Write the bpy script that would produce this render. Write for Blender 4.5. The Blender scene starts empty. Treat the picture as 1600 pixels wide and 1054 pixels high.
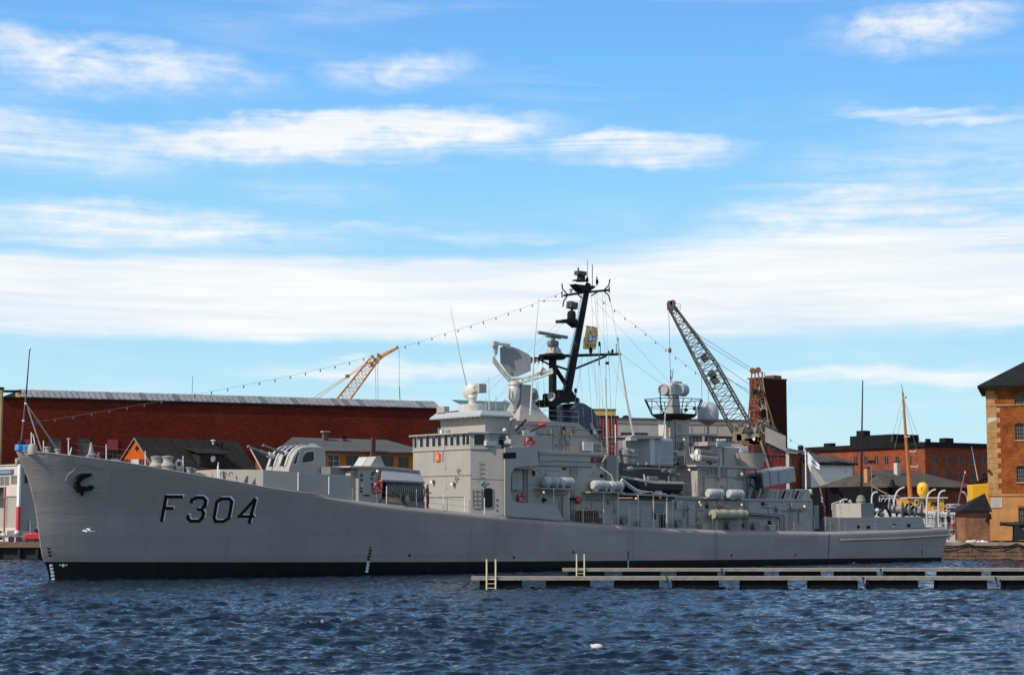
import bpy, bmesh, math, random
import numpy as np
from mathutils import Vector, Matrix
RND = random.Random(11)
SC = bpy.context.scene
COL = SC.collection
# ------------------------------------------------------------------ camera
F_PX, CX, CY, Y_HOR, CAM_H = 2800.0, 800.0, 527.0, 808.0, 4.45
PITCH = math.atan((Y_HOR - CY) / F_PX)
cam_d = bpy.data.cameras.new('camera')
cam = bpy.data.objects.new('camera', cam_d)
COL.objects.link(cam)
cam.location = (0, 0, CAM_H)
cam.rotation_euler = (math.pi / 2 + PITCH, 0, 0)
cam_d.sensor_width = 36.0
cam_d.lens = 36.0 * F_PX / 1600.0
cam_d.clip_start = 0.5
cam_d.clip_end = 9000
SC.camera = cam
# ------------------------------------------------------------------ ship heading (ship lies port side to the camera, bow nearer)
HEAD = math.radians(38.66)
AX = (math.cos(HEAD), math.sin(HEAD))            # from bow to stern
PX_ = (math.sin(HEAD), -math.cos(HEAD))          # towards port
# ------------------------------------------------------------------ light
SUN_OFF, SUN_EL = math.radians(-4), math.radians(42)
sh = (-AX[0] * math.cos(SUN_OFF) + PX_[0] * math.sin(SUN_OFF), -AX[1] * math.cos(SUN_OFF) + PX_[1] * math.sin(SUN_OFF))
to_sun = Vector((sh[0] * math.cos(SUN_EL), sh[1] * math.cos(SUN_EL), math.sin(SUN_EL)))
sun_d = bpy.data.lights.new('sun', 'SUN')
sun_d.energy = 4.4
sun_d.angle = math.radians(0.5)
sun_d.color = (1.0, 0.93, 0.82)
sun = bpy.data.objects.new('sun', sun_d)
COL.objects.link(sun)
sun.rotation_euler = (-to_sun).to_track_quat('-Z', 'Y').to_euler()
SC.view_settings.view_transform = 'Standard'
SC.view_settings.look = 'None'
SC.view_settings.gamma = 1
SC.view_settings.use_curve_mapping = False
SC.view_settings.exposure = 0.0
SC.cycles.max_bounces = 6
SC.cycles.use_denoising = True
# ------------------------------------------------------------------ sky with drifting cloud bands
wd = bpy.data.worlds.new('World')
SC.world = wd
wd.use_nodes = True
wt = wd.node_tree
wt.nodes.clear()
wn = wt.nodes
def wl(a, b): wt.links.new(a, b)
def wmath(op, a, b=None, c=None, clamp=False):
    n = wn.new('ShaderNodeMath'); n.operation = op; n.use_clamp = clamp
    for i, v in enumerate((a, b, c)):
        if v is None: continue
        if isinstance(v, (int, float)): n.inputs[i].default_value = v
        else: wl(v, n.inputs[i])
    return n.outputs[0]
sky = wn.new('ShaderNodeTexSky')
sky.sky_type = 'NISHITA'
sky.sun_disc = False
sky.sun_elevation = SUN_EL
sky.sun_rotation = math.atan2(to_sun.x, to_sun.y)
sky.air_density = 1.0
sky.dust_density = 0.0
sky.ozone_density = 2.2
tc = wn.new('ShaderNodeTexCoord')
sep = wn.new('ShaderNodeSeparateXYZ')
wl(tc.outputs['Generated'], sep.inputs[0])
AZ = wmath('ARCTAN2', sep.outputs[0], sep.outputs[1])     # radians, 0 straight ahead, + to the right
EL = wmath('ARCSINE', sep.outputs[2])
def wnoise(sx, sy, detail=5, rough=0.55, off=0.0, dist=0.0):
    cmb = wn.new('ShaderNodeCombineXYZ')
    wl(wmath('MULTIPLY', AZ, sx), cmb.inputs[0]); wl(wmath('MULTIPLY', EL, sy), cmb.inputs[1]); cmb.inputs[2].default_value = off
    t = wn.new('ShaderNodeTexNoise')
    t.inputs['Scale'].default_value = 1.0; t.inputs['Detail'].default_value = detail
    t.inputs['Roughness'].default_value = rough; t.inputs['Distortion'].default_value = dist
    wl(cmb.outputs[0], t.inputs['Vector'])
    return t.outputs[0]
N_WARP = wnoise(14, 30, 3, 0.5, 3.1)
N_WARP2 = wnoise(40, 90, 3, 0.6, 8.3)
N_FIBRE = wnoise(7, 110, 8, 0.66, 1.7, 0.9)
N_PUFF = wnoise(34, 70, 10, 0.64, 5.0, 0.35)
N_SOFT = wnoise(5, 60, 4, 0.5, 31.0, 0.3)
warp = wmath('ADD', wmath('MULTIPLY', wmath('SUBTRACT', N_WARP, 0.5), 0.030), wmath('MULTIPLY', wmath('SUBTRACT', N_WARP2, 0.5), 0.014))
ELW = wmath('ADD', EL, warp)
def pxdir(px, py):
    return math.atan((px - CX) / F_PX), math.atan((Y_HOR - py) / F_PX) * 0.985
# centre px, centre py, half width px, half height px, slope (px up per px right), strength, puffiness 0..1, edge softness
CLOUDS = [
    (790, 460, 3200, 74, 0.006, 1.7, 0.08),
    (1480, 435, 950, 100, 0.02, 1.3, 0.08),
    (60, 470, 900, 66, 0.0, 1.3, 0.08),
    (520, 192, 440, 36, 0.055, 1.25, 0.6),
    (780, 178, 140, 24, 0.02, 0.85, 0.8),
    (700, 215, 330, 18, -0.01, 0.55, 0.3),
    (1010, 213, 210, 26, -0.03, 1.05, 0.45),
    (50, 215, 260, 48, -0.14, 0.70, 0.45),
    (130, 88, 370, 46, -0.05, 0.72, 0.75),
    (620, 80, 165, 34, 0.0, 0.70, 0.8),
    (1450, 30, 190, 42, 0.06, 0.78, 0.8),
    (1500, 172, 220, 17, -0.03, 0.75, 0.25),
    (190, 350, 440, 42, -0.02, 0.85, 0.45),
    (700, 352, 450, 18, -0.02, 0.45, 0.2),
    (1380, 322, 380, 46, 0.06, 0.85, 0.5),
    (1460, 245, 290, 55, 0.0, 0.52, 0.55),
    (1280, 288, 210, 18, 0.01, 0.45, 0.2),
    (640, 582, 340, 24, 0.0, 0.75, 0.1),
    (1420, 582, 420, 24, 0.02, 0.65, 0.2),
    (480, 285, 190, 26, -0.02, 0.30, 0.6),
    (300, 235, 330, 30, -0.1, 0.30, 0.4),
    (1000, 330, 190, 34, -0.12, 0.27, 0.6),
]
total = None
for (px, py, hw, hh, sl, st, pf) in CLOUDS:
    a0, e0 = pxdir(px, py)
    da = wmath('SUBTRACT', AZ, a0)
    big = hw > 800
    el_ = wmath('MULTIPLY_ADD', warp, 0.30 if big else 0.75, EL)
    de = wmath('SUBTRACT', wmath('SUBTRACT', el_, e0), wmath('MULTIPLY', da, sl))
    qa = wmath('MULTIPLY', da, F_PX / hw); qe = wmath('MULTIPLY', de, F_PX / hh)
    if not big and pf > 0.4: qe = wmath('MAXIMUM', qe, wmath('MULTIPLY', qe, -0.62))      # crisp tops, ragged soft undersides
    r2 = wmath('ADD', wmath('MULTIPLY', qa, qa), wmath('MULTIPLY', qe, qe))
    bl = wmath('MULTIPLY', wmath('SUBTRACT', 1.0, r2, clamp=True), st)
    if big:
        det = wmath('MULTIPLY_ADD', wmath('ADD', N_FIBRE, N_SOFT), 0.9, 0.05)
    else:
        det = wmath('MULTIPLY_ADD', wmath('ADD', wmath('MULTIPLY', N_PUFF, pf), wmath('MULTIPLY', N_FIBRE, 1 - pf)), 3.0, -0.72)
    bl = wmath('MULTIPLY', bl, det)
    total = bl if total is None else wmath('MAXIMUM', total, bl)
# the same streaky cloud goes on all round and overhead
far = wmath('MULTIPLY', wmath('SUBTRACT', wnoise(3.0, 12, 5, 0.6, 12.0, 0.5), 0.36), 2.4, clamp=True)
edge = wmath('SUBTRACT', wmath('MULTIPLY', wmath('ABSOLUTE', AZ), 2.6), 0.75, clamp=True)
edge_e = wmath('SUBTRACT', wmath('MULTIPLY', EL, 3.3), 0.93, clamp=True)
far = wmath('MULTIPLY', far, wmath('MAXIMUM', edge, edge_e))
veil = wmath('MULTIPLY', wmath('SUBTRACT', wnoise(5, 40, 6, 0.6, 20.0, 0.5), 0.43, clamp=True), 1.25)
total = wmath('MAXIMUM', wmath('MAXIMUM', total, far), veil)
cmask = wn.new('ShaderNodeMapRange'); cmask.interpolation_type = 'SMOOTHSTEP'
cmask.inputs['From Min'].default_value = 0.0; cmask.inputs['From Max'].default_value = 1.0
wl(total, cmask.inputs['Value'])
hsv = wn.new('ShaderNodeHueSaturation')
hsv.inputs['Saturation'].default_value = 1.18
hsv.inputs['Value'].default_value = 1.0
wl(sky.outputs[0], hsv.inputs['Color'])
# clear northern air: the low sky is pale cyan and deepens quickly to blue, all the way round
ramp = wn.new('ShaderNodeValToRGB')
wl(wmath('MULTIPLY', EL, 1.0 / 0.6, clamp=True), ramp.inputs[0])
cr = ramp.color_ramp
stops = [(0.0, (0.66, 0.89, 0.93)), (0.10, (0.53, 0.83, 0.955)), (0.155, (0.445, 0.775, 0.97)), (0.30, (0.305, 0.67, 1.0)), (0.40, (0.205, 0.54, 1.0)), (0.46, (0.18, 0.475, 0.95)), (1.0, (0.08, 0.21, 0.46))]
cr.elements[0].position, cr.elements[0].color = stops[0][0], (*stops[0][1], 1)
cr.elements[1].position, cr.elements[1].color = stops[-1][0], (*stops[-1][1], 1)
for p_, c_ in stops[1:-1]:
    e_ = cr.elements.new(p_); e_.color = (*c_, 1)
rsc = wn.new('ShaderNodeMix'); rsc.data_type = 'RGBA'; rsc.blend_type = 'MULTIPLY'; rsc.inputs['Factor'].default_value = 1.0
wl(ramp.outputs[0], rsc.inputs['A']); rsc.inputs['B'].default_value = (10, 10, 10, 1)
air = wn.new('ShaderNodeMix'); air.data_type = 'RGBA'; air.inputs['Factor'].default_value = 0.96
wl(hsv.outputs[0], air.inputs['A']); wl(rsc.outputs['Result'], air.inputs['B'])
# cloud colour: sunlit cloud in the sky's own units
ccol = wn.new('ShaderNodeMix'); ccol.data_type = 'RGBA'
ccol.inputs['A'].default_value = (7.5, 8.45, 9.5, 1); ccol.inputs['B'].default_value = (10.6, 10.4, 10.0, 1)
wl(wmath('MULTIPLY_ADD', wmath('ADD', N_SOFT, N_FIBRE), 1.6, -1.05, clamp=True), ccol.inputs['Factor'])
mixc = wn.new('ShaderNodeMix'); mixc.data_type = 'RGBA'
wl(wmath('MULTIPLY', cmask.outputs[0], 0.94), mixc.inputs['Factor']); wl(air.outputs['Result'], mixc.inputs['A']); wl(ccol.outputs['Result'], mixc.inputs['B'])
bg = wn.new('ShaderNodeBackground')
bg.inputs['Strength'].default_value = 0.10
wl(mixc.outputs['Result'], bg.inputs['Color'])
wo = wn.new('ShaderNodeOutputWorld')
wl(bg.outputs[0], wo.inputs['Surface'])

# ------------------------------------------------------------------ helpers
def ray(px, py):
    cp, sp = math.cos(PITCH), math.sin(PITCH)
    u, v = (px - CX) / F_PX, (CY - py) / F_PX
    return Vector((u, cp - sp * v, sp + cp * v))
CAM = Vector((0, 0, CAM_H))
def at_depth(px, py, Y):
    r = ray(px, py); return CAM + r * (Y / r.y)
def at_height(px, py, z):
    r = ray(px, py); return CAM + r * ((z - CAM_H) / r.z)

class Frame:
    """a standing frame of axes: x runs along a facade or hull, y away from the camera, z up"""
    def __init__(self, O, ang):
        self.O = Vector(O); self.ang = ang
        self.x = Vector((math.cos(ang), math.sin(ang), 0)); self.y = Vector((-math.sin(ang), math.cos(ang), 0))
    def at(self, px, py, d=0.0):
        r = ray(px, py)
        k = ((self.O - CAM).dot(self.y) + d) / r.dot(self.y)
        w = CAM + r * k - self.O
        return Vector((w.dot(self.x), d, w.z))
    def side(self, px, py, x):          # on the plane local x = const
        r = ray(px, py)
        k = ((self.O - CAM).dot(self.x) + x) / r.dot(self.x)
        w = CAM + r * k - self.O
        return Vector((x, w.dot(self.y), w.z))
    def level(self, px, py, z):
        w = at_height(px, py, z) - self.O
        return Vector((w.dot(self.x), w.dot(self.y), w.z))
    def root(self, name, label, cat, group=None):
        o = bpy.data.objects.new(name, None); COL.objects.link(o)
        o.location = self.O; o.rotation_euler = (0, 0, self.ang)
        o.empty_display_size = 0.5
        tag(o, label, cat, group)
        return o

def tag(o, label=None, cat=None, group=None, kind=None):
    if label: o['label'] = label
    if cat: o['category'] = cat
    if group: o['group'] = group
    if kind: o['kind'] = kind
    return o

class MB:
    def __init__(self): self.v = []; self.f = []; self.m = []
    def add(self, vs, fs, mi=0):
        b = len(self.v); self.v += [tuple(p) for p in vs]
        for q in fs: self.f.append(tuple(b + i for i in q)); self.m.append(mi)
        return self
    def box(self, x0, x1, y0, y1, z0, z1, mi=0):
        if x0 > x1: x0, x1 = x1, x0
        if y0 > y1: y0, y1 = y1, y0
        if z0 > z1: z0, z1 = z1, z0
        vs = [(x, y, z) for z in (z0, z1) for y in (y0, y1) for x in (x0, x1)]
        return self.add(vs, [(0, 2, 3, 1), (4, 5, 7, 6), (0, 1, 5, 4), (2, 6, 7, 3), (0, 4, 6, 2), (1, 3, 7, 5)], mi)
    def obox(self, c, hx, hy, hz, rot=None, mi=0):
        rot = rot or Matrix.Identity(3); c = Vector(c)
        vs = [c + rot @ Vector((x * hx, y * hy, z * hz)) for z in (-1, 1) for y in (-1, 1) for x in (-1, 1)]
        return self.add(vs, [(0, 2, 3, 1), (4, 5, 7, 6), (0, 1, 5, 4), (2, 6, 7, 3), (0, 4, 6, 2), (1, 3, 7, 5)], mi)
    def beam(self, a, b, w, h=None, mi=0):
        a, b = Vector(a), Vector(b); h = h or w
        d = (b - a); L = d.length
        if L < 1e-6: return self
        q = d.to_track_quat('X', 'Z').to_matrix()
        return self.obox((a + b) / 2, L / 2, w / 2, h / 2, q, mi)
    def prism(self, poly, vec, mi=0):
        n = len(poly); vec = Vector(vec)
        vs = [Vector(p) for p in poly] + [Vector(p) + vec for p in poly]
        fs = [tuple(range(n)), tuple(range(2 * n - 1, n - 1, -1))] + [(i, i + n, (i + 1) % n + n, (i + 1) % n) for i in range(n)]
        return self.add(vs, fs, mi)
    def tube(self, pts, r, n=6, r1=None, mi=0):
        pts = [Vector(p) for p in pts]; k = len(pts)
        rs = [r + ((r1 if r1 is not None else r) - r) * i / max(1, k - 1) for i in range(k)]
        vs = []; prev = None
        for i, p in enumerate(pts):
            d = (pts[min(i + 1, k - 1)] - pts[max(i - 1, 0)]).normalized()
            if prev is None:
                up = Vector((0, 0, 1)) if abs(d.z) < 0.9 else Vector((1, 0, 0))
                u = d.cross(up).normalized()
            else:
                u = (prev - d * prev.dot(d)).normalized()
            prev = u; w = d.cross(u)
            for j in range(n):
                a = 2 * math.pi * j / n
                vs.append(p + (u * math.cos(a) + w * math.sin(a)) * rs[i])
        fs = [(i * n + j, i * n + (j + 1) % n, (i + 1) * n + (j + 1) % n, (i + 1) * n + j) for i in range(k - 1) for j in range(n)]
        fs += [tuple(range(n - 1, -1, -1)), tuple((k - 1) * n + j for j in range(n))]
        return self.add(vs, fs, mi)
    def lathe(self, c, prof, n=16, rot=None, mi=0):
        """profile of (radius, height) about local z through c"""
        c = Vector(c); rot = rot or Matrix.Identity(3); k = len(prof); vs = []
        for (r, z) in prof:
            for j in range(n):
                a = 2 * math.pi * j / n
                vs.append(c + rot @ Vector((r * math.cos(a), r * math.sin(a), z)))
        fs = [(i * n + j, i * n + (j + 1) % n, (i + 1) * n + (j + 1) % n, (i + 1) * n + j) for i in range(k - 1) for j in range(n)]
        fs += [tuple(range(n - 1, -1, -1)), tuple((k - 1) * n + j for j in range(n))]
        return self.add(vs, fs, mi)
    def ball(self, c, r, n=12, m=7, sc=(1, 1, 1), rot=None, mi=0):
        c = Vector(c); rot = rot or Matrix.Identity(3)
        prof = [(max(0.02, math.sin(math.pi * i / m)) * r, -math.cos(math.pi * i / m) * r) for i in range(m + 1)]
        vs = []
        for (q, z) in prof:
            for j in range(n):
                a = 2 * math.pi * j / n
                vs.append(c + rot @ Vector((q * math.cos(a) * sc[0], q * math.sin(a) * sc[1], z * sc[2])))
        fs = [(i * n + j, i * n + (j + 1) % n, (i + 1) * n + (j + 1) % n, (i + 1) * n + j) for i in range(m) for j in range(n)]
        fs += [tuple(range(n - 1, -1, -1)), tuple(m * n + j for j in range(n))]
        return self.add(vs, fs, mi)
    def torus(self, c, R, r, rot=None, n=20, m=8, mi=0, a0=0, a1=2 * math.pi):
        c = Vector(c); rot = rot or Matrix.Identity(3); vs = []
        full = abs(a1 - a0 - 2 * math.pi) < 1e-6
        for i in range(n if full else n + 1):
            a = a0 + (a1 - a0) * i / n
            for j in range(m):
                b = 2 * math.pi * j / m
                q = R + r * math.cos(b)
                vs.append(c + rot @ Vector((q * math.cos(a), q * math.sin(a), r * math.sin(b))))
        k = n if full else n + 1
        fs = []
        for i in range(n):
            i2 = (i + 1) % k
            for j in range(m): fs.append((i * m + j, i2 * m + j, i2 * m + (j + 1) % m, i * m + (j + 1) % m))
        return self.add(vs, fs, mi)
    def mesh(self, name, mats, smooth=False, bevel=0.0, recalc=True):
        me = bpy.data.meshes.new(name)
        me.from_pydata(self.v, [], self.f)
        if not isinstance(mats, (list, tuple)): mats = [mats]
        for q in mats: me.materials.append(q)
        if len(mats) > 1:
            me.polygons.foreach_set('material_index', self.m)
        if recalc or bevel:
            bm = bmesh.new(); bm.from_mesh(me)
            if recalc: bmesh.ops.recalc_face_normals(bm, faces=bm.faces)
            if bevel:
                es = [e for e in bm.edges if len(e.link_faces) == 2 and e.calc_face_angle(0) > 0.5]
                bmesh.ops.bevel(bm, geom=es, offset=bevel, segments=2, affect='EDGES', profile=0.5, clamp_overlap=True)
            bm.to_mesh(me); bm.free()
        if smooth:
            me.polygons.foreach_set('use_smooth', [True] * len(me.polygons))
            me.set_sharp_from_angle(angle=math.radians(38))
        me.update()
        return me
    def build(self, name, mats, parent=None, smooth=False, bevel=0.0, recalc=True):
        o = bpy.data.objects.new(name, self.mesh(name, mats, smooth, bevel, recalc))
        COL.objects.link(o)
        if parent: o.parent = parent
        return o
def link_mesh(name, me, parent=None, loc=(0, 0, 0), rot=(0, 0, 0), scale=(1, 1, 1)):
    o = bpy.data.objects.new(name, me); COL.objects.link(o)
    o.parent = parent; o.location = loc; o.rotation_euler = rot; o.scale = scale
    return o

# ------------------------------------------------------------------ materials
MATS = {}
def mat(name, col, rough=0.5, metal=0.0, var=0.10, vs=0.8, bump=0.0, bs=6.0, streak=0.0, dirt=None, emit=None, spec=0.5, wave=None, brick=None, coat=0.0):
    if name in MATS: return MATS[name]
    m = bpy.data.materials.new(name); m.use_nodes = True
    nt = m.node_tree; nd = nt.nodes; b = nd['Principled BSDF']; L = nt.links.new
    b.inputs['Roughness'].default_value = rough; b.inputs['Metallic'].default_value = metal
    b.inputs['Specular IOR Level'].default_value = spec
    if coat: b.inputs['Coat Weight'].default_value = coat
    c4 = (*col, 1)
    t = nd.new('ShaderNodeTexCoord')
    cur = None
    def rgb(c):
        n = nd.new('ShaderNodeRGB'); n.outputs[0].default_value = (*c, 1); return n.outputs[0]
    def mix(f, a, bb, blend='MIX'):
        n = nd.new('ShaderNodeMix'); n.data_type = 'RGBA'; n.blend_type = blend
        if isinstance(f, (int, float)): n.inputs['Factor'].default_value = f
        else: L(f, n.inputs['Factor'])
        L(a, n.inputs['A']); L(bb, n.inputs['B']); return n.outputs['Result']
    cur = rgb(col)
    if brick:
        bw, bh, mortar = brick
        mp = nd.new('ShaderNodeMapping'); L(t.outputs['Object'], mp.inputs[0])
        mp.inputs['Rotation'].default_value = (math.pi / 2, 0, 0)
        sp_ = nd.new('ShaderNodeSeparateXYZ'); L(t.outputs['Object'], sp_.inputs[0])
        ad = nd.new('ShaderNodeMath'); ad.operation = 'ADD'; L(sp_.outputs[0], ad.inputs[0]); L(sp_.outputs[1], ad.inputs[1])
        cb = nd.new('ShaderNodeCombineXYZ'); L(ad.outputs[0], cb.inputs[0]); L(sp_.outputs[2], cb.inputs[1])
        bt = nd.new('ShaderNodeTexBrick'); L(cb.outputs[0], bt.inputs['Vector'])
        bt.inputs['Scale'].default_value = 1.0; bt.inputs['Brick Width'].default_value = bw; bt.inputs['Row Height'].default_value = bh
        bt.inputs['Mortar Size'].default_value = 0.006
        bt.inputs['Color1'].default_value = (*[q * 0.75 for q in col], 1); bt.inputs['Color2'].default_value = (*[min(1, q * 1.25) for q in col], 1)
        bt.inputs['Mortar'].default_value = (*mortar, 1); bt.inputs['Bias'].default_value = 0.0
        cur = bt.outputs['Color']
    if var:
        n1 = nd.new('ShaderNodeTexNoise'); n1.inputs['Scale'].default_value = vs; n1.inputs['Detail'].default_value = 6; n1.inputs['Roughness'].default_value = 0.6
        L(t.outputs['Object'], n1.inputs['Vector'])
        mr = nd.new('ShaderNodeMapRange'); L(n1.outputs[0], mr.inputs['Value'])
        mr.inputs['From Min'].default_value = 0.3; mr.inputs['From Max'].default_value = 0.7
        mr.inputs['To Min'].default_value = 1 - var; mr.inputs['To Max'].default_value = 1 + var
        cm = nd.new('ShaderNodeCombineColor')
        for i in range(3): L(mr.outputs[0], cm.inputs[i])
        cur = mix(1.0, cur, cm.outputs[0], 'MULTIPLY')
    if streak:
        mp2 = nd.new('ShaderNodeMapping'); L(t.outputs['Object'], mp2.inputs[0]); mp2.inputs['Scale'].default_value = (1.6, 1.6, 0.09)
        n2 = nd.new('ShaderNodeTexNoise'); n2.inputs['Scale'].default_value = 1.0; n2.inputs['Detail'].default_value = 5; L(mp2.outputs[0], n2.inputs['Vector'])
        r2 = nd.new('ShaderNodeMapRange'); L(n2.outputs[0], r2.inputs['Value'])
        r2.inputs['From Min'].default_value = 0.56; r2.inputs['From Max'].default_value = 0.76; r2.inputs['To Max'].default_value = streak
        cur = mix(r2.outputs[0], cur, rgb(dirt or (0.10, 0.07, 0.05)))
    if wave:
        axis, sc_, amt = wave
        w = nd.new('ShaderNodeTexWave'); w.wave_type = 'BANDS'; w.bands_direction = axis; w.inputs['Scale'].default_value = sc_
        L(t.outputs['Object'], w.inputs['Vector'])
        bp = nd.new('ShaderNodeBump'); bp.inputs['Strength'].default_value = amt; bp.inputs['Distance'].default_value = 0.06
        L(w.outputs[1], bp.inputs['Height']); L(bp.outputs[0], b.inputs['Normal'])
    elif bump:
        n3 = nd.new('ShaderNodeTexNoise'); n3.inputs['Scale'].default_value = bs; n3.inputs['Detail'].default_value = 4; L(t.outputs['Object'], n3.inputs['Vector'])
        bp = nd.new('ShaderNodeBump'); bp.inputs['Strength'].default_value = bump; bp.inputs['Distance'].default_value = 0.05
        L(n3.outputs[0], bp.inputs['Height']); L(bp.outputs[0], b.inputs['Normal'])
    L(cur, b.inputs['Base Color'])
    if emit:
        b.inputs['Emission Color'].default_value = (*emit[0], 1); b.inputs['Emission Strength'].default_value = emit[1]
    MATS[name] = m
    return m
SHIP_GREY = (0.36, 0.325, 0.285)
GREY = mat('ship_grey_paint', SHIP_GREY, 0.5, spec=0.3, var=0.07, vs=0.5, streak=0.18, dirt=(0.20, 0.19, 0.18), bump=0.05, bs=0.9)
HULLG_PLAIN = mat('hull_grey_plain', (0.245, 0.238, 0.232), 0.42, var=0.12, vs=0.35, streak=0.32, dirt=(0.17, 0.165, 0.16), bump=0.22, bs=0.5)
def hull_paint():
    m = mat('hull_grey_paint', (0.325, 0.278, 0.247), 0.55, spec=0.3, var=0.10, vs=0.22, streak=0.22, dirt=(0.19, 0.165, 0.14))
    nt = m.node_tree; nd = nt.nodes; L = nt.links.new; b = nd['Principled BSDF']
    t = nd.new('ShaderNodeTexCoord'); sp = nd.new('ShaderNodeSeparateXYZ'); L(t.outputs['Object'], sp.inputs[0])
    cb = nd.new('ShaderNodeCombineXYZ'); L(sp.outputs[0], cb.inputs[0]); L(sp.outputs[2], cb.inputs[1])
    base = b.inputs['Base Color'].links[0].from_socket
    # plating: long strakes with slightly different paint on each plate, thin weld lines
    br = nd.new('ShaderNodeTexBrick'); L(cb.outputs[0], br.inputs['Vector']); br.inputs['Scale'].default_value = 1.0
    br.inputs['Brick Width'].default_value = 6.2; br.inputs['Row Height'].default_value = 1.55; br.inputs['Mortar Size'].default_value = 0.018; br.inputs['Mortar Smooth'].default_value = 0.5
    br.inputs['Color1'].default_value = (0.93, 0.93, 0.93, 1); br.inputs['Color2'].default_value = (1.06, 1.06, 1.06, 1); br.inputs['Mortar'].default_value = (0.80, 0.79, 0.78, 1)
    mx = nd.new('ShaderNodeMix'); mx.data_type = 'RGBA'; mx.blend_type = 'MULTIPLY'; mx.inputs['Factor'].default_value = 1.0
    L(base, mx.inputs['A']); L(br.outputs['Color'], mx.inputs['B'])
    # scuffed patches, long in the fore-and-aft direction
    mp = nd.new('ShaderNodeMapping'); L(cb.outputs[0], mp.inputs[0]); mp.inputs['Scale'].default_value = (0.35, 1.9, 1)
    n = nd.new('ShaderNodeTexNoise'); n.inputs['Scale'].default_value = 1.0; n.inputs['Detail'].default_value = 8; n.inputs['Roughness'].default_value = 0.68; L(mp.outputs[0], n.inputs['Vector'])
    mr = nd.new('ShaderNodeMapRange'); L(n.outputs[0], mr.inputs['Value']); mr.inputs['From Min'].default_value = 0.58; mr.inputs['From Max'].default_value = 0.70; mr.inputs['To Max'].default_value = 0.35
    mx2 = nd.new('ShaderNodeMix'); mx2.data_type = 'RGBA'; L(mr.outputs[0], mx2.inputs['Factor']); L(mx.outputs['Result'], mx2.inputs['A']); mx2.inputs['B'].default_value = (0.36, 0.33, 0.30, 1)
    # one sooty discharge run abaft amidships and a few faint ones
    cur = mx2.outputs['Result']
    for (s0, w, k) in ((60.4, 0.42, 0.62), (33.0, 0.16, 0.22), (50.3, 0.14, 0.25), (71.0, 0.12, 0.2)):
        d = nd.new('ShaderNodeMath'); d.operation = 'SUBTRACT'; L(sp.outputs[0], d.inputs[0]); d.inputs[1].default_value = s0
        ab = nd.new('ShaderNodeMath'); ab.operation = 'ABSOLUTE'; L(d.outputs[0], ab.inputs[0])
        r = nd.new('ShaderNodeMapRange'); r.interpolation_type = 'SMOOTHSTEP'; L(ab.outputs[0], r.inputs['Value']); r.inputs['From Min'].default_value = w; r.inputs['From Max'].default_value = 0.0; r.inputs['To Max'].default_value = k
        mm = nd.new('ShaderNodeMath'); mm.operation = 'MULTIPLY'; L(r.outputs[0], mm.inputs[0]); L(n.outputs[0], mm.inputs[1])
        q = nd.new('ShaderNodeMix'); q.data_type = 'RGBA'; L(mm.outputs[0], q.inputs['Factor']); L(cur, q.inputs['A']); q.inputs['B'].default_value = (0.07, 0.055, 0.04, 1); cur = q.outputs['Result']
    L(cur, b.inputs['Base Color'])
    # plates dished between frames
    w1 = nd.new('ShaderNodeTexWave'); w1.bands_direction = 'X'; w1.inputs['Scale'].default_value = 0.42; w1.inputs['Distortion'].default_value = 1.5; w1.inputs['Detail'].default_value = 2; L(t.outputs['Object'], w1.inputs['Vector'])
    ad = nd.new('ShaderNodeMath'); ad.operation = 'MULTIPLY_ADD'; L(w1.outputs[1], ad.inputs[0]); ad.inputs[1].default_value = 0.10; L(n.outputs[0], ad.inputs[2])
    ad2 = nd.new('ShaderNodeMath'); ad2.operation = 'MULTIPLY_ADD'; L(br.outputs['Fac'], ad2.inputs[0]); ad2.inputs[1].default_value = -0.25; L(ad.outputs[0], ad2.inputs[2])
    bp = nd.new('ShaderNodeBump'); bp.inputs['Strength'].default_value = 0.35; bp.inputs['Distance'].default_value = 0.10; L(ad2.outputs[0], bp.inputs['Height']); L(bp.outputs[0], b.inputs['Normal'])
    return m
HULLG = hull_paint()
GREY_D = mat('ship_grey_dark', (0.19, 0.18, 0.17), 0.5, var=0.10, vs=1.2)
GREY_B = mat('ship_grey_blue', (0.31, 0.30, 0.31), 0.45, var=0.08)
CREAM = mat('cream_white_paint', (0.54, 0.51, 0.45), 0.45, var=0.06)
WHITE = mat('white_paint', (0.78, 0.77, 0.74), 0.45, var=0.06)
BLACKP = mat('black_paint', (0.006, 0.006, 0.006), 0.6, spec=0.25, var=0.2, vs=1)
BOOT = mat('boot_black', (0.006, 0.006, 0.006), 0.55, spec=0.25, var=0.4, vs=0.8, streak=0.35, dirt=(0.028, 0.030, 0.020))
NAVY = mat('navy_cowl', (0.025, 0.035, 0.06), 0.4, var=0.1)
DECKM = mat('deck_green_grey', (0.085, 0.095, 0.09), 0.8, var=0.15)
GLASSD = mat('dark_glass', (0.006, 0.007, 0.007), 0.25, var=0.1, spec=0.35)
REDP = mat('red_paint', (0.55, 0.025, 0.03), 0.4, var=0.1)
MARK_W = mat('white_marking', (0.85, 0.85, 0.84), 0.6, var=0.1)
RAFT = mat('raft_canister', (0.44, 0.43, 0.40), 0.5, var=0.12, vs=2.5, streak=0.3, dirt=(0.25, 0.2, 0.15))
CANVAS = mat('canvas_beige', (0.33, 0.30, 0.22), 0.85, var=0.2, vs=4, bump=0.6, bs=6)
WOOD = mat('wood_tan', (0.42, 0.27, 0.12), 0.7, var=0.25, vs=3)
LAMP = mat('lamp_glow', (0.9, 0.6, 0.4), 0.4, var=0, emit=((1.0, 0.66, 0.36), 1.1))
RUBBER = mat('black_rubber', (0.015, 0.015, 0.016), 0.7, var=0.2)
ORANGE_SKIN = mat('skin', (0.45, 0.28, 0.2), 0.6, var=0.05)
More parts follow.
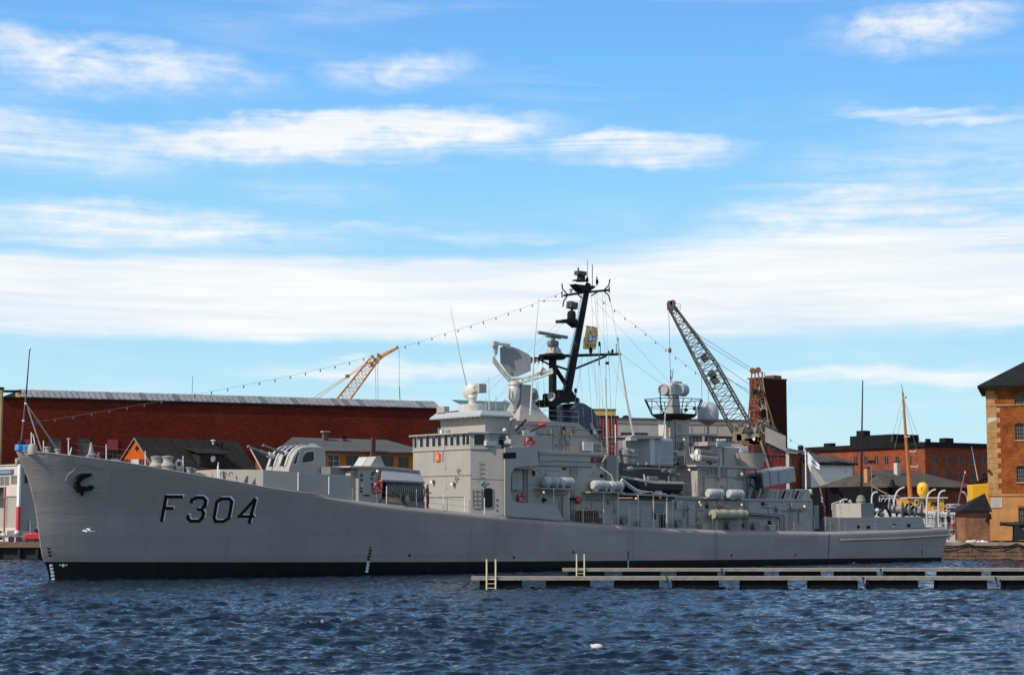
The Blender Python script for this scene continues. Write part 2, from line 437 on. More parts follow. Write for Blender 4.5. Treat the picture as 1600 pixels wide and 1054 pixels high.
# ------------------------------------------------------------------ water: one sheet with real wind waves
def make_water():
    rs = np.random.RandomState(5)
    u_f = np.linspace(-0.37, 0.37, 640)
    u = np.concatenate([[-12, -3, -1.2, -0.6, -0.45], u_f, [0.45, 0.6, 1.2, 3, 12]])
    y_f = np.geomspace(40, 197, 860)
    y = np.concatenate([[3, 8, 16, 26, 34], y_f, [215, 260, 500, 1200, 3000]])
    U, Y = np.meshgrid(u, y)
    X = U * Y
    k_all = []
    wdir = math.radians(-80)                        # wind blows towards the camera, slightly to the right
    n = 110
    lam = np.geomspace(0.24, 5.2, n) * (1 + 0.1 * rs.randn(n))
    dx = np.zeros_like(X); dy = np.zeros_like(X); dz = np.zeros_like(X); jac = np.zeros_like(X)
    win = np.clip((0.40 - np.abs(U)) / 0.03, 0, 1) * np.clip((Y - 36) / 4, 0, 1) * np.clip((205 - Y) / 8, 0, 1)
    # gusts: patches of rougher and calmer water
    g = 1 + 0.28 * np.sin(X * 0.11 + 0.6 * np.sin(Y * 0.07)) * np.sin(Y * 0.05 + 1.3 + 0.02 * X) + 0.18 * np.sin(X * 0.31 + Y * 0.23)
    for i, l in enumerate(lam):
        th = wdir + rs.normal(0, 0.55 if l > 0.8 else 0.8)
        k = 2 * math.pi / l
        a = 0.0056 * l ** 0.9 * min(3.0, 0.25 + rs.exponential(0.85))
        if l > 1.7: a *= 0.62 * (1.7 / l) ** 0.9
        elif l > 0.4: a *= 1.35
        a *= 1.0
        ph = rs.rand() * 6.283
        cx_, sy_ = math.cos(th), math.sin(th)
        arg = k * (X * cx_ + Y * sy_) + ph
        mod = 1 + 0.8 * np.sin(X * 0.22 / l ** 0.3 * (1 + 0.4 * rs.randn()) + Y * 0.1 * rs.randn() + rs.rand() * 6) * np.sin(Y * 0.20 / l ** 0.3 * (1 + 0.4 * rs.randn()) + rs.rand() * 6)
        s, c = np.sin(arg), np.cos(arg)
        dz += a * mod * s
        dx += 1.1 * a * cx_ * c; dy += 1.1 * a * sy_ * c; jac += 1.15 * a * k * s * mod
    g *= win
    V = np.stack([X + dx * win, Y + dy * win, dz * g], -1).reshape(-1, 3)
    nu, ny = len(u), len(y)
    idx = np.arange(nu * ny).reshape(ny, nu)
    quads = np.stack([idx[:-1, :-1], idx[:-1, 1:], idx[1:, 1:], idx[1:, :-1]], -1).reshape(-1, 4)
    me = bpy.data.meshes.new('water')
    me.vertices.add(len(V)); me.vertices.foreach_set('co', V.ravel())
    me.loops.add(quads.size); me.loops.foreach_set('vertex_index', quads.ravel())
    me.polygons.add(len(quads)); me.polygons.foreach_set('loop_start', np.arange(0, quads.size, 4)); me.polygons.foreach_set('loop_total', np.full(len(quads), 4))
    me.polygons.foreach_set('use_smooth', np.ones(len(quads), dtype=bool))
    me.update(calc_edges=True)
    m = bpy.data.materials.new('harbour_water'); m.use_nodes = True
    nd = m.node_tree.nodes; L = m.node_tree.links.new; b = nd['Principled BSDF']
    b.inputs['Base Color'].default_value = (0.006, 0.017, 0.032, 1)
    b.inputs['Roughness'].default_value = 0.07; b.inputs['IOR'].default_value = 1.333; b.inputs['Specular IOR Level'].default_value = 0.36
    t = nd.new('ShaderNodeTexCoord')
    mp = nd.new('ShaderNodeMapping'); L(t.outputs['Object'], mp.inputs[0]); mp.inputs['Scale'].default_value = (0.75, 1.3, 1); mp.inputs['Rotation'].default_value = (0, 0, 0.25)
    n1 = nd.new('ShaderNodeTexNoise'); n1.inputs['Scale'].default_value = 3.6; n1.inputs['Detail'].default_value = 5; n1.inputs['Roughness'].default_value = 0.62; n1.inputs['Distortion'].default_value = 0.5
    L(mp.outputs[0], n1.inputs['Vector'])
    bp = nd.new('ShaderNodeBump'); bp.inputs['Strength'].default_value = 0.55; bp.inputs['Distance'].default_value = 0.07
    L(n1.outputs[0], bp.inputs['Height']); L(bp.outputs[0], b.inputs['Normal'])
    thr = np.percentile(jac, 99.997)
    foam = np.clip((jac - thr) / (0.25 * abs(thr)), 0, 1) * (win > 0.9)
    at_ = me.attributes.new('foam', 'FLOAT', 'POINT'); at_.data.foreach_set('value', foam.ravel().astype(np.float32))
    an_ = nd.new('ShaderNodeAttribute'); an_.attribute_name = 'foam'
    mxf = nd.new('ShaderNodeMix'); mxf.data_type = 'RGBA'; L(an_.outputs['Fac'], mxf.inputs['Factor'])
    mxf.inputs['A'].default_value = (0.004, 0.013, 0.027, 1); mxf.inputs['B'].default_value = (0.6, 0.62, 0.64, 1); L(mxf.outputs['Result'], b.inputs['Base Color'])
    mrf = nd.new('ShaderNodeMapRange'); L(an_.outputs['Fac'], mrf.inputs['Value']); mrf.inputs['To Min'].default_value = 0.03; mrf.inputs['To Max'].default_value = 0.8; L(mrf.outputs[0], b.inputs['Roughness'])
    me.materials.append(m)
    o = bpy.data.objects.new('water', me); COL.objects.link(o)
    tag(o, 'choppy dark blue harbour water in front of the grey ship', 'water', kind='structure')
make_water()

# ------------------------------------------------------------------ land behind the basin
QZ, QY = 1.75, 193.0
GROUND = mat('ground_asphalt', (0.07, 0.068, 0.065), 0.85, var=0.2, vs=0.3)
QUAYM = mat('quay_concrete', (0.20, 0.17, 0.14), 0.85, var=0.25, vs=0.5, bump=0.4, bs=3)
QSTONE = mat('quay_stone', (0.16, 0.085, 0.05), 0.85, var=0.45, vs=0.9, streak=0.6, dirt=(0.04, 0.03, 0.025), bump=0.5, bs=4)
QCOPE = mat('quay_coping', (0.30, 0.23, 0.16), 0.8, var=0.3, vs=1.2, bump=0.3, bs=4)
TIMBER = mat('old_timber', (0.17, 0.115, 0.065), 0.8, var=0.35, vs=1.5, bump=0.4, bs=4)
DARKW = mat('shaded_dark_wood', (0.012, 0.010, 0.009), 0.7, var=0.4, vs=1.2)  # near-black wood, the shade below the quay edge put into its colour
# ground sheet with the small inner basin behind the narrow stone quay left open
gm = MB()
BX0, BX1, BY0, BY1 = 28, 62, 199, 229
def gq(x0, x1, y0, y1): gm.add([(x0, y0, QZ), (x1, y0, QZ), (x1, y1, QZ), (x0, y1, QZ)], [(0, 1, 2, 3)])
gq(-3000, BX0, QY + 0.5, 3000 + QY); gq(BX1, 3000, QY + 0.5, 3000 + QY); gq(BX0, BX1, QY + 0.5, BY0); gq(BX0, BX1, BY1, 3000 + QY)
# inner basin walls
for (a, b) in (((BX0, BY0), (BX1, BY0)), ((BX1, BY0), (BX1, BY1)), ((BX1, BY1), (BX0, BY1)), ((BX0, BY1), (BX0, BY0))):
    gm.add([(a[0], a[1], -2), (b[0], b[1], -2), (b[0], b[1], QZ), (a[0], a[1], QZ)], [(0, 1, 2, 3)])
tag(gm.build('ground', GROUND, recalc=False), kind='structure')
# left quay: timber edge beam on dark piles
qw = MB(); qw.box(-300, 12, QY + 0.25, QY + 0.6, -3, QZ - 0.45)
quay_l = tag(qw.build('quay_wall', DARKW), kind='structure')
for i in range(10):
    x0 = -75 + i * 8.7
    MB().box(x0, x0 + 8.6, QY - 0.25, QY + 0.55, QZ - 0.5, QZ + 0.06).build('edge_beam', TIMBER, quay_l, bevel=0.02)
pile_me = MB().lathe((0, 0, 0), [(0.2, -3), (0.19, 0), (0.18, QZ - 0.52)], 8).mesh('pile', DARKW, True)
for i in range(36):
    link_mesh('pile', pile_me, quay_l, (-74 + i * 2.35 + RND.uniform(-0.3, 0.3), QY, 0))
# right quay: stone blocks in courses under a coping
qr = MB(); qr.box(12, 300, QY + 0.3, QY + 0.7, -3, QZ - 0.32)
quay_r = tag(qr.build('stone_quay_wall', QSTONE), kind='structure')
RND2 = random.Random(3)
zc = -0.55
hs = [0.42, 0.46, 0.44, 0.48, 0.46]
for ci, h in enumerate(hs):
    x = 40 - RND2.uniform(0, 0.6)
    while x < 74:
        w = RND2.uniform(0.8, 1.7)
        px = RND2.uniform(-0.05, 0.05)
        MB().box(x + 0.015, x + w - 0.015, QY + px, QY + 0.32, zc + 0.012, min(zc + h - 0.012, QZ - 0.33)).build('stone', QSTONE, quay_r, bevel=0.03)
        x += w
    zc += h
x = 12
while x < 74:
    w = RND2.uniform(1.5, 2.4)
    MB().box(x + 0.01, x + w - 0.01, QY - 0.12, QY + 0.75, QZ - 0.31, QZ + 0.03 + RND2.uniform(0, 0.02)).build('coping_stone', QCOPE, quay_r, bevel=0.03)
    x += w
MB().box(38, 75, QY - 0.55, QY - 0.06, -0.6, 0.12).build('wale_beam', TIMBER, quay_r, bevel=0.03)
# mooring chain hanging along the quay
ch = MB()
for k in range(4):
    x0, x1 = 43.5 + k * 5.2, 43.5 + (k + 1) * 5.2
    ch.tube([(x0 + (x1 - x0) * i / 10, QY - 0.2, QZ - 0.05 - 0.55 * (1 - (2 * i / 10 - 1) ** 2)) for i in range(11)], 0.05, 5)
ch.build('chain', BLACKP, quay_r)

# ------------------------------------------------------------------ floating pontoons
PLANK = mat('pontoon_planks', (0.25, 0.225, 0.185), 0.8, var=0.25, vs=3)
FLOATM = mat('pontoon_float', (0.004, 0.004, 0.004), 0.7, var=0.3, spec=0.2)
LADM = mat('ladder_yellow', (0.70, 0.60, 0.36), 0.4, var=0.05)
def pontoon(label, Yc, px_left, floats, joints, z_deck, wid, ladder_px, n_plank_end):
    fr = Frame((at_depth(px_left, 905, Yc).x, Yc, 0), math.radians(0.6))
    root = fr.root('floating_pontoon', label, 'pontoon', 'floating pontoons beside the ship')
    x_end = 66 - fr.O.x
    xs = [0] + [fr.at(p, 905).x for p in joints] + [x_end]
    for a, b in zip(xs[:-1], xs[1:]):
        for s in (-1, 1):
            MB().box(a + 0.05, b - 0.05, s * wid / 2 - 0.05, s * wid / 2 + 0.05, z_deck - 0.18, z_deck - 0.02).build('side_beam', PLANK, root)
        # deck planks run across, those at the near end are single pieces
        npl = int((b - a) / 0.145)
        bulk = MB()
        for i in range(npl):
            x = a + 0.06 + i * (b - a - 0.1) / npl
            bulk.box(x, x + 0.125, -wid / 2 - 0.03, wid / 2 + 0.03, z_deck - 0.018, z_deck + 0.03 + RND.uniform(-0.006, 0.006))
        d = bulk.build('deck_planks', PLANK, root); d['kind'] = 'stuff'
    for (p0, p1) in floats:
        a = fr.at(p0, 910).x; b = fr.at(p1, 910).x
        if a > x_end: continue
        q = MB().prism([(a + 0.05, 0, -0.3), (a, 0, 0.02), (a + 0.02, 0, z_deck - 0.2), (b - 0.02, 0, z_deck - 0.2), (b, 0, 0.02), (b - 0.05, 0, -0.3)], (0, wid - 0.3, 0))
        for i in range(len(q.v)): q.v[i] = (q.v[i][0], q.v[i][1] - (wid - 0.3) / 2, q.v[i][2])
        q.build('float', FLOATM, root, bevel=0.06)
    lp0, lp1, ltop, lbot = ladder_px
    yl = -wid / 2 - 0.12
    a = fr.at(lp0, ltop, yl); b = fr.at(lp1, ltop, yl); zb = -0.35
    for q in (a, b):
        MB().tube([(q.x, yl, zb), (q.x, yl, q.z)], 0.052, 8).build('ladder_rail', LADM, root, True)
    for k in range(4):
        z = zb + 0.15 + k * 0.27
        MB().box(a.x, b.x, yl - 0.03, yl + 0.03, z, z + 0.035).build('ladder_rung', LADM, root)
    for p in joints:
        x = fr.at(p, 905).x
        MB().beam((x - 0.12, -wid / 2 - 0.05, z_deck + 0.05), (x + 0.05, -wid / 2 - 0.05, z_deck - 0.65), 0.05).build('coupling_bar', BLACKP, root)
        MB().beam((x + 0.2, -wid / 2 - 0.05, z_deck - 0.1), (x + 0.3, -wid / 2 - 0.05, z_deck - 0.6), 0.05).build('coupling_bar', BLACKP, root)
    MB().beam((0.05, -wid / 2 + 0.1, z_deck - 0.2), (-0.45, -wid / 2 + 0.1, z_deck - 0.62), 0.06).build('end_bracket', BLACKP, root)
    return root
pontoon('nearer long floating pontoon with a pale ladder at its left end', 113.5, 735,
        [(749, 816), (853, 922), (960, 1029), (1051, 1122), (1157, 1229), (1263, 1338), (1355, 1432), (1462, 1539), (1567, 1645), (1680, 1750), (1790, 1860)], [1042, 1346, 1552], 0.74, 1.5, (760.5, 774.5, 873, 917), 0)
pontoon('farther floating pontoon between the nearer one and the ship hull', 134.0, 878,
        [(888, 944), (973, 1031), (1058, 1120), (1134, 1193), (1219, 1281), (1305, 1368), (1382, 1443), (1466, 1531), (1552, 1615), (1640, 1700), (1730, 1790)], [1127, 1374, 1620], 0.68, 1.6, (901, 913, 865, 900), 0)
# ------------------------------------------------------------------ the frigate
SHIP = Frame((at_height(84, 907, 0).x, at_height(84, 907, 0).y, 0), HEAD)
ship = SHIP.root('warship', 'long grey frigate numbered F 304 moored with its bow to the left', 'warship')
def S(px, py, t): return SHIP.at(px, py, -t)           # t: metres to port of the centre line
def interp(x, xs, ys): return float(np.interp(x, xs, ys))
Z_DECK_S = [-3.0, -1.8, -0.2, 3.7, 8.75, 14.7, 20, 25.7, 30.5, 35.7, 43.8, 52.6, 62.1, 75.4, 86.2, 95]
Z_DECK_Z = [9.05, 8.98, 8.80, 8.35, 7.54, 6.62, 5.94, 5.45, 5.03, 4.64, 4.08, 3.62, 3.30, 3.12, 3.24, 3.5]
def z_deck(s): return interp(s, Z_DECK_S, Z_DECK_Z)
ST_Z = [-2.0, 0.0, 1.2, 1.5, 3.0, 5.26, 7.05, 7.94, 8.6, 9.1]
ST_S = [0.3, -0.30, -0.55, -0.86, -1.15, -1.53, -2.06, -2.46, -2.81, -3.02]
def s_stem(z): return interp(z, ST_Z, ST_S)
def s_tran(z): return 93.9 + 0.30 * z
BD_D = [0, 0.5, 1, 3, 8, 13, 23, 33, 48, 63, 78, 88, 99]
BD_T = [0.10, 0.5, 0.85, 1.8, 3.15, 4.1, 5.1, 5.5, 5.6, 5.5, 5.1, 4.7, 4.3]
BW_D = [0, 2, 6, 10, 20, 30, 45, 60, 75, 95]
BW_T = [0.05, 0.38, 1.1, 1.85, 3.5, 4.7, 5.42, 5.35, 4.85, 4.0]
def half_b(s, z):
    d = max(0.0, s - s_stem(z)); zd = z_deck(s)
    u = min(1.0, max(0.0, z / zd))
    p = interp(s, [0, 20, 40, 95], [1.5, 1.2, 0.8, 0.9])
    bw, bd = interp(d, BW_D, BW_T), interp(d, BD_D, BD_T)
    if z < 0: return bw * (1 + 0.12 * z)
    return bw + (bd - bw) * u ** p
def boot_z(s): return interp(s, [-1.2, 14, 31, 60, 95], [1.36, 1.15, 0.96, 0.70, 0.43])
def gun_r(s): return interp(s, [18, 24], [0.03, 0.42])
NS, NU = 96, 22
def hull_rows(z_of):
    rows = []
    for i in range(NS + 1):
        v = (i / NS) ** 1.15
        row = []
        for j in range(z_of.n):
            s = v * 97 - 3
            for _ in range(6):
                z = z_of(s, j)
                s = s_stem(z) + v * (s_tran(z) - s_stem(z))
            row.append((s, z))
        rows.append(row)
    return rows
class Zup:
    n = NU
    def __call__(self, s, j):
        b = boot_z(s); top = z_deck(s) - gun_r(s)
        return b + (top - b) * j / (NU - 1)
class Zlow:
    n = 6
    def __call__(self, s, j):
        b = boot_z(s); return -1.8 + (b + 1.8) * j / 5
def hull_part(zf, name, m, gunwale):
    mb = MB()
    for sgn in (1, -1):
        rows = []
        for row in hull_rows(zf):
            r = [(s, -sgn * half_b(s, z), z) for (s, z) in row]
            if gunwale:
                s, z = row[-1]; g = gun_r(s); t = half_b(s, z)
                for k in range(1, 7):
                    a = k * math.pi / 12
                    r.append((s, -sgn * (t - g + g * math.cos(a)), z + g * math.sin(a)))
            rows.append(r)
        n = len(rows[0]); vs = [p for r in rows for p in r]
        mb.add(vs, [(i * n + j, (i + 1) * n + j, (i + 1) * n + j + 1, i * n + j + 1) for i in range(len(rows) - 1) for j in range(n - 1)])
        last = rows[-1]
        mb.add(last + [(p[0], 0, p[2]) for p in last], [(j, j + n, j + 1 + n, j + 1) for j in range(n - 1)])
        first = rows[0]
        mb.add(first + [(p[0] - 0.02, 0, p[2]) for p in first], [(j, j + n, j + 1 + n, j + 1) for j in range(n - 1)])
    return mb.build(name, m, ship, smooth=True)
hull = hull_part(Zup(), 'hull', HULLG, True)
hull_part(Zlow(), 'waterline_band', BOOT, False)
# deck
dk = MB()
for i in range(60):
    s0, s1 = -2.9 + i * 98 / 60, -2.9 + (i + 1) * 98 / 60
    q = []
    for s in (s0, s1):
        z = z_deck(s) - 0.03; t = max(0.06, interp(s - s_stem(z), BD_D, BD_T) - gun_r(s) * 0.9)
        q += [(s, -t, z), (s, t, z)]
    dk.add(q, [(0, 1, 3, 2)])
dk.build('main_deck', DECKM, ship)
def edge_t(s): return interp(s - s_stem(z_deck(s)), BD_D, BD_T)
def on_hull(px, py, off=0.0):
    t = 2.5
    for _ in range(60):
        p = S(px, py, t); t = 0.5 * t + 0.5 * half_b(p.x, p.z)
    p = S(px, py, t + off)
    return p
# toe rail of the forecastle, a pale line along the deck edge
MB().tube([(s, -edge_t(s) - 0.0, z_deck(s) + 0.03) for s in np.linspace(-2.9, 19.5, 40)], 0.045, 5).build('toe_rail', GREY, ship)
# rubbing strake and seam aft
MB().tube([(s, -half_b(s, z_deck(s) - 0.85) - 0.02, z_deck(s) - 0.85) for s in np.linspace(77.5, 95.2, 14)], 0.12, 8).build('rubbing_strake', HULLG, ship)
sm = [(75.9, -half_b(75.9, z) - 0.012, z) for z in np.linspace(0.62, 2.9, 10)]
MB().tube(sm, 0.035, 4).build('hull_seam', BLACKP, ship)
# rust and soot runs below the deck edge
STAIN = mat('rust_run', (0.10, 0.085, 0.065), 0.8, var=0.3, vs=2)
# hull number: strokes on the plating
def strip(mb, pts, w, off, closed=False, ox=0, oy=0):
    P = [Vector((x, y)) for x, y in pts]; n = len(P); Lf, Rt = [], []
    for i in range(n):
        a = P[i - 1] if (i > 0 or closed) else None; b = P[(i + 1) % n] if (i < n - 1 or closed) else None
        d1 = (P[i] - a).normalized() if a is not None else (b - P[i]).normalized()
        d2 = (b - P[i]).normalized() if b is not None else d1
        n1, n2 = Vector((-d1.y, d1.x)), Vector((-d2.y, d2.x))
        m = (n1 + n2); m = m.normalized() if m.length > 1e-6 else n1
        k = min(2.2, 1 / max(0.2, m.dot(n1)))
        Lf.append(P[i] + m * w / 2 * k); Rt.append(P[i] - m * w / 2 * k)
    segs = n if closed else n - 1
    for i in range(segs):
        j = (i + 1) % n
        K = 5
        row = []
        for k in range(K + 1):
            f = k / K
            for q in (Lf[i].lerp(Lf[j], f), Rt[i].lerp(Rt[j], f)):
                row.append(on_hull(230 + q.x / 8.42 + ox, 760 + q.y / 8.42 + oy, off))
        mb.add(row, [(2 * k, 2 * k + 1, 2 * k + 3, 2 * k + 2) for k in range(K)])
LET = {'F': [([(470, 131), (249, 131), (188, 460)], 42, False), ([(243, 281), (346, 281)], 40, False)],
       '3': [([(578, 215), (590, 172), (645, 141), (733, 141), (772, 180), (763, 248), (715, 297), (745, 345), (730, 402), (680, 450), (572, 450), (537, 415), (541, 368)], 42, False), ([(655, 297), (716, 297)], 38, False)],
       '0': [([(975, 156), (1080, 156), (1116, 197), (1077, 408), (1003, 455), (902, 455), (879, 410), (917, 200)], 40, True)],
       '4': [([(1427, 152), (1213, 388), (1408, 388)], 38, False), ([(1426, 160), (1340, 485)], 42, False)]}
num = bpy.data.objects.new('hull_number', None); COL.objects.link(num); num.parent = ship
for ch_, strokes in LET.items():
    w = MB(); b = MB()
    for i, (pts, wd_, cl) in enumerate(strokes):
        strip(w, pts, wd_ - 4, 0.010 + 0.003 * i, cl, 2.2, -1.9)
        strip(b, pts, wd_, 0.022 + 0.004 * i, cl)
    w.build('number_shadow', MARK_W, num, recalc=True)
    b.build('number_character', BLACKP, num, recalc=True)
# draught marks: small two-digit figures up the stem and along the hull
SEG = {'0': 'abcdef', '1': 'bc', '2': 'abged', '3': 'abgcd', '4': 'fgbc', '5': 'afgcd', '6': 'afgedc', '7': 'abc', '8': 'abcdefg', '9': 'abcdfg'}
def digits(mb, txt, px, py, h, off):
    w = h * 0.62
    for k, c in enumerate(txt):
        x0 = px + k * (w + 0.7)
        q = {'a': ((0, 0), (w, 0)), 'b': ((w, 0), (w, h / 2)), 'c': ((w, h / 2), (w, h)), 'd': ((0, h), (w, h)), 'e': ((0, h / 2), (0, h)), 'f': ((0, 0), (0, h / 2)), 'g': ((0, h / 2), (w, h / 2))}
        for sg in SEG[c]:
            (ax, ay), (bx, by) = q[sg]
            a = on_hull(x0 + ax, py + ay, off); b = on_hull(x0 + bx, py + by, off)
            mb.beam(a, b, 0.05, 0.05)
def marks(x0, y0, dx, dy, txts, h, m):
    for i, t in enumerate(txts):
        mb = MB(); digits(mb, t, x0 + dx * i, y0 + dy * i, h, 0.02)
        mb.build('draught_mark', m, ship)
marks(74, 855.5, 0.85, 5.2, ['44', '42', '40'], 2.6, BLACKP)
marks(77.5, 881.5, 0.9, 5.2, ['34', '32', '30', '28', '26'], 2.8, MARK_W)
marks(577.5, 853.5, -0.9, 4.6, ['4', '42', '40', '38', '36'], 2.4, BLACKP)
marks(573.5, 876.8, -0.75, 4.6, ['34', '32', '30', '28'], 2.4, MARK_W)
marks(981, 862, 0, 4.2, ['3', '3', '3'], 1.9, BLACKP)
marks(981, 876, 0, 4.0, ['2', '2', '2'], 1.9, MARK_W)
marks(1440, 858, 0, 3.2, ['3', '3', '3'], 1.4, BLACKP)
tm = MB(); c0 = (98.5, 883)
for k in range(3):
    a = k * math.pi / 3 + 0.5
    tm.beam(on_hull(c0[0] - 3 * math.cos(a), c0[1] - 2.6 * math.sin(a), 0.02), on_hull(c0[0] + 3 * math.cos(a), c0[1] + 2.6 * math.sin(a), 0.02 + 0.004 * k), 0.05)
for sx in (-1, 1):
    tm.beam(on_hull(c0[0] + sx * 4.8, 881, 0.02), on_hull(c0[0] + sx * 5.4, 883, 0.02), 0.07)
tm.build('thruster_mark', MARK_W, ship)
# anchor in its recess
pk = [(103, 752), (106, 742), (128, 724), (155, 731)]
MB().tube([on_hull(x, y, 0.03) for x, y in pk], 0.035, 6).build('anchor_pocket_rim', HULLG, ship, True)
an = MB()
def A_(x, y, o): return on_hull(x, y, o)
an.tube([A_(126, 742, 0.30), A_(119, 752, 0.30), A_(122, 768, 0.30)], 0.17, 8)          # shank
an.prism([A_(114, 760, 0.18), A_(117, 745, 0.18), A_(120, 741, 0.18), A_(124, 742, 0.18), A_(123, 756, 0.18), A_(126, 763, 0.18), A_(124, 767, 0.18), A_(117, 765, 0.18)], (0, -0.28, 0))
an.prism([A_(119, 745, 0.2), A_(122, 740, 0.2), A_(138, 739, 0.2), A_(144, 740, 0.2), A_(140, 744, 0.2), A_(131, 747, 0.2), A_(125, 752, 0.2), A_(120, 754, 0.2)], (0, -0.22, 0))   # upper fluke
an.prism([A_(121, 764, 0.2), A_(127, 759, 0.2), A_(134, 760, 0.2), A_(140, 757, 0.2), A_(146, 760, 0.2), A_(142, 766, 0.2), A_(131, 767, 0.2), A_(127, 775, 0.2), A_(123, 768, 0.2)], (0, -0.22, 0))
an.build('anchor', BLACKP, ship, bevel=0.04)
an2 = MB(); an2.tube([A_(113, 758, 0.47), A_(115, 748, 0.47), A_(119, 743, 0.47), A_(128, 740.5, 0.47), A_(135, 741, 0.45)], 0.06, 6)
pass
# small discharge openings
for x, y in ((1143, 867), (896, 862), (803, 870), (1243, 866), (640, 867)):
    p = on_hull(x, y, 0.01)
    MB().obox(p, 0.07, 0.03, 0.10).build('discharge_opening', BLACKP, ship)

# ---------------------------------------------------------------- quick part builders on the ship
def PB(name, px0, pt, px1, pb, t0, t1, m=GREY, parent=None, bevel=0.015, zb=None):
    """a box whose port face covers a rectangle of the picture at t0 and which reaches inboard to t1"""
    a = S(px0, (pt + pb) / 2, t0); b = S(px1, (pt + pb) / 2, t0); c = (px0 + px1) / 2
    zt = S(c, pt, t0).z; zz = S(c, pb, t0).z if zb is None else zb
    return MB().box(a.x, b.x, -t0, -t1, zz, zt).build(name, m, parent or ship, bevel=bevel)
def PRISM(name, poly, t0, t1, m=GREY, parent=None, bevel=0.015, smooth=False):
    return MB().prism([S(x, y, t0) for x, y in poly], (0, t0 - t1, 0)).build(name, m, parent or ship, bevel=bevel, smooth=smooth)
def TUBE(name, pts, r, m=GREY, parent=None, n=6, r1=None):
    return MB().tube([S(*p) for p in pts], r, n, r1).build(name, m, parent or ship, smooth=True)
def BOXC(name, px, py, t, hx, hy, hz, m=GREY, parent=None, rot=None, bevel=0.01):
    return MB().obox(S(px, py, t), hx, hy, hz, rot).build(name, m, parent or ship, bevel=bevel)
def LATHE(name, px, py, t, prof, m=GREY, parent=None, n=16, rot=None):
    return MB().lathe(S(px, py, t), prof, n, rot).build(name, m, parent or ship, smooth=True)
RX = Matrix.Rotation(math.pi / 2, 3, 'X'); RY = Matrix.Rotation(math.pi / 2, 3, 'Y')
def stanchion(px, py, t, h, r=0.028, m=None):
    p = S(px, py, t)
    return MB().tube([p, p + Vector((0, 0, h))], r, 5).build('stanchion', m or WHITE, ship)
# ---------------------------------------------------------------- forecastle fittings
TUBE('jackstaff', [(33, 692, 0), (41, 615, 0)], 0.06, mat('staff_brown', (0.14, 0.08, 0.05), 0.6, var=0.1), n=8)
TUBE('jackstaff_top', [(41, 615, 0), (46.3, 547, 0)], 0.055, BLACKP, n=8, r1=0.035)
MB().ball(S(46.6, 544.5, 0), 0.11, 8, 6).build('jackstaff_truck', WHITE, ship, True)
for y, x in ((630, 40), (657, 36.5)):
    LATHE('jackstaff_band', x, y, 0, [(0.09, -0.06), (0.09, 0.06)], WHITE, n=8)
TUBE('jackstaff_brace', [(41.5, 631, 0), (66, 706, 0.6)], 0.045, GREY)
TUBE('jackstaff_brace', [(41.5, 631, 0), (96, 712, -0.6)], 0.05, GREY)
BLUE = mat('blue_cover', (0.06, 0.28, 0.62), 0.6, var=0.15, vs=4)
BOXC('blue_cover', 33, 699, 0, 0.35, 0.32, 0.22, BLUE, bevel=0.06)
BOXC('blue_cover', 39.5, 699.5, 0.1, 0.24, 0.3, 0.2, mat('blue_cover_pale', (0.12, 0.38, 0.70), 0.6, var=0.15, vs=4), bevel=0.06)
MB().ball(S(33.5, 692, 0), 0.3, 10, 6, (1, 1, 0.7)).build('bow_lamp_hood', BLACKP, ship, True)
LATHE('capstan_cover', 50.5, 703, 0.5, [(0.36, -0.3), (0.33, 0.2), (0.22, 0.42), (0.05, 0.46)], GREY)
for (x, yt, yb, t) in ((49, 675, 700, 0.4), (68, 688, 704, 0.9), (107, 684, 712, 1.2), (154, 706, 718, 1.8), (166, 694, 720, 2.0), (227, 704, 730, 2.4), (286, 712, 738, 2.9), (341, 722, 748, 3.4)):
    TUBE('stanchion', [(x, yb + 3, t), (x, yt, t)], 0.035, WHITE)
TUBE('stanchion', [(57, 706, 0.8), (51.5, 678, 0.5)], 0.03, WHITE)
TUBE('stanchion', [(108, 714, 1.4), (112, 698, 1.2)], 0.035, WHITE)
TUBE('stanchion_bar', [(104.5, 685, 1.2), (109.5, 685, 1.2)], 0.03, WHITE)
# guard wires between the forecastle stanchions
for k in (0.5, 0.95):
    MB().tube([(s, -edge_t(s) + 0.25, z_deck(s) + k) for s in np.linspace(0.5, 9, 10)], 0.009, 4).build('guard_wire', GREY_D, ship)
def bollard(px, py, t):
    return LATHE('bollard', px, py, t, [(0.18, -0.35), (0.17, 0.14), (0.23, 0.18), (0.23, 0.26), (0.05, 0.28)], GREY, n=12)
for q in ((74, 703.5, 1.0), (90, 707, 1.2), (295.5, 735.5, 3.1), (303, 737.5, 3.1)): bollard(*q)
LATHE('paravane_cover', 142, 716, 1.7, [(0.30, -0.3), (0.26, 0.1), (0.12, 0.8), (0.05, 1.15)], GREY, n=10)
for i, (x, y, r) in enumerate(((147, 714, 0.22), (150, 716, 0.26), (139, 715, 0.2))):
    MB().torus(S(x, y, 1.9), r, 0.06, RX @ Matrix.Rotation(0.4 * i, 3, 'Z'), 14, 6).build('chain_stopper', GREY, ship, True)
PRISM('windlass_cover', [(160, 723), (166, 719), (186, 717), (192, 722), (192, 728), (160, 727)], 2.2, 1.2, CREAM)
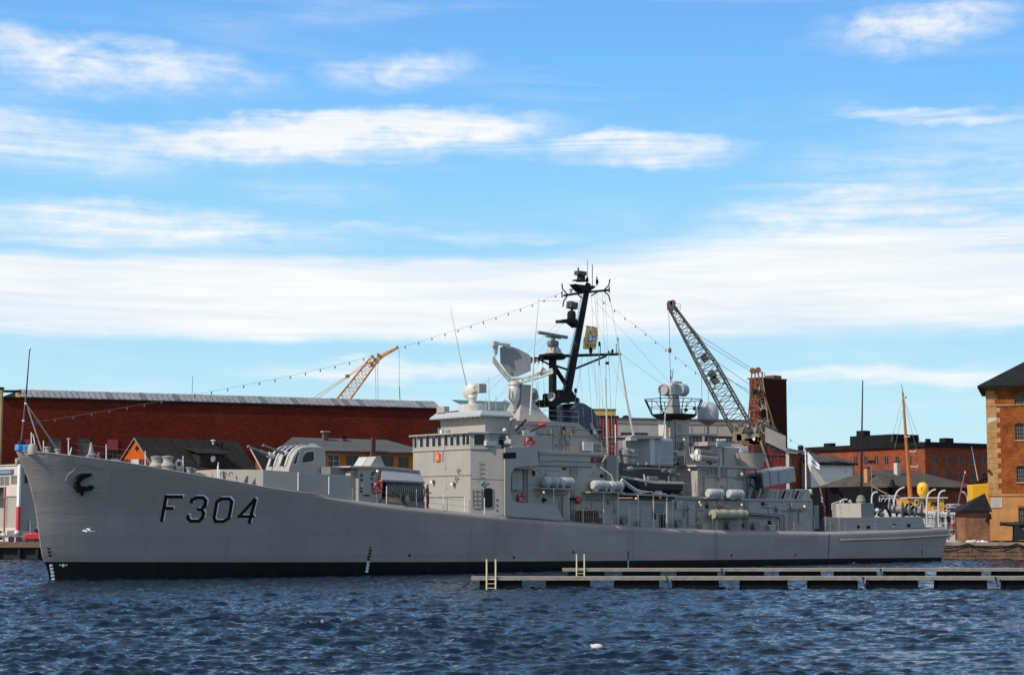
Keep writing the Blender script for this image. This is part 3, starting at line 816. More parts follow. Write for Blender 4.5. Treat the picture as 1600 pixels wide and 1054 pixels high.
# two ribbed ventilators
vprof = [(0.44, -0.7), (0.44, -0.25), (0.50, -0.18), (0.50, -0.08), (0.42, 0.02), (0.36, 0.12), (0.34, 0.30), (0.36, 0.40), (0.42, 0.48), (0.42, 0.56), (0.1, 0.60)]
LATHE('ventilator', 244, 725, 1.6, vprof, GREY, n=18)
LATHE('ventilator', 262, 724.5, 2.6, vprof, GREY, n=18)
MB().torus(S(280, 725, 2.8), 0.27, 0.09, RX, 16, 8).build('fairlead_roller', CREAM, ship, True)
PB('fairlead_base', 275, 731, 285, 741, 2.9, 2.3, GREY)
PRISM('deck_cover', [(302, 740), (312, 737.5), (322, 741), (326, 748), (302, 747)], 3.0, 1.4, GREY, bevel=0.05)
# breakwater round the gun
def wall(name, pts, th=0.06, m=GREY, zfoot=None):
    mb = MB()
    for (xa, ya, ta), (xb, yb, tb) in zip(pts[:-1], pts[1:]):
        a, b = S(xa, ya, ta), S(xb, yb, tb)
        za, zb = z_deck(a.x) - 0.1, z_deck(b.x) - 0.1
        d = Vector((b.x - a.x, b.y - a.y, 0)).normalized(); n = Vector((-d.y, d.x, 0)) * th
        mb.prism([a, b, (b.x, b.y, zb), (a.x, a.y, za)], n)
    return mb.build(name, m, ship, bevel=0.008)
bw_l = wall('breakwater', [(340, 733, 0.9), (411, 733.5, 4.0)])
wall('gun_shield_wall', [(411.3, 733.5, 4.02), (467, 737.5, 4.45), (548, 743, 4.7)])
wall('breakwater', [(340, 733, 0.9), (300, 735, -2.2)])
for x, yt in ((466, 737.5), (514, 744)):
    p = S(x, yt, 4.78); MB().tube([p + Vector((0, 0, -1.35)), p], 0.04, 6).build('stanchion', WHITE, ship)
for x, y in ((384, 750), (399, 749)):
    p = S(x, y, 3.4)
    MB().prism([p + Vector((-0.32, -0.1, -0.35)), p + Vector((0.12, -0.1, -0.35)), p + Vector((0.16, -0.1, 0.33)), p + Vector((0.02, -0.1, 0.33))], (0, 0.12, 0)).build('breakwater_gusset', GREY_D, ship)
for x, y in ((347, 741), (352, 742), (361, 741), (372, 745)):
    MB().torus(S(x, y, 2.2), 0.16, 0.03, RX, 10, 5, a0=0.2, a1=4).build('hose_hook', BLACKP, ship)
TUBE('breakwater_post', [(340.5, 748, 1.3), (340.5, 727, 1.3)], 0.06, WHITE)
TUBE('breakwater_post', [(343.5, 748, 1.4), (343.5, 733, 1.4)], 0.04, WHITE)

# ---------------------------------------------------------------- twin gun mount
gun = MB()
TG = 1.75
gpoly = [(449, 740), (452, 727), (457, 712), (464, 702), (471, 697.5), (478, 696), (500, 696), (506, 698.5), (509, 704), (510, 712), (510, 742)]
g_pts = [S(x, y, TG) for x, y in gpoly]
# cross-section lofted over the width with rounded shoulders
secs = []
for (tt, ins) in ((TG, 0.12), (TG - 0.08, 0.03), (TG - 0.22, 0.0), (-TG + 0.22, 0.0), (-TG + 0.08, 0.03), (-TG, 0.12)):
    cxm = sum(p.x for p in g_pts) / len(g_pts); czm = g_pts[0].z + 0.4
    row = []
    for p in g_pts:
        k = 1 - ins / 2.2 if p.z > g_pts[0].z + 0.7 else 1 - ins / 4
        row.append((cxm + (p.x - cxm) * k, -tt, czm + (p.z - czm) * (k if p.z > czm else 1)))
    secs.append(row)
n = len(g_pts); vs = [p for r in secs for p in r]
fs = [(i * n + j, i * n + (j + 1) % n, (i + 1) * n + (j + 1) % n, (i + 1) * n + j) for i in range(len(secs) - 1) for j in range(n)]
fs += [tuple(range(n)), tuple((len(secs) - 1) * n + j for j in range(n))]
gunhouse = gun.add(vs, fs).build('gun_turret', GREY, ship, smooth=True)
front = [g_pts[i] for i in range(1, 7)]
def front_band(name, t0, t1, lift, m, i0=0, i1=6):
    mb = MB(); pts = front[i0:i1]
    nr = []
    for i, p in enumerate(pts):
        a = pts[max(0, i - 1)]; b = pts[min(len(pts) - 1, i + 1)]
        d = (b - a); q = Vector((-d.z, 0, d.x)).normalized()
        nr.append(q if q.z > 0 or q.x < 0 else -q)
    lo = [p - q * 0.05 for p, q in zip(pts, nr)]; hi = [p + q * lift for p, q in zip(pts, nr)]
    poly = lo + hi[::-1]
    mb.prism([(p.x, -t0, p.z) for p in poly], (0, t0 - t1, 0))
    return mb.build(name, m, gunhouse)
GLT = mat('turret_rib_paint', (0.50, 0.49, 0.46), 0.45, var=0.05)
front_band('gun_slot', 1.12, 0.50, 0.03, BLACKP, 0, 6)
front_band('gun_slot', -0.50, -1.12, 0.03, BLACKP, 0, 6)
front_band('sight_port', 0.28, -0.28, 0.025, BLACKP, 2, 5)
for (a, b) in ((1.34, 1.13), (0.49, 0.30), (-0.30, -0.49), (-1.13, -1.34)):
    front_band('turret_rib', a, b, 0.10, GLT)
# barrels
el = math.radians(13)
for tt, (mx, my), (ex, ey) in ((0.81, (447, 709), (411, 695.3)), (-0.81, (422, 711), (387, 697.3))):
    a = S(mx, my, tt); b = S(ex, ey, tt)
    d = (b - a).normalized()
    MB().tube([a - d * 0.2, a + d * 0.9], 0.13, 10).tube([a + d * 0.88, b], 0.085, 10, 0.07).tube([b - d * 0.22, b + d * 0.02], 0.095, 10).build('gun_barrel', GREY_D, gunhouse, True)
    MB().tube([a - d * 0.35, a + d * 0.18], 0.23, 12).build('gun_mantlet', GLT, gunhouse, True)
# port cab window and its neighbour
def side_panel(name, poly, t, th, m, parent):
    return MB().prism([S(x, y, t) for x, y in poly], (0, -th, 0)).build(name, m, parent)
side_panel('turret_window_frame', [(470.5, 724), (472, 712), (476, 706), (482, 703.3), (491, 702.8), (492, 720), (481, 723.3)], TG - 0.01, 0.05, GLT, gunhouse)
side_panel('turret_window', [(472.2, 722.2), (473.5, 713), (477, 707.6), (482.5, 705.2), (490, 704.8), (490.6, 718.8), (481, 721.6)], TG + 0.045, 0.02, GLASSD, gunhouse)
side_panel('turret_window_frame', [(456.5, 726), (463.5, 705.5), (469.5, 703.5), (466, 712), (464, 725)], TG - 0.06, 0.08, GLT, gunhouse)
side_panel('turret_window', [(458.2, 724.3), (464, 707.5), (468, 705.7), (464.9, 712.5), (463, 723.8)], TG + 0.025, 0.02, GLASSD, gunhouse)
LATHE('turret_hatch', 489, 696.3, 0.6, [(0.35, -0.1), (0.35, 0.08), (0.3, 0.13), (0.02, 0.14)], CREAM, gunhouse, 14)
# emblem between the guns: a yellow and blue badge
eb = MB(); c = S(431, 728, 0.0)
nrm = (front[1] - front[0]).normalized()
for (u, w, r) in ((0.0, 0.05, 0.17), (-0.12, -0.22, 0.10), (0.14, 0.2, 0.09)):
    p = front[0].lerp(front[2], 0.42) + Vector((-0.06, 0, 0)) + nrm * w
    eb.ball((p.x, u + 0.05, p.z), r, 8, 5, (0.35, 1, 1))
eb.build('emblem', mat('emblem_yellow', (0.75, 0.5, 0.06), 0.5, var=0), gunhouse)
eb2 = MB()
for (u, w, r) in ((-0.18, 0.12, 0.10), (0.14, -0.12, 0.08)):
    p = front[0].lerp(front[2], 0.42) + Vector((-0.07, 0, 0)) + nrm * w
    eb2.ball((p.x, u + 0.05, p.z), r, 8, 5, (0.35, 1, 1))
eb2.build('emblem_detail', mat('emblem_blue', (0.1, 0.25, 0.55), 0.5, var=0), gunhouse)
pz = z_deck(g_pts[5].x)
LATHE('gun_platform', 480, 742, 0, [(2.4, -2.2), (2.4, -0.35), (2.2, -0.3), (0.1, -0.28)], GREY, n=28)

# ---------------------------------------------------------------- depth-charge launcher house forward of the bridge
zd = z_deck(S(575, 780, 4.3).x) - 0.1
lh = PRISM('launcher_house', [(560, 730), (597, 731.5), (597, 792), (560, 788)], 4.3, 1.2, GREY, bevel=0.04)
PRISM('launcher_front_cowl', [(547, 742), (549, 734), (554, 730), (560.5, 729.5), (560.5, 788), (548, 786)], 3.9, 1.4, GREY, bevel=0.03, smooth=False)
PRISM('launcher_roof', [(546, 729.5), (548, 727.3), (598, 727.6), (656, 734.5), (657, 737.5), (597, 731.3), (548, 731)], 4.45, 0.6, GREY, bevel=0.02)
# low box forward of it
PB('ready_locker', 516, 729, 546, 744, 3.2, 1.8, GREY_D)
lat = MB()
# pyramid cover: sloped roof in two panels
aL = S(563, 727.5, 3.9); aR = S(602, 728.5, 3.9); ap = S(589, 713, 3.4)
for k, (t0, t1) in enumerate(((3.9, 2.75), (2.68, 1.5))):
    MB().prism([(aL.x + 0.9, -t0, aL.z), (aR.x, -t0, aR.z), (ap.x, -t0 , ap.z), (ap.x - 0.42, -t0, ap.z)], (0, t0 - t1, 0)).build('launcher_hatch_cover', mat('pale_grey_paint', (0.46, 0.46, 0.45), 0.5, var=0.05) if k else GREY, ship, bevel=0.02)
TUBE('small_aerial', [(579, 714, 2.6), (579.5, 706, 2.6)], 0.03, GREY_D)
# sloping apron and the curved bars of the launcher shield
apn = [S(597, 732, 4.35), S(657, 738, 4.35)]
ap2 = [S(597, 749, 4.95), S(663.5, 752.5, 4.95)]
MB().prism([apn[0], apn[1], ap2[1], ap2[0]], (0, 0.12, 0)).build('launcher_apron', GREY_B, ship, bevel=0.02)
MB().prism([ap2[0] + Vector((0, -0.01, 0)), ap2[1] + Vector((0, -0.01, 0)), ap2[1] + Vector((0, -0.01, -0.14)), ap2[0] + Vector((0, -0.01, -0.14))], (0, 0.5, 0)).build('apron_lip', GREY_D, ship)
PRISM('launcher_back', [(597, 745), (662, 750), (662, 795), (597, 790)], 3.9, 1.2, BLACKP, bevel=0)
PRISM('launcher_sill', [(597, 779), (664, 784), (664, 797), (597, 790)], 4.6, 3.8, GREY_D, bevel=0.02)
NB = 19
for i in range(NB):
    f = (i + 0.5) / NB
    x = 598.5 + f * 61
    yt, yb = 750.5 + f * 3.5, 777.5 + f * 5.5
    pts = []
    for k in range(8):
        g = k / 7
        bow = 0.42 * math.sin(math.pi * min(1, g * 0.9 + 0.1)) - 0.1 * g
        p = S(x + 2.0 * math.sin(g * math.pi / 2), yt + (yb - yt) * g, 4.15)
        pts.append((p.x + 0.05 * g, p.y - bow, p.z))
    MB().tube(pts, 0.058, 5).build('shield_bar', GREY, ship, True)
# door on the house side with its clips
side_panel('house_door', [(566, 738), (568, 736), (578, 736.5), (580, 739), (580, 771), (578, 773), (568, 772), (566, 770)], 4.31, 0.05, GREY, ship)
for (x, y) in ((565, 742), (565, 749), (564.5, 762), (564.5, 767), (581.5, 741), (583, 738), (581, 747), (581, 756), (576, 773.5), (572, 773)):
    BOXC('door_clip', x, y, 4.37, 0.10, 0.04, 0.05, BLACKP, bevel=0)
def deck_lamp(px, py, t, r=0.085, hood=True):
    p = S(px, py, t)
    o = MB().lathe(p, [(r * 1.5, 0), (r * 1.5, 0.1), (r * 1.1, 0.14)], 8, RX).build('deck_lamp', REDP if hood else GREY, ship)
    MB().ball(p + Vector((0, -0.16, 0)), r, 8, 5).build('lamp_glass', LAMP, o, True)
deck_lamp(587.5, 735.5, 4.35, hood=False)
PB('red_locker_post', 596, 743, 598.5, 762, 4.75, 4.6, REDP)
# reel of hose and timber pack on the side deck
PRISM('dunnage_timber', [(607, 776), (624, 777.5), (627, 781), (625, 786), (607, 784)], 4.7, 4.2, WOOD, bevel=0.02)
reel = MB().torus(S(637, 780, 4.7), 0.33, 0.06, RX @ Matrix.Rotation(0.3, 3, 'Y'), 16, 6).build('hose_reel', GREY_D, ship, True)
MB().ball(S(636, 780, 4.75), 0.3, 10, 6, (0.6, 0.5, 1.2)).build('hose_coil', mat('rope_tan', (0.42, 0.29, 0.16), 0.8, var=0.2, vs=6), ship, True)
for x, yt, yb, t in ((604, 759, 786, 5.0), (650.5, 764, 790, 5.0), (692.5, 771, 795, 5.1), (757, 777, 803, 5.2), (726, 775, 799, 5.15)):
    TUBE('stanchion', [(x, yb, t), (x, yt, t)], 0.032, WHITE)

# ---------------------------------------------------------------- bridge
TC = 4.0
sF = S(735, 700, TC).x                       # front bulkhead station
c2 = S(790, 720, 5.35)                       # where the angled cheek meets the side
zT = S(735, 699, TC).z
zW = S(757, 678, 3.6).z
zB = z_deck(sF) - 0.15
s_aft = S(798, 750, 5.35).x
def plan_prism(name, plan, z0, z1, m=GREY, parent=None, bevel=0.02, lean=0.0):
    n = len(plan); vs = []
    cxm = max(p[0] for p in plan)
    for (x, y) in plan: vs.append((x, y, z0))
    for (x, y) in plan: vs.append((x + lean * (1 if x < sF + 3 else 0), y * (1 - 0.0), z1))
    fs = [tuple(range(n - 1, -1, -1)), tuple(range(n, 2 * n))] + [(i, (i + 1) % n, (i + 1) % n + n, i + n) for i in range(n)]
    return MB().add(vs, fs).build(name, m, parent or ship, bevel=bevel)
planL = [(sF, TC), (sF, -TC), (c2.x, -5.3), (s_aft, -5.4), (s_aft, 5.4), (c2.x, 5.3)]
bridge = plan_prism('bridge_house', planL, zB, zT - 0.1, GREY)
# belt under the windows, then the window band with posts
planM = [(sF - 0.08, TC + 0.05), (sF - 0.08, -TC - 0.05), (sF + 1.25, -4.75), (s_aft, -4.75), (s_aft, 4.75), (sF + 1.25, 4.75)]
plan_prism('window_belt', planM, zT - 0.12, zT - 0.02, GREY, bridge, 0.01)
z0w, z1w = zT - 0.02, zW
planN = [(sF - 0.02, TC), (sF - 0.02, -TC), (sF + 1.25, -4.7), (s_aft - 0.5, -4.7), (s_aft - 0.5, 4.7), (sF + 1.25, 4.7)]
plan_prism('wheelhouse', planN, z0w, z1w, GREY, bridge, 0.01)
plan_prism('wheelhouse_roof', [(sF - 0.30, TC + 0.2), (sF - 0.30, -TC - 0.1), (sF + 1.2, -4.95), (s_aft, -4.95), (s_aft, 4.95), (sF + 1.2, 4.95)], z1w, z1w + 0.12, GREY, bridge, 0.02)
wz0, wz1 = z0w + 0.26, z1w - 0.13
def face_window(y0, y1, z0, z1, s, name='bridge_window'):
    fr_ = MB()
    w = 0.05
    fr_.box(s - 0.05, s - 0.022, y0 - w, y1 + w, z0 - w, z0).box(s - 0.05, s - 0.022, y0 - w, y1 + w, z1, z1 + w)
    fr_.box(s - 0.05, s - 0.022, y0 - w, y0 - 0.002, z0 + 0.001, z1 - 0.001).box(s - 0.05, s - 0.022, y1 + 0.002, y1 + w, z0 + 0.001, z1 - 0.001)
    o = MB().box(s - 0.035, s - 0.021, y0, y1, z0, z1).build(name, GLASSD, bridge)
    fr_.build('window_frame', CREAM, o)
zc_ = []
for zx in (185, 213, 250, 290, 331, 368, 411, 450, 490, 530, 569):
    px = 600 + zx / 4.215
    p = SHIP.side(px, 580 + 450 / 4.215, sF)
    if abs(p.y) > TC - 0.2: p.y = math.copysign(TC - 0.32, p.y)
    face_window(p.y - 0.235, p.y + 0.235, wz0, wz1, sF)
# cheek windows on the angled face
def cheek_window(f0, f1, z0, z1):
    a = Vector((sF - 0.02, -TC, 0)); b = Vector((sF + 1.25, -4.7, 0)); nrm = Vector((-0.7, -1.27, 0)).normalized()
    p0, p1 = a.lerp(b, f0) + nrm * 0.012, a.lerp(b, f1) + nrm * 0.012
    o = MB().prism([(p0.x, p0.y, z0), (p1.x, p1.y, z0), (p1.x, p1.y, z1), (p0.x, p0.y, z1)], nrm * 0.02).build('bridge_window', GLASSD, bridge)
    q0, q1 = a.lerp(b, f0 - 0.05) + nrm * 0.004, a.lerp(b, f1 + 0.05) + nrm * 0.004
    MB().prism([(q0.x, q0.y, z0 - 0.05), (q1.x, q1.y, z0 - 0.05), (q1.x, q1.y, z1 + 0.05), (q0.x, q0.y, z1 + 0.05)], nrm * 0.018).build('window_frame', CREAM, o)
cheek_window(0.22, 0.82, wz0 - 0.02, wz1 + 0.05)
# wipers and little projections on the wheelhouse front
for i in range(6):
    y = -3.2 + i * 1.25
    MB().box(sF - 0.32, sF - 0.02, y - 0.05, y + 0.05, z1w - 0.16, z1w - 0.04).build('wiper_box', GREY_D, bridge)
MB().beam((sF - 0.1, TC + 0.35, z1w + 0.02), (sF - 0.1, TC - 0.05, z1w + 0.02), 0.10).build('side_light', CREAM, bridge)
# upper house
TU = 3.1
cu = S(758, 660, TU); sU = cu.x; zE = S(758, 650, TU).z; sU1 = S(797, 660, TU).x
plan_prism('upper_house', [(sU, TU), (sU, -TU), (sU1, -TU), (sU1, TU)], z1w + 0.12, zE, GREY, bridge, 0.03)
zR0, zR1 = zE, S(758, 640.5, TU).z
vs = [(sU - 0.75, TU + 0.55, zR0 - 0.02), (sU - 0.75, -TU - 0.35, zR0 - 0.02), (sU1 + 0.1, -TU - 0.35, zR0 - 0.02), (sU1 + 0.1, TU + 0.35, zR0 - 0.02),
      (sU - 0.35, TU + 0.2, zR1), (sU - 0.35, -TU - 0.05, zR1), (sU1, -TU - 0.05, zR1), (sU1, TU + 0.05, zR1),
      (sU - 0.75, TU + 0.55, zR0 + 0.10), (sU - 0.75, -TU - 0.35, zR0 + 0.10), (sU1 + 0.1, -TU - 0.35, zR0 + 0.10), (sU1 + 0.1, TU + 0.35, zR0 + 0.10)]
MB().add(vs, [(3, 2, 1, 0), (0, 1, 9, 8), (1, 2, 10, 9), (2, 3, 11, 10), (3, 0, 8, 11), (8, 9, 5, 4), (9, 10, 6, 5), (10, 11, 7, 6), (11, 8, 4, 7), (4, 5, 6, 7)]).build('upper_roof', mat('roof_grey', (0.36, 0.365, 0.37), 0.5, var=0.06), bridge)
for i in range(9):
    y = -TU + 0.35 + i * (2 * TU - 0.7) / 8
    MB().prism([(sU - 0.02, y - 0.17, zE - 0.01), (sU - 0.45, y - 0.17, zE - 0.01), (sU - 0.02, y - 0.17, zE - 0.16)], (0, 0.34, 0)).build('eave_bracket', GREY, bridge)
MB().box(sU - 0.5, sU + 0.05, TU - 1.2, TU - 0.1, zR1, zR1 + 0.55).build('roof_locker', GREY, bridge, bevel=0.02)
o = MB().box(sU - 0.35, sU + 0.1, 2.2, TU - 0.1, zR1 + 0.02, zR1 + 0.45)
# gear on the wheelhouse roof in front of the upper house
zq = z1w + 0.12
MB().box(sF + 0.2, sF + 0.6, 0.9, 1.6, zq, zq + 0.42).build('signal_lamp_box', BLACKP, bridge, bevel=0.02)
MB().box(sF + 0.2, sF + 0.55, 0.25, 0.65, zq, zq + 0.45).build('signal_box', WHITE, bridge, bevel=0.02)
MB().beam((sF + 0.1, 2.4, zq + 0.52), (sF + 0.1, 0.2, zq + 0.52), 0.10, 0.06).build('navigation_radar_bar', BLACKP, bridge)
MB().beam((sF + 0.1, 0.5, zq), (sF + 0.1, 0.5, zq + 0.5), 0.08).build('radar_post', GREY, bridge)
MB().lathe((sF + 0.4, -0.4, zq), [(0.2, 0), (0.2, 0.3), (0.05, 0.38)], 10).build('searchlight', GREY, bridge, True)
# fittings on the front bulkhead
def fp(px, py, s=None): return SHIP.side(px, py, (s if s is not None else sF) - 0.02)
pc = fp(685, 714)
crest = MB().prism([(sF - 0.02, pc.y - 0.28, pc.z - 0.36), (sF - 0.02, pc.y + 0.28, pc.z - 0.36), (sF - 0.02, pc.y + 0.28, pc.z + 0.28), (sF - 0.02, pc.y, pc.z + 0.46), (sF - 0.02, pc.y - 0.28, pc.z + 0.28)], (-0.08, 0, 0)).build('ship_badge', mat('badge_red', (0.75, 0.07, 0.02), 0.5, var=0.1), bridge)
MB().box(sF - 0.13, sF - 0.101, pc.y - 0.1, pc.y + 0.1, pc.z - 0.2, pc.z + 0.2).build('badge_charge', mat('badge_gold', (0.75, 0.45, 0.08), 0.4, var=0), crest)
for dx in (-0.62, 0.62):
    MB().box(sF - 0.05, sF - 0.01, pc.y + dx - 0.03, pc.y + dx + 0.03, pc.z - 0.4, pc.z + 0.55).build('badge_bracket', GREY_D, bridge)
for (px, py) in ((678, 751.5), (710, 755)):
    q = fp(px, py)
    o = MB().lathe(q, [(0.16, 0), (0.16, 0.2), (0.1, 0.26)], 8, Matrix.Rotation(-math.pi / 2, 3, 'Y')).build('bulkhead_lamp', GREY_D, bridge)
    MB().ball(q + Vector((-0.28, 0, -0.05)), 0.10, 8, 5).build('lamp_glass', LAMP, o, True)
for (px, py, m) in ((718, 735, GREY_D), (715, 748, GREY_D)):
    q = fp(px, py); MB().torus(q + Vector((-0.12, 0, 0)), 0.16, 0.05, RY, 10, 6, a0=0, a1=4.5).build('hook', m, bridge)
for (y, w0, w1) in ((744.5, 641, 735), (776.5, 668, 727)):
    a, b = fp(w0, y), fp(w1, y); MB().beam(a, Vector((a.x, b.y, a.z)), 0.05).build('grab_rail', GREY_D, bridge)
# fittings on the angled cheek (its own frame)
ck_a = Vector((sF, -TC, 0)); ck_b = Vector((c2.x, -5.3, 0)); ck_d = (ck_b - ck_a).normalized(); ck_n = Vector((ck_d.y, -ck_d.x, 0))
if ck_n.y > 0: ck_n = -ck_n
def cheek(px, py, off=0.0):
    r = ray(px, py); wx = SHIP.x * ck_n.x + SHIP.y * ck_n.y
    o_w = SHIP.O + SHIP.x * ck_a.x + SHIP.y * ck_a.y
    k = (o_w - CAM).dot(wx) / r.dot(wx); w = CAM + r * k - SHIP.O
    p = Vector((w.dot(SHIP.x), w.dot(SHIP.y), w.z)); return p + ck_n * off
def cheek_panel(name, poly, th, m, off=0.004, parent=None):
    return MB().prism([cheek(x, y, off) for x, y in poly], ck_n * th).build(name, m, parent or bridge)
def rrect(x0, y0, x1, y1, r):
    return [(x0, y0 + r), (x0 + r * 0.3, y0 + r * 0.3), (x0 + r, y0), (x1 - r, y0), (x1 - r * 0.3, y0 + r * 0.3), (x1, y0 + r), (x1, y1 - r), (x1 - r * 0.3, y1 - r * 0.3), (x1 - r, y1), (x0 + r, y1), (x0 + r * 0.3, y1 - r * 0.3), (x0, y1 - r)]
cheek_panel('doorway_rim', rrect(754.3, 760.5, 770.8, 794, 4), 0.05, GREY)
cheek_panel('doorway', rrect(755.8, 762, 769.3, 792.6, 3.5), 0.02, BLACKP, 0.056)
leaf = cheek_panel('door_leaf', rrect(737, 760.5, 753, 793.5, 3.5), 0.06, GREY, 0.02)
for y in (767, 774, 781, 787.5):
    MB().beam(cheek(738, y, 0.1), cheek(752, y, 0.1), 0.05).build('door_stiffener', GREY_D, leaf)
for x in (738.5, 745, 751.5):
    MB().beam(cheek(x, 764, 0.105), cheek(x, 790, 0.105), 0.05).build('door_stiffener', GREY_D, leaf)
for y in range(722, 752, 7):
    MB().beam(cheek(746, y, 0.09), cheek(754, y - 0.4, 0.09), 0.045).build('rung', GREY_D, bridge)
MB().ball(cheek(752.5, 755, 0.1), 0.12, 8, 5, (1, 1, 1.3)).build('green_lamp', mat('green_lamp', (0.03, 0.35, 0.22), 0.3, var=0), bridge, True)
MB().beam(cheek(754, 753.5, 0.1), cheek(760, 750, 0.1), 0.05).build('lamp_arm', GREY_D, bridge)
MB().beam(cheek(735.5, 747, 0.01), cheek(786, 749, 0.01), 0.03).build('plate_seam', GREY_D, bridge)
for (x, y) in ((776, 780), (776, 788), (776, 796)):
    MB().obox(cheek(x, y, 0.02), 0.08, 0.05, 0.05).build('vent_knob', GREY_D, bridge)
# port side plating with the rounded opening behind the bridge
side = [(789, 698.5), (840, 696.5), (841.5, 727), (809, 729), (803, 732), (799.5, 738), (798.5, 748), (798.5, 770), (799.5, 777), (802.5, 782), (808, 784), (867, 789), (873, 795), (881.5, 813), (789, 806)]
PRISM('side_plating', side, 5.48, 5.36, GREY, bevel=0.01)
wing = PB('bridge_wing', 800, 697, 840.6, 727, 5.35, 4.0, GREY, bridge)
side_panel('wing_port', [(786, 707), (806, 706), (806.5, 715.5), (786, 716.5)], 5.485, 0.02, BLACKP, bridge)
PB('wing_underside_beam', 803, 729, 842, 732, 5.3, 5.2, GREY, bridge)
# open wing beside the wheelhouse: lockers and lamps
PB('wing_locker', 760, 688.5, 776.5, 696, 4.9, 4.3, CREAM, bridge)
PB('wheelhouse_door', 780, 682.5, 787, 694, 4.76, 4.72, BLACKP, bridge)
MB().ball(S(788.5, 672, 4.0), 0.2, 10, 6).build('searchlight', CREAM, bridge, True)
MB().ball(S(790, 691, 4.9), 0.2, 10, 6).build('searchlight', CREAM, bridge, True)
for y in (681, 687):
    TUBE('wing_rail', [(760, y - 1, 4.9), (800, y - 2, 4.9)], 0.02, GREY, bridge)
TUBE('wing_brace', [(806, 672, 4.6), (822, 655, 4.0)], 0.08, BLACKP, bridge)
# director on the bridge roof
dx_, dz = S(738, 640, 0.0).x, zR1
dirb = MB().lathe((dx_, 0, dz - 0.05), [(1.15, 0), (1.15, 0.65), (1.05, 0.7), (0.6, 0.72)], 24).build('director_base', CREAM, ship, True)
MB().lathe((dx_, 0, dz + 0.65), [(0.36, 0), (0.3, 0.35), (0.42, 0.6), (0.3, 0.8)], 16).build('director_pedestal', CREAM, dirb, True)
MB().lathe((dx_, 0.25, S(738, 611, 0).z), [(0.1, -0.5), (0.5, -0.35), (0.72, 0.0), (0.72, 0.1), (0.5, 0.3), (0.1, 0.35)], 20, Matrix.Rotation(math.radians(25), 3, 'Z') @ Matrix.Rotation(-math.pi / 2 * 1.0, 3, 'Y')).build('director_dish', CREAM, dirb, True)
bx = MB().box(dx_ + 0.15, dx_ + 0.95, -0.75, -0.1, S(748, 614, 0).z, S(748, 600, 0).z).build('director_box', GREY, dirb, bevel=0.04)
MB().obox((dx_ - 0.5, -0.9, S(728, 614, 0).z), 0.25, 0.1, 0.06, Matrix.Rotation(-0.5, 3, 'Y')).build('director_arm', GREY_D, dirb)
# ---------------------------------------------------------------- midships deckhouse
TM = 4.25
mid = PRISM('midships_house', [(797, 704), (946, 709.5), (949, 713), (967, 713.5), (967, 826), (797, 812)], TM, -TM, GREY, bevel=0.03)
PRISM('house_roof_edge', [(842, 703.5), (947, 708), (947, 712.5), (842, 709)], TM + 0.22, -TM - 0.2, GREY, mid, 0.03)
PRISM('house_shoulder', [(843, 709.3), (948, 712.7), (945, 722), (860, 719), (843, 722)], TM + 0.12, TM - 0.05, GREY, mid, 0.02)
for (x0, y0, x1, y1) in ((840, 734.5, 876, 736), (818, 757, 880, 760), (920, 743, 962, 745), (985, 786, 1050, 789)):
    a, b = S(x0, y0, TM + 0.015), S(x1, y1, TM + 0.015); MB().beam(a, (b.x, a.y, a.z), 0.03, 0.05).build('plate_seam', GREY_D, mid)
# recess shadow panel, door frame, pipes
for x in (819, 824):
    TUBE('riser_pipe', [(x, 800, TM + 0.1), (x, 733, TM + 0.1)], 0.05, GREY_D, mid)
PB('vent_trunk', 800, 733, 816, 765, TM + 0.35, TM, GREY, mid)
door_mid = side_panel('house_door', rrect(878, 772, 884.5, 802, 1.5), TM + 0.01, 0.06, GREY_D, mid)
PB('cable_trunk', 880, 773, 890, 812, TM + 0.2, TM + 0.02, GREY, mid)
# upper deckhouse behind the bridge
up = PRISM('upper_deckhouse', [(805, 656), (903, 660), (918, 672), (947, 700), (947, 709), (797, 704), (797, 668)], 3.1, -3.1, GREY, bevel=0.03)
for x in (864, 877, 884):
    a, b = S(x, 668, 3.12), S(x, 704, 3.12); MB().beam(a, b, 0.04).build('plate_seam', GREY_D, up)
for (x, y) in ((860, 675.5), (879.5, 675), (891, 678), (890.5, 700)):
    MB().lathe(S(x, y, 3.1), [(0.17, 0), (0.17, 0.09), (0.12, 0.14), (0.02, 0.15)], 10, RX).build('yellow_vent_cap', mat('yellow_paint', (0.62, 0.43, 0.05), 0.5, var=0.1), up, True)
TUBE('brace_bar', [(881, 680, 3.2), (888, 695, 3.2)], 0.05, GREY_D, up)
TUBE('brace_bar', [(880, 695, 3.2), (890, 695, 3.2)], 0.04, GREY_D, up)
scr = PB('flag_deck_screen', 798.5, 680, 863, 703.5, 4.2, 3.95, GREY)
PB('screen_lit_front', 797.5, 680, 799, 703.5, 4.15, 1.5, mat('pale_grey_paint', (0.46, 0.46, 0.45), 0.5, var=0.05), scr)  # paler than the screen itself, sunlight on the front put into the colour
PB('flag_locker', 818, 672.5, 836, 681, 3.7, 3.2, CREAM, scr)
TUBE('boom', [(829, 674, 3.8), (848, 665, 3.8)], 0.05, BLACKP, scr)
MB().ball(S(848, 663.5, 3.8), 0.28, 10, 6, (1.3, 1, 0.7)).build('red_float', REDP, scr, True)
for (x, y, r) in ((818.5, 667, 0.2), (815, 663, 0.14), (808, 668, 0.22)):
    MB().ball(S(x, y, 3.9), r, 10, 6).build('lamp_body', GREY_D if r > 0.15 else REDP, scr, True)
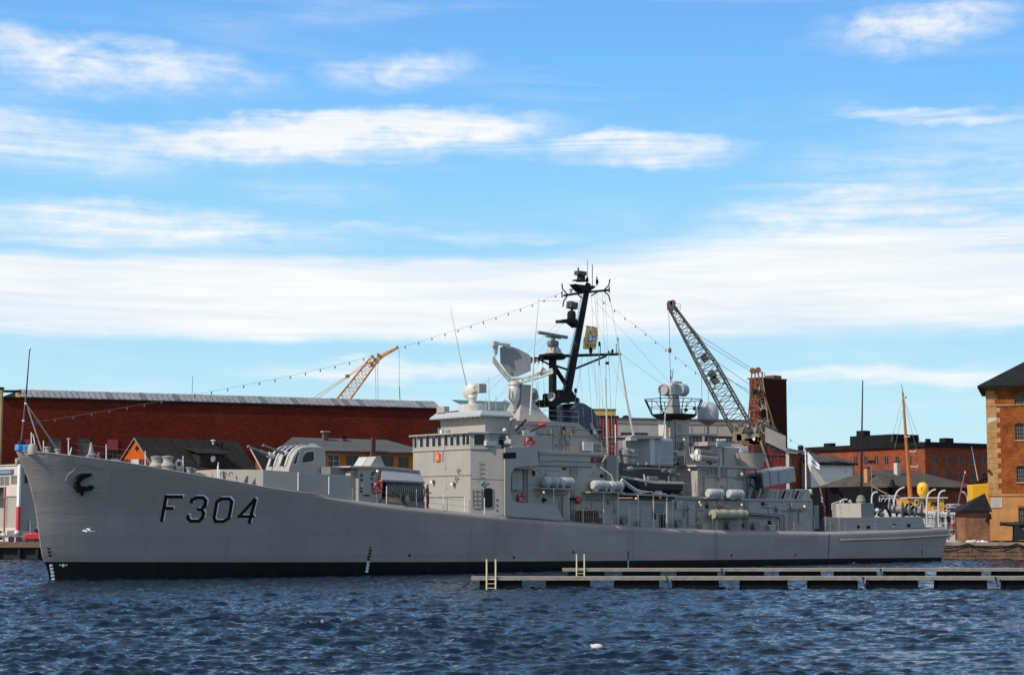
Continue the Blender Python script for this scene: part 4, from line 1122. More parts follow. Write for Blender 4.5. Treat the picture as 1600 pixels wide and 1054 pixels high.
# rails along the upper house roof
def railing(pts, h, r=0.022, m=GREY, n_mid=1, name='railing', step=1.4, parent=None):
    mb = MB(); P = [Vector(p) for p in pts]
    for a, b in zip(P[:-1], P[1:]):
        k = max(1, int((b - a).length / step))
        for i in range(k + 1):
            q = a.lerp(b, i / k); mb.tube([q, q + Vector((0, 0, h))], r, 4)
        for j in range(1, n_mid + 2):
            z = Vector((0, 0, h * j / (n_mid + 1))); mb.tube([a + z, b + z], r * 0.8, 4)
    return mb.build(name, m, parent or ship)
railing([S(849, 657.5, 3.0), S(904, 660, 3.0)], 0.95)
railing([S(926, 709, 4.0), S(948, 711, 4.0)], 1.0)
PB('vent_box', 912, 690, 927, 704, 3.5, 2.6, CREAM)
PB('ready_box', 927, 694, 941, 704, 3.2, 2.6, GREY_D)
railing([S(940, 709, 3.6), S(961, 711, 3.6)], 1.15, m=GREY, n_mid=2)
# name board with raised letters on it
nb = side_panel('name_board', [(923.5, 713.5), (944, 714.5), (944, 722), (923.5, 721.5)], TM + 0.14, 0.06, mat('name_board_wood', (0.10, 0.028, 0.015), 0.5, var=0.3, vs=5), ship)
for k, x in enumerate((927, 930, 933.3, 936.5, 939.5)):
    BOXC('raised_character', x, 717.8, TM + 0.21, 0.06, 0.02, 0.14 if k == 1 else 0.10, mat('dull_gold', (0.36, 0.24, 0.17), 0.5, var=0.1) if k == 1 else mat('dull_red', (0.16, 0.04, 0.025), 0.5, var=0.1), nb)
# raft racks
def raft_rack(px0, px1, py, posts):
    a, b = S(px0, py, 5.3), S(px1, py, 5.3)
    r = MB().box(a.x, b.x, -5.32, -TM - 0.05, a.z - 0.12, a.z - 0.02)
    for q in (0.1, 0.5, 0.9):
        x = a.x + (b.x - a.x) * q; r.beam((x, -5.2, a.z - 0.1), (x, -TM, a.z - 0.75), 0.07)
    o = r.build('raft_rack', GREY, ship)
    for p in posts:
        q = S(p, py, 5.28); MB().tube([q, (q.x, q.y, z_deck(q.x))], 0.04, 6).build('rack_post', CREAM, o)
raft_rack(846, 897, 761.5, (865, 889))
raft_rack(922, 976, 767, (943, 966))
deck_lamp(847.5, 768.5, TM); deck_lamp(991.5, 778, TM + 0.1)
PB('hose_valve', 850, 778, 854, 783, TM + 0.25, TM, BLACKP)
hb = MB().ball(S(903, 781, TM + 0.35), 0.30, 12, 8, (0.9, 0.7, 1.15)).build('red_hose_box', REDP, ship, True)
PB('hose_box_bracket', 890, 777.5, 900, 780.5, TM + 0.2, TM, BLACKP)
# slatted wooden grating stowed upright
gr_ = PB('grating_frame', 900, 795, 936.5, 797, 4.95, 4.8, WOOD, bevel=0)
for i in range(10):
    x = 901 + i * 3.6
    PB('grating_slat', x, 797.2, x + 1.7, 814.5, 4.93, 4.83, mat('grating_brown', (0.16, 0.10, 0.055), 0.8, var=0.3, vs=3), gr_, bevel=0)
PB('grating_backing', 900.5, 798, 936, 814, 4.78, 4.7, BLACKP, gr_, bevel=0)
for (x, yt, yb) in ((911, 795, 816), (983, 792, 821), (997, 772, 822), (1051.5, 781, 826)):
    TUBE('stanchion', [(x, yb, 5.25), (x, yt, 5.25)], 0.035, CREAM)
for k, (x, yt) in enumerate(((1021, 768), (1042, 771))):
    TUBE('davit_rail', [(x, 824, 5.2), (x, yt + 2, 5.2), (x - 1.5, yt, 5.2), (x - 11, yt, 5.2)], 0.05, CREAM)
TUBE('boat_crane_arm', [(938, 729, 4.6), (955, 742, 5.0), (959, 754, 5.1)], 0.06, CREAM)
TUBE('awning_strut', [(953.5, 761, 5.1), (956, 770, 5.2)], 0.04, WHITE)
# engine-room casing between boat deck and mast, dark cowl of the funnel
PRISM('boat_deck_house', [(960, 724), (967, 713.5), (967, 780), (1056, 783), (1056, 832), (967, 826), (960, 770)], TM - 0.02, -TM, GREY, bevel=0.02)
bd_ = PRISM('boat_deck_edge', [(966, 769.5), (1056, 772.5), (1056, 775.5), (966, 772.5)], 4.9, -4.4, GREY, bevel=0.01)
PB('end_pillar', 948, 712, 963, 752, 4.5, 4.1, GREY_D)
PRISM('end_gusset', [(947, 711), (952, 709.5), (950, 715), (941, 722)], 4.6, 4.45, GREY)
# funnel with navy cowl
fx0, fx1 = S(893, 660, 0).x, S(938, 665, 0).x
fpoly = [S(x, y, 1.5) for x, y in ((892, 665), (894, 646), (899, 634), (906, 628.5), (914, 629.5), (926, 637), (934, 649), (939, 664), (947, 700), (892, 700))]
MB().prism(fpoly, (0, 3.0, 0)).build('funnel', NAVY, ship, bevel=0.15, smooth=True)
# ---------------------------------------------------------------- air-search radar on its pedestal
ps = S(826, 656, 0.8)
zt_ = S(826, 618, 0).z
ped = MB()
def ring(s, y, z, hx, hy): return [(s - hx, y - hy, z), (s + hx, y - hy, z), (s + hx, y + hy, z), (s - hx, y + hy, z)]
lv = [ring(ps.x + 0.35, 0, ps.z - 0.3, 2.0, 1.5), ring(ps.x + 0.15, 0, ps.z + 0.6, 1.35, 1.05), ring(ps.x, 0, zt_ - 0.6, 0.75, 0.7), ring(ps.x, 0, zt_ + 0.9, 0.62, 0.6)]
ped.add([p for r in lv for p in r], [(i * 4 + j, i * 4 + (j + 1) % 4, (i + 1) * 4 + (j + 1) % 4, (i + 1) * 4 + j) for i in range(3) for j in range(4)] + [(3, 2, 1, 0), (12, 13, 14, 15)])
ped = ped.build('radar_pedestal', GREY, ship, bevel=0.05)
LATHE('radar_motor', 803, 612, 0.3, [(0.18, -1.7), (0.3, -1.1), (0.5, -0.6), (0.55, 0.2), (0.42, 0.5), (0.5, 0.6), (0.45, 0.85), (0.2, 0.95)], CREAM, ped, 16)
TUBE('radar_arm', [(803, 601, 0.2), (815, 602, 0.2), (822, 612, 0.2)], 0.2, CREAM, ped, 10)
TUBE('radar_cable', [(797, 607, 0.6), (796, 620, 0.6), (800, 628, 0.5)], 0.06, GREY_D, ped)
TUBE('radar_cable', [(806, 626, 0.3), (803, 636, 0.3), (804, 648, 0.3)], 0.07, GREY_D, ped)
for (x, y, r) in ((834, 612, 0.32), (832, 619, 0.25), (838, 615, 0.16)):
    MB().ball(S(x, y, 0.6), r, 10, 6).build('radar_gearbox', GREY_D, ped, True)
LATHE('radar_turntable', 804.5, 597, 0.2, [(0.3, -0.35), (0.22, 0.0), (0.32, 0.25)], CREAM, ped, 12)
# reflector: an eight-sided curved plate, tilted, with a frame behind and the feed at its side
R0 = S(805.6, 565, 0.5)
uX = Vector((1.0, -0.62, 0.0)).normalized(); uZ = Vector((-0.06, -0.08, 1)).normalized()
def rp(u, v, d=0.0):
    nrm = uX.cross(uZ).normalized(); sag = -0.05 * (u * u) - 0.03 * v * v
    return R0 + (uX * u + uZ * v) * 1.08 + nrm * (d - sag)
outl = [(-1.26, 1.08), (-1.02, 1.26), (-0.42, 1.22), (0.24, 1.02), (1.14, 0.54), (1.22, 0.24), (1.2, -0.72), (0.24, -1.14), (-0.3, -1.2), (-0.48, -1.08), (-1.22, -0.12)]
refl = MB(); mid_u, mid_v = 0.0, -0.1
for d, flip in ((0.0, 0), (-0.10, 1)):
    vs = [rp(mid_u, mid_v, d)]; K = 4
    for k in range(1, K + 1):
        vs += [rp(mid_u + (u - mid_u) * k / K, mid_v + (v - mid_v) * k / K, d) for u, v in outl]
    n = len(outl)
    fs = [(0, 1 + i, 1 + (i + 1) % n) for i in range(n)]
    for k in range(K - 1): fs += [(1 + k * n + i, 1 + (k + 1) * n + i, 1 + (k + 1) * n + (i + 1) % n, 1 + k * n + (i + 1) % n) for i in range(n)]
    refl.add(vs, fs)
m1 = 1 + 3 * len(outl); tot = 1 + 4 * len(outl)
refl.f += [(m1 + i, m1 + (i + 1) % len(outl), tot + m1 + (i + 1) % len(outl), tot + m1 + i) for i in range(len(outl))]; refl.m += [0] * len(outl)
refl = refl.build('radar_reflector', mat('reflector_grey', (0.24, 0.245, 0.265), 0.5, var=0.05), ship, smooth=True)
fl = MB()
base = [(-1.8, 0.05), (-1.2, -0.75), (-0.42, -1.62), (0.6, -1.62), (1.8, -1.25), (2.9, -0.86)]
for off in (0.0, 0.35):
    P = [rp(u, v, -0.45 + off * 1.6) for u, v in base]
    fl.tube(P, 0.085, 6)
    P2 = [rp(u, v + 0.32, -0.45 + off * 1.6) for u, v in base]
    fl.tube(P2, 0.07, 6)
    for a, b in zip(P, P2[1:]): fl.beam(a, b, 0.05)
    for a, b in zip(P, P2): fl.beam(a, b, 0.06)
for u, v in base: fl.beam(rp(u, v, -0.45), rp(u, v, 0.11), 0.06)
fl.build('reflector_frame', CREAM, refl)
MB().obox(rp(-1.75, 1.4, 0.3), 0.26, 0.24, 0.2).tube([rp(-1.86, 1.5, 0.25), rp(-0.48, 1.38, 0.25)], 0.16, 10).tube([rp(-1.65, 1.3, 0.2), rp(-1.62, 0.55, 0.1)], 0.26, 10, 0.14).build('feed_horn', CREAM, refl, smooth=True)
MB().beam(rp(-1.66, 0.6, 0.1), rp(-1.78, -0.05, -0.1), 0.07).build('feed_strut', CREAM, refl)
MB().obox(rp(2.1, -0.75, -0.1), 0.36, 0.25, 0.28, Matrix.Rotation(0.5, 3, 'Y')).build('counterweight', CREAM, refl, bevel=0.04)
MB().tube([rp(2.6, -0.85, -0.3), rp(3.0, -0.72, -0.3)], 0.22, 10, 0.16).build('counterweight', CREAM, refl, smooth=True)
# ---------------------------------------------------------------- masts
mast = MB().tube([S(863.5, 656, 0), S(863.5, 553, 0)], 0.36, 14, 0.34).build('foremast', BLACKP, ship, True)
mb = MB()
ma, mt = S(883, 628, 0), S(919, 443, 0)
mb.tube([ma, mt], 0.42, 14, 0.24)
mainmast = mb.build('raked_mast', BLACKP, ship, True)
def MT(name, pts, r, parent=mainmast, m=BLACKP, r1=None, n=6): return TUBE(name, pts, r, m, parent, n, r1)
MT('mast_strut', [(866, 572, 0), (904, 632, 0)], 0.2, n=8)
MT('mast_strut', [(868, 571, 0), (889, 578, 0)], 0.1)
for t in (1.9, -1.9):
    MT('mast_leg', [(901, 624, t * 0.25), (934, 684, t), ], 0.17, m=GREY_B, n=8)
MT('mast_leg_foot', [(934, 684, 1.9), (925, 700, 2.1)], 0.1, m=GREY)
# base platform with loudspeakers
PRISM('mast_platform', [(842, 624.5), (862, 624), (880, 619), (898, 618), (905, 622), (903, 627), (878, 630), (868, 635), (858, 634), (856, 628), (844, 628)], 0.9, -0.9, BLACKP, mainmast)
for (x, y, t) in ((841, 621, 0.6), (866.5, 619.5, 1.1)):
    MB().lathe(S(x, y, t), [(0.12, 0), (0.16, 0.25), (0.28, 0.5), (0.40, 0.62), (0.36, 0.60), (0.05, 0.4)], 14, Matrix.Rotation(0.4, 3, 'Z') @ Matrix.Rotation(-math.pi / 2, 3, 'Y')).build('loudspeaker', mat('horn_grey', (0.35, 0.33, 0.31), 0.5, var=0.05), mainmast, True)
for (x, y, r) in ((853, 620, 0.3), (875, 614, 0.42), (876, 620, 0.5)):
    LATHE('mast_equipment', x, y, 0.3, [(r, -0.25), (r, 0.2), (r * 0.6, 0.3)], BLACKP, mainmast, 12)
MT('aerial', [(899, 624, 0), (899.5, 606, 0)], 0.04); BOXC('aerial_box', 899.5, 610, 0, 0.1, 0.1, 0.18, BLACKP, mainmast)
MT('mast_truss', [(906, 624, 0), (845, 627, 0)], 0.06)
# ladder on the mast
lad = MB()
def mast_pt(f): return ma.lerp(mt, f)
for off in (-0.1, 0.12):
    lad.tube([mast_pt(0.02) + Vector((-0.62 + off, -0.15, 0)), mast_pt(0.95) + Vector((-0.5 + off, -0.15, 0))], 0.022, 4)
for i in range(44):
    p = mast_pt(0.03 + i * 0.021); lad.tube([p + Vector((-0.73, -0.15, 0)), p + Vector((-0.38, -0.15, 0))], 0.022, 4)
lad.build('mast_ladder', mat('ladder_grey', (0.3, 0.29, 0.27), 0.5, var=0.05), mainmast)
# radar platform and lower yard (the yard runs athwart and fore-and-aft: a crossed frame)
yd = MT('lower_yard', [(862, 556.5, 0), (903, 555, 0), (970, 553, 0)], 0.16, n=8, r1=0.11)
MT('lower_yard', [(862, 556.5, 0), (827, 561, 0.6)], 0.10, n=8)
MT('lower_yard', [(860, 560, 0), (824, 565.5, 0.6)], 0.07, n=6)
MT('yard_strut', [(898, 576, 0), (947, 556, 0)], 0.10)
MT('yard_strut', [(858, 569, 0), (842, 561, 0.3)], 0.08)
for x in (830, 836, 842, 848):
    MT('yard_post', [(x, 557, 0.5), (x, 568, 0.5)], 0.05)
LATHE('radar_platform', 864, 555, 0, [(1.0, -0.35), (1.25, -0.1), (1.25, 0.05), (0.2, 0.06)], BLACKP, mainmast, 18)
nr_ = LATHE('navigation_radar', 865.5, 552.5, 0, [(0.85, 0.0), (0.7, 0.12), (0.36, 0.72), (0.30, 0.75)], GREY, ship, 10)
for k in range(6):
    a = k * math.pi / 3 + 0.3
    MB().obox(S(865.5, 546.5, 0) + Vector((0.62 * math.cos(a), 0.62 * math.sin(a), 0)), 0.015, 0.11, 0.16, Matrix.Rotation(a, 3, 'Z')).build('pedestal_opening', CREAM, nr_)
LATHE('radar_drum', 864, 539.5, 0, [(0.45, -0.1), (0.52, 0.0), (0.52, 0.32), (0.4, 0.42)], GREY_D, nr_, 14)
a, b = S(841, 519, 0.5), S(886, 527, 0.0)
MB().beam(a, b, 0.26, 0.26).build('radar_scanner', GREY_D, nr_, bevel=0.03)
MB().tube([S(864, 531.5, 0), S(864, 526, 0)], 0.2, 8).beam(S(853, 525.5, 0.3), S(876, 528.5, 0.1), 0.12).build('scanner_mount', GREY_D, nr_)
# yard-end gear
for (x, yb, yt) in ((966, 553, 527), (963, 553, 537), (938, 555, 535), (951, 553, 548), (954.5, 553, 549), (957, 553, 547)):
    MT('yard_aerial', [(x, yb, 0), (x, yt, 0)], 0.035)
for (x, y, r) in ((923, 547, 0.22), (936.5, 537, 0.15), (957, 548.5, 0.14), (951, 550.5, 0.12)):
    MB().ball(S(x, y, 0), r, 8, 6, (0.8, 0.8, 1.5)).build('yard_lamp', BLACKP, mainmast, True)
MT('yard_aerial', [(923, 555, 0), (923, 546, 0)], 0.06)
MT('yard_aerial_down', [(936.5, 556, 0), (936, 571, 0)], 0.05)
# middle platform with drum and box
PRISM('mast_step', [(879, 499), (893, 497), (902, 498), (905, 511), (896, 503.5), (879.5, 503.5)], 0.5, -0.5, BLACKP, mainmast)
LATHE('mast_drum', 893, 498, 0, [(0.38, -0.1), (0.40, 0.3), (0.36, 0.62), (0.15, 0.75)], BLACKP, mainmast, 14)
BOXC('mast_antenna_box', 894, 477, 0, 0.42, 0.35, 0.30, mat('antenna_drab', (0.06, 0.06, 0.05), 0.5, var=0.1), mainmast, Matrix.Rotation(0.12, 3, 'Y'), 0.05)
MT('mast_box_post', [(893.5, 487, 0), (893.5, 482, 0)], 0.1)
# top crossarms with forked aerials
MT('upper_yard', [(881, 461.5, 0), (912, 457, 0)], 0.10, n=8); MT('upper_yard', [(921, 456, 0), (952, 453, 0)], 0.10, n=8)
MT('upper_yard_strut', [(903, 460, 0), (910, 466, 0)], 0.06); MT('upper_yard_strut', [(924, 462, 0), (934, 455.5, 0)], 0.06)
for pts in ([(887, 460.5), (879, 451), (878, 443)], [(887, 461), (881, 470), (879.5, 479)], [(943, 454), (951, 446), (953, 436)], [(943, 454), (951, 461), (953.5, 471)], [(878, 455), (878.3, 465)], [(952, 448), (952, 457)]):
    MT('forked_aerial', [(x, y, 0) for x, y in pts], 0.06)
LATHE('crossarm_lamp', 892, 453.5, 0, [(0.1, -0.3), (0.1, 0), (0.22, 0.02), (0.18, 0.14), (0.03, 0.17)], GREY, mainmast, 10)
PRISM('top_platform', [(899, 443), (904, 444), (925, 446), (931, 446.5), (930, 449), (922, 455), (910, 455)], 0.45, -0.45, BLACKP, mainmast)
BOXC('top_radar', 907, 427, 0, 0.52, 0.3, 0.19, mat('antenna_drab', (0.06, 0.06, 0.05), 0.5, var=0.1), mainmast, Matrix.Rotation(0.03, 3, 'Y'), 0.05)
LATHE('top_radar_base', 908, 437, 0, [(0.5, -0.15), (0.38, 0.05), (0.38, 0.3), (0.2, 0.45)], BLACKP, mainmast, 12)
BOXC('top_step', 901, 438, 0, 0.3, 0.3, 0.05, BLACKP, mainmast)
MT('top_aerial', [(903.5, 425, 0), (903.5, 418, 0)], 0.07)
for (x, yb, yt, m, r) in ((918, 444, 406, GREY, 0.035), (925.5, 446, 413, BLACKP, 0.035), (932.5, 446, 432, BLACKP, 0.05)):
    MT('top_aerial', [(x, yb, 0), (x, yt, 0)], r, m=m)
for (x, y) in ((917.5, 437), (933, 440)):
    MB().ball(S(x, y, 0), 0.17, 8, 6, (0.8, 0.8, 1.6)).build('mast_lamp', BLACKP, mainmast, True)
# halyards and stays
for (x0, y0, x1, y1, t1) in ((924, 458, 935, 690, 2.5), (929, 456, 947, 700, 2.5), (933, 455, 938, 700, 3), (941, 454, 951, 700, 3), (945, 454, 958, 695, 3), (947, 556, 949, 700, 3), (951, 555, 957, 700, 3), (922, 556, 938, 640, 2.0), (910, 556, 897, 640, 1.5), (918, 557, 928, 690, 2.5), (832, 562, 846, 652, 1.5), (840, 562, 842, 650, -1.5), (848, 562, 852, 650, 1.5), (953, 465, 967, 545, 0)):
    MB().tube([S(x0, y0, 0), S(x1, y1, t1)], 0.014, 4).build('halyard', GREY_D, ship)
MB().obox(S(949, 567, 0), 0.14, 0.1, 0.12).build('signal_lantern', BLACKP, ship)
# whip aerials and poles
WHIP = mat('whip_paint', (0.55, 0.53, 0.47), 0.5, var=0.05)
for pts, r, r1 in (([(828.5, 648, 2.8), (835, 540, 2.8), (842.5, 462, 2.8)], 0.085, 0.02), ([(729, 602, 2.0), (718, 553, 2.0), (703.5, 478, 2.0)], 0.055, 0.015), ([(764.5, 640, 2.5), (763.8, 605, 2.5), (763.5, 585, 2.5)], 0.05, 0.012),
                   ([(990.5, 683, 2.4), (979, 624, 2.4), (964, 527, 2.4)], 0.12, 0.06), ([(949, 708, 3.4), (947, 622, 3.4), (945.5, 590, 3.4)], 0.075, 0.04), ([(962, 711, 3.6), (961.5, 663, 3.6)], 0.045, 0.045),
                   ([(623, 622, -2), (623.3, 603, -2)], 0.04, 0.02)):
    TUBE('whip_aerial', pts, r, WHIP if len(pts) > 2 else WHITE, n=8, r1=r1)
for (x, yt, yb) in ((759, 622, 640), (775, 620, 641), (788.5, 622, 642)):
    TUBE('roof_aerial', [(x, yb, 2.4), (x, yt, 2.4)], 0.03, GREY)
TUBE('roof_aerial_bar', [(785, 627, 2.4), (793, 626, 2.4)], 0.04, GREY_D)
railing([S(760, 641, 2.9), S(792, 642, 2.9)], 0.7, 0.018)
# ---------------------------------------------------------------- after superstructure
TA = 4.3
aftm = PRISM('after_house', [(1054, 775), (1168, 780), (1270, 781.5), (1270, 838), (1054, 834)], TA, -TA, GREY, bevel=0.03)
PRISM('after_house_lip', [(1054, 773.5), (1168, 778.5), (1269, 779.5), (1269, 783), (1168, 782), (1054, 777)], TA + 0.12, -TA - 0.1, GREY, aftm, 0.02)
upa = PRISM('after_upper_house', [(1090, 727), (1166, 728.5), (1166, 781), (1090, 778)], 4.0, -3.8, GREY, bevel=0.03)
PRISM('platform_slab', [(1088, 725.5), (1187, 729), (1187, 732), (1088, 728.5)], 4.25, -4.0, GREY, bevel=0.01)
for pts in ([(1096, 745), (1164, 746.5)], [(1098, 767), (1158, 769)]):
    a, b = S(*pts[0], 4.02), S(*pts[1], 4.02); MB().beam(a, (b.x, a.y, a.z), 0.03, 0.04).build('plate_seam', GREY_D, upa)
PB('junction_cabinet', 1122, 729, 1126, 746, 4.25, 4.0, GREY, upa); PB('junction_cabinet', 1126.5, 731, 1135, 744, 4.15, 4.0, GREY_D, upa); PB('junction_cabinet', 1136, 731, 1152, 745, 4.12, 4.0, GREY, upa)
for x in (1163, 1165.5, 1169):
    TUBE('riser_pipe', [(x, 732, 4.1), (x, 826, 4.45)], 0.05, GREY_D, aftm)
MB().ball(S(1158.5, 741, 4.2), 0.22, 10, 6).build('floodlight', CREAM, upa, True)
deck_lamp(1075, 733.5, 3.9); deck_lamp(1090.5, 784, TA); deck_lamp(1156.5, 788, 4.6); deck_lamp(1255, 790.5, TA + 0.15, hood=False); deck_lamp(1066.5, 686, 0.9)
# under the boat: openings, lockers and stiffeners on the main-deck wall
side_panel('dark_opening', [(1019, 801.5), (1025, 802), (1025, 811), (1019, 810.5)], TM + 0.0, 0.02, BLACKP, ship)
side_panel('dark_opening', [(1030, 803), (1040, 803.5), (1040, 824), (1030, 823)], TM + 0.0, 0.02, BLACKP, ship)
PB('wall_cabinet', 1021, 787, 1038, 800, TM + 0.12, TM - 0.03, GREY_D)
for x in (1031, 1036):
    PB('opening_bar', x, 803, x + 1.2, 824, TM + 0.1, TM + 0.04, GREY_D)
for (x0, x1, yt, yb) in ((967, 982, 789, 806), (1001, 1018, 793, 818)):
    PB('wall_panel', x0, yt, x1, yb, TM + 0.03, TM - 0.03, GREY)
PRISM('wall_knee', [(1057, 781), (1074, 782), (1058, 796)], TA + 0.25, TA + 0.12, GREY, aftm)
side_panel('house_door', rrect(1075, 789, 1087, 821, 2), TA + 0.01, 0.05, GREY, aftm)
for x in (1074.5, 1088):
    TUBE('door_frame_pipe', [(x, 822, TA + 0.1), (x, 787, TA + 0.1)], 0.035, GREY_D, aftm)
for (x, y) in ((1063, 784), (1094.5, 789)):
    MB().ball(S(x, y, TA + 0.2), 0.16, 8, 6).build('floodlight', CREAM, aftm, True)
side_panel('scuttle', rrect(1102.5, 786, 1107, 793.5, 1.5), TA + 0.005, 0.03, BLACKP, aftm)
side_panel('scuttle', rrect(1211.5, 793, 1215, 800, 1.5), TA + 0.005, 0.03, BLACKP, aftm)
PB('red_fire_box', 1120.5, 789, 1127, 795, TA + 0.3, TA, REDP, aftm)
# canisters' shelves
for px0, px1 in ((1104, 1131), (1136, 1162)):
    a, b = S(px0, 777, 4.9), S(px1, 778, 4.9)
    q = MB().box(a.x, b.x, -4.95, -4.3, a.z - 0.08, a.z)
    for f in (0.2, 0.8):
        x = a.x + (b.x - a.x) * f; q.beam((x, -4.9, a.z - 0.03), (x, -4.35, a.z - 0.55), 0.05)
    q.build('raft_shelf', GREY, aftm)
TUBE('shelf_strut', [(1114, 783, 4.9), (1120, 796, 4.9)], 0.05, CREAM, aftm)
# frame that carries the canvas roll, posts down to the deck
for x in (1113, 1119.5, 1154, 1158):
    TUBE('frame_post', [(x, 830, 5.1), (x, 797, 5.1)], 0.04, CREAM if x == 1119.5 else GREY, aftm)
# right-angled pipes on the low after house
for dy, x1 in ((0, 1225.5), (4.5, 1217.5)):
    TUBE('deck_pipe', [(1167, 800.5 + dy, TA + 0.12), (x1 - 2, 804 + dy, TA + 0.12), (x1, 806 + dy, TA + 0.12), (x1, 829, TA + 0.12)], 0.055, BLACKP if dy else GREY_D, aftm)
    TUBE('deck_pipe', [(1167, 802 + dy, TA + 0.16), (x1 - 4.5, 805.5 + dy, TA + 0.16), (x1 - 2.8, 807.5 + dy, TA + 0.16), (x1 - 2.8, 829, TA + 0.16)], 0.04, GREY, aftm)
PB('valve_panel', 1237, 786, 1263, 795, TA + 0.22, TA, GREY, aftm)
for k in range(4):
    TUBE('rung', [(1246, 802 + k * 3.6, TA + 0.1), (1252, 802 + k * 3.6, TA + 0.1)], 0.03, GREY_D, aftm)
PB('wall_box', 1249, 800, 1254, 818, TA + 0.12, TA, GREY, aftm)
TUBE('wall_pipe', [(1267, 798, TA + 0.1), (1272, 812, TA + 0.1), (1272, 829, TA + 0.1)], 0.04, CREAM, aftm)
# boat cradle and the gear about it
CR = mat('pale_grey_paint', (0.46, 0.46, 0.45), 0.5, var=0.05)
for (a, b, c_, d) in (((993, 768), (1009, 750), (1010, 769), (996, 772)), ((1021, 771), (1033, 753), (1035, 771), (1024, 774))):
    PRISM('boat_chock', [a, b, c_, d], 4.5, 4.2, CR, bevel=0.01)
TUBE('davit_arm', [(971, 749, 4.9), (985, 760, 4.9), (997, 768, 4.9)], 0.17, CR, n=4)
TUBE('davit_arm', [(1006, 741, 4.8), (1009, 758, 4.8)], 0.06, WHITE)
TUBE('davit_boom', [(973, 733, 4.2), (1010, 731, 4.2), (1055, 734, 4.2)], 0.07, GREY_D)
for (x, y, r) in ((985, 733, 0.35), (1049, 737, 0.4), (1058, 742, 0.3), (1045, 762, 0.35), (1050, 770, 0.3), (1064, 770, 0.25), (1038, 735, 0.3)):
    MB().ball(S(x, y, 3.9), r, 10, 6, (1.2, 0.8, 0.8)).build('davit_gear', GREY_D, ship, True)
PRISM('recess_back', [(964, 722), (1053, 731), (1053, 772), (966, 769)], 2.2, 1.2, mat('recess_shade_dark', (0.07, 0.068, 0.065), 0.7, var=0.2), bevel=0)  # panel kept dark, the shade of the boat recess put into its colour
railing([S(1050, 772, 4.4), S(1086, 776, 4.4)], 1.1, 0.022, GREY)
# signal deck forward of the after director
PB('store_house', 1018, 684, 1054, 729, 2.6, -1.4, GREY_B, bevel=0.25)
PB('store_lobby', 1016, 684, 1023, 726, 2.75, -0.4, CR)
PRISM('store_roof', [(986, 681.5), (990, 679.5), (1035, 680.5), (1037, 684.5), (1000, 685.5), (988, 684)], 2.9, -0.8, GREY, bevel=0.02)
PB('aerial_foot', 985, 683, 996, 688, 2.9, 2.2, CREAM)
railing([S(962, 727, 3.3), S(996, 728, 3.3)], 1.45, 0.025, GREY, 2)
railing([S(1030, 733, 3.6), S(1056, 733, 3.6)], 1.1, 0.02, GREY)
for (x, y, r) in ((976, 706, 0.55), (986, 708, 0.5)):
    LATHE('deck_ventilator', x, y + 10, 1.6, [(r * 0.8, -0.6), (r * 0.8, 0.2), (r, 0.3), (r, 0.75), (r * 0.5, 0.95)], mat('vent_drab', (0.30, 0.29, 0.27), 0.6, var=0.1), n=14)
PB('motor_box', 1058, 704, 1073, 723, 1.8, 0.6, GREY_B)
PB('searchlight_box', 1059, 690, 1067, 700, 1.2, 0.5, GREY_D)
# after director tower
TD = 1.05
xc = S(1055, 670, TD).x; zp = S(1050, 648, 0).z; zb_ = S(1050, 728, 0).z
tower = MB().box(xc, xc + 1.75, -TD, TD, zb_, zp).build('director_tower', GREY, ship, bevel=0.02)
MB().box(xc - 0.30, xc - 0.02, -TD + 0.9, TD - 0.2, zb_ + 1.6, zp - 0.3).build('cable_run', CREAM, tower)
MB().tube([(xc - 0.05, -TD - 0.05, zb_), (xc - 0.05, -TD - 0.05, zp)], 0.03, 5).build('tower_seam', BLACKP, tower)
MB().box(xc - 0.03, xc + 1.78, -TD - 0.03, TD + 0.03, (zb_ + zp) / 2 + 0.2, (zb_ + zp) / 2 + 0.26).build('tower_band', GREY_D, tower)
pc_ = Vector((xc + 0.85, 0, zp))
N8 = 8
def oct_(r, z, sy=0.9): return [(pc_.x + r * math.cos(math.pi / 8 + k * math.pi / 4), pc_.y + sy * r * math.sin(math.pi / 8 + k * math.pi / 4), z) for k in range(N8)]
lo, hi_ = oct_(2.2, zp - 0.12), oct_(2.75, zp + 0.12)
MB().add(oct_(1.2, zp - 0.55) + lo + oct_(2.25, zp + 0.05), [(k, (k + 1) % 8, (k + 1) % 8 + 8, k + 8) for k in range(8)] + [(k + 8, (k + 1) % 8 + 8, (k + 1) % 8 + 16, k + 16) for k in range(8)] + [tuple(range(7, -1, -1)), tuple(range(16, 24))]).build('director_platform', BLACKP, tower)
ztop = S(1050, 624.5, 0).z
top = oct_(2.95, ztop); midr = oct_(2.6, (zp + ztop) / 2); low = oct_(2.25, zp)
for k in range(8):
    MB().tube([low[k], top[k]], 0.045, 5).build('basket_post', BLACKP, tower)
    MB().tube([top[k], top[(k + 1) % 8]], 0.04, 5).build('basket_rail', BLACKP, tower)
    MB().tube([midr[k], midr[(k + 1) % 8]], 0.028, 5).build('basket_rail', BLACKP, tower)
    MB().tube([low[k], [(p + q) / 2 for p, q in zip(top[k], top[(k + 1) % 8])]], 0.035, 5).build('basket_brace', BLACKP, tower)
MB().lathe((pc_.x, 0, zp), [(0.65, 0), (0.6, 0.9), (0.5, 1.6), (0.42, 2.2)], 14).build('director_column', GREY, tower, True)
zdr = S(1060, 609.5, 0).z
dirn = Matrix.Rotation(math.radians(78), 3, 'Z') @ Matrix.Rotation(math.pi / 2, 3, 'Y')
drum = [(0.1, -0.62), (0.48, -0.6), (0.56, -0.45), (0.56, 0.45), (0.52, 0.58), (0.44, 0.6), (0.40, 0.52), (0.05, 0.52)]
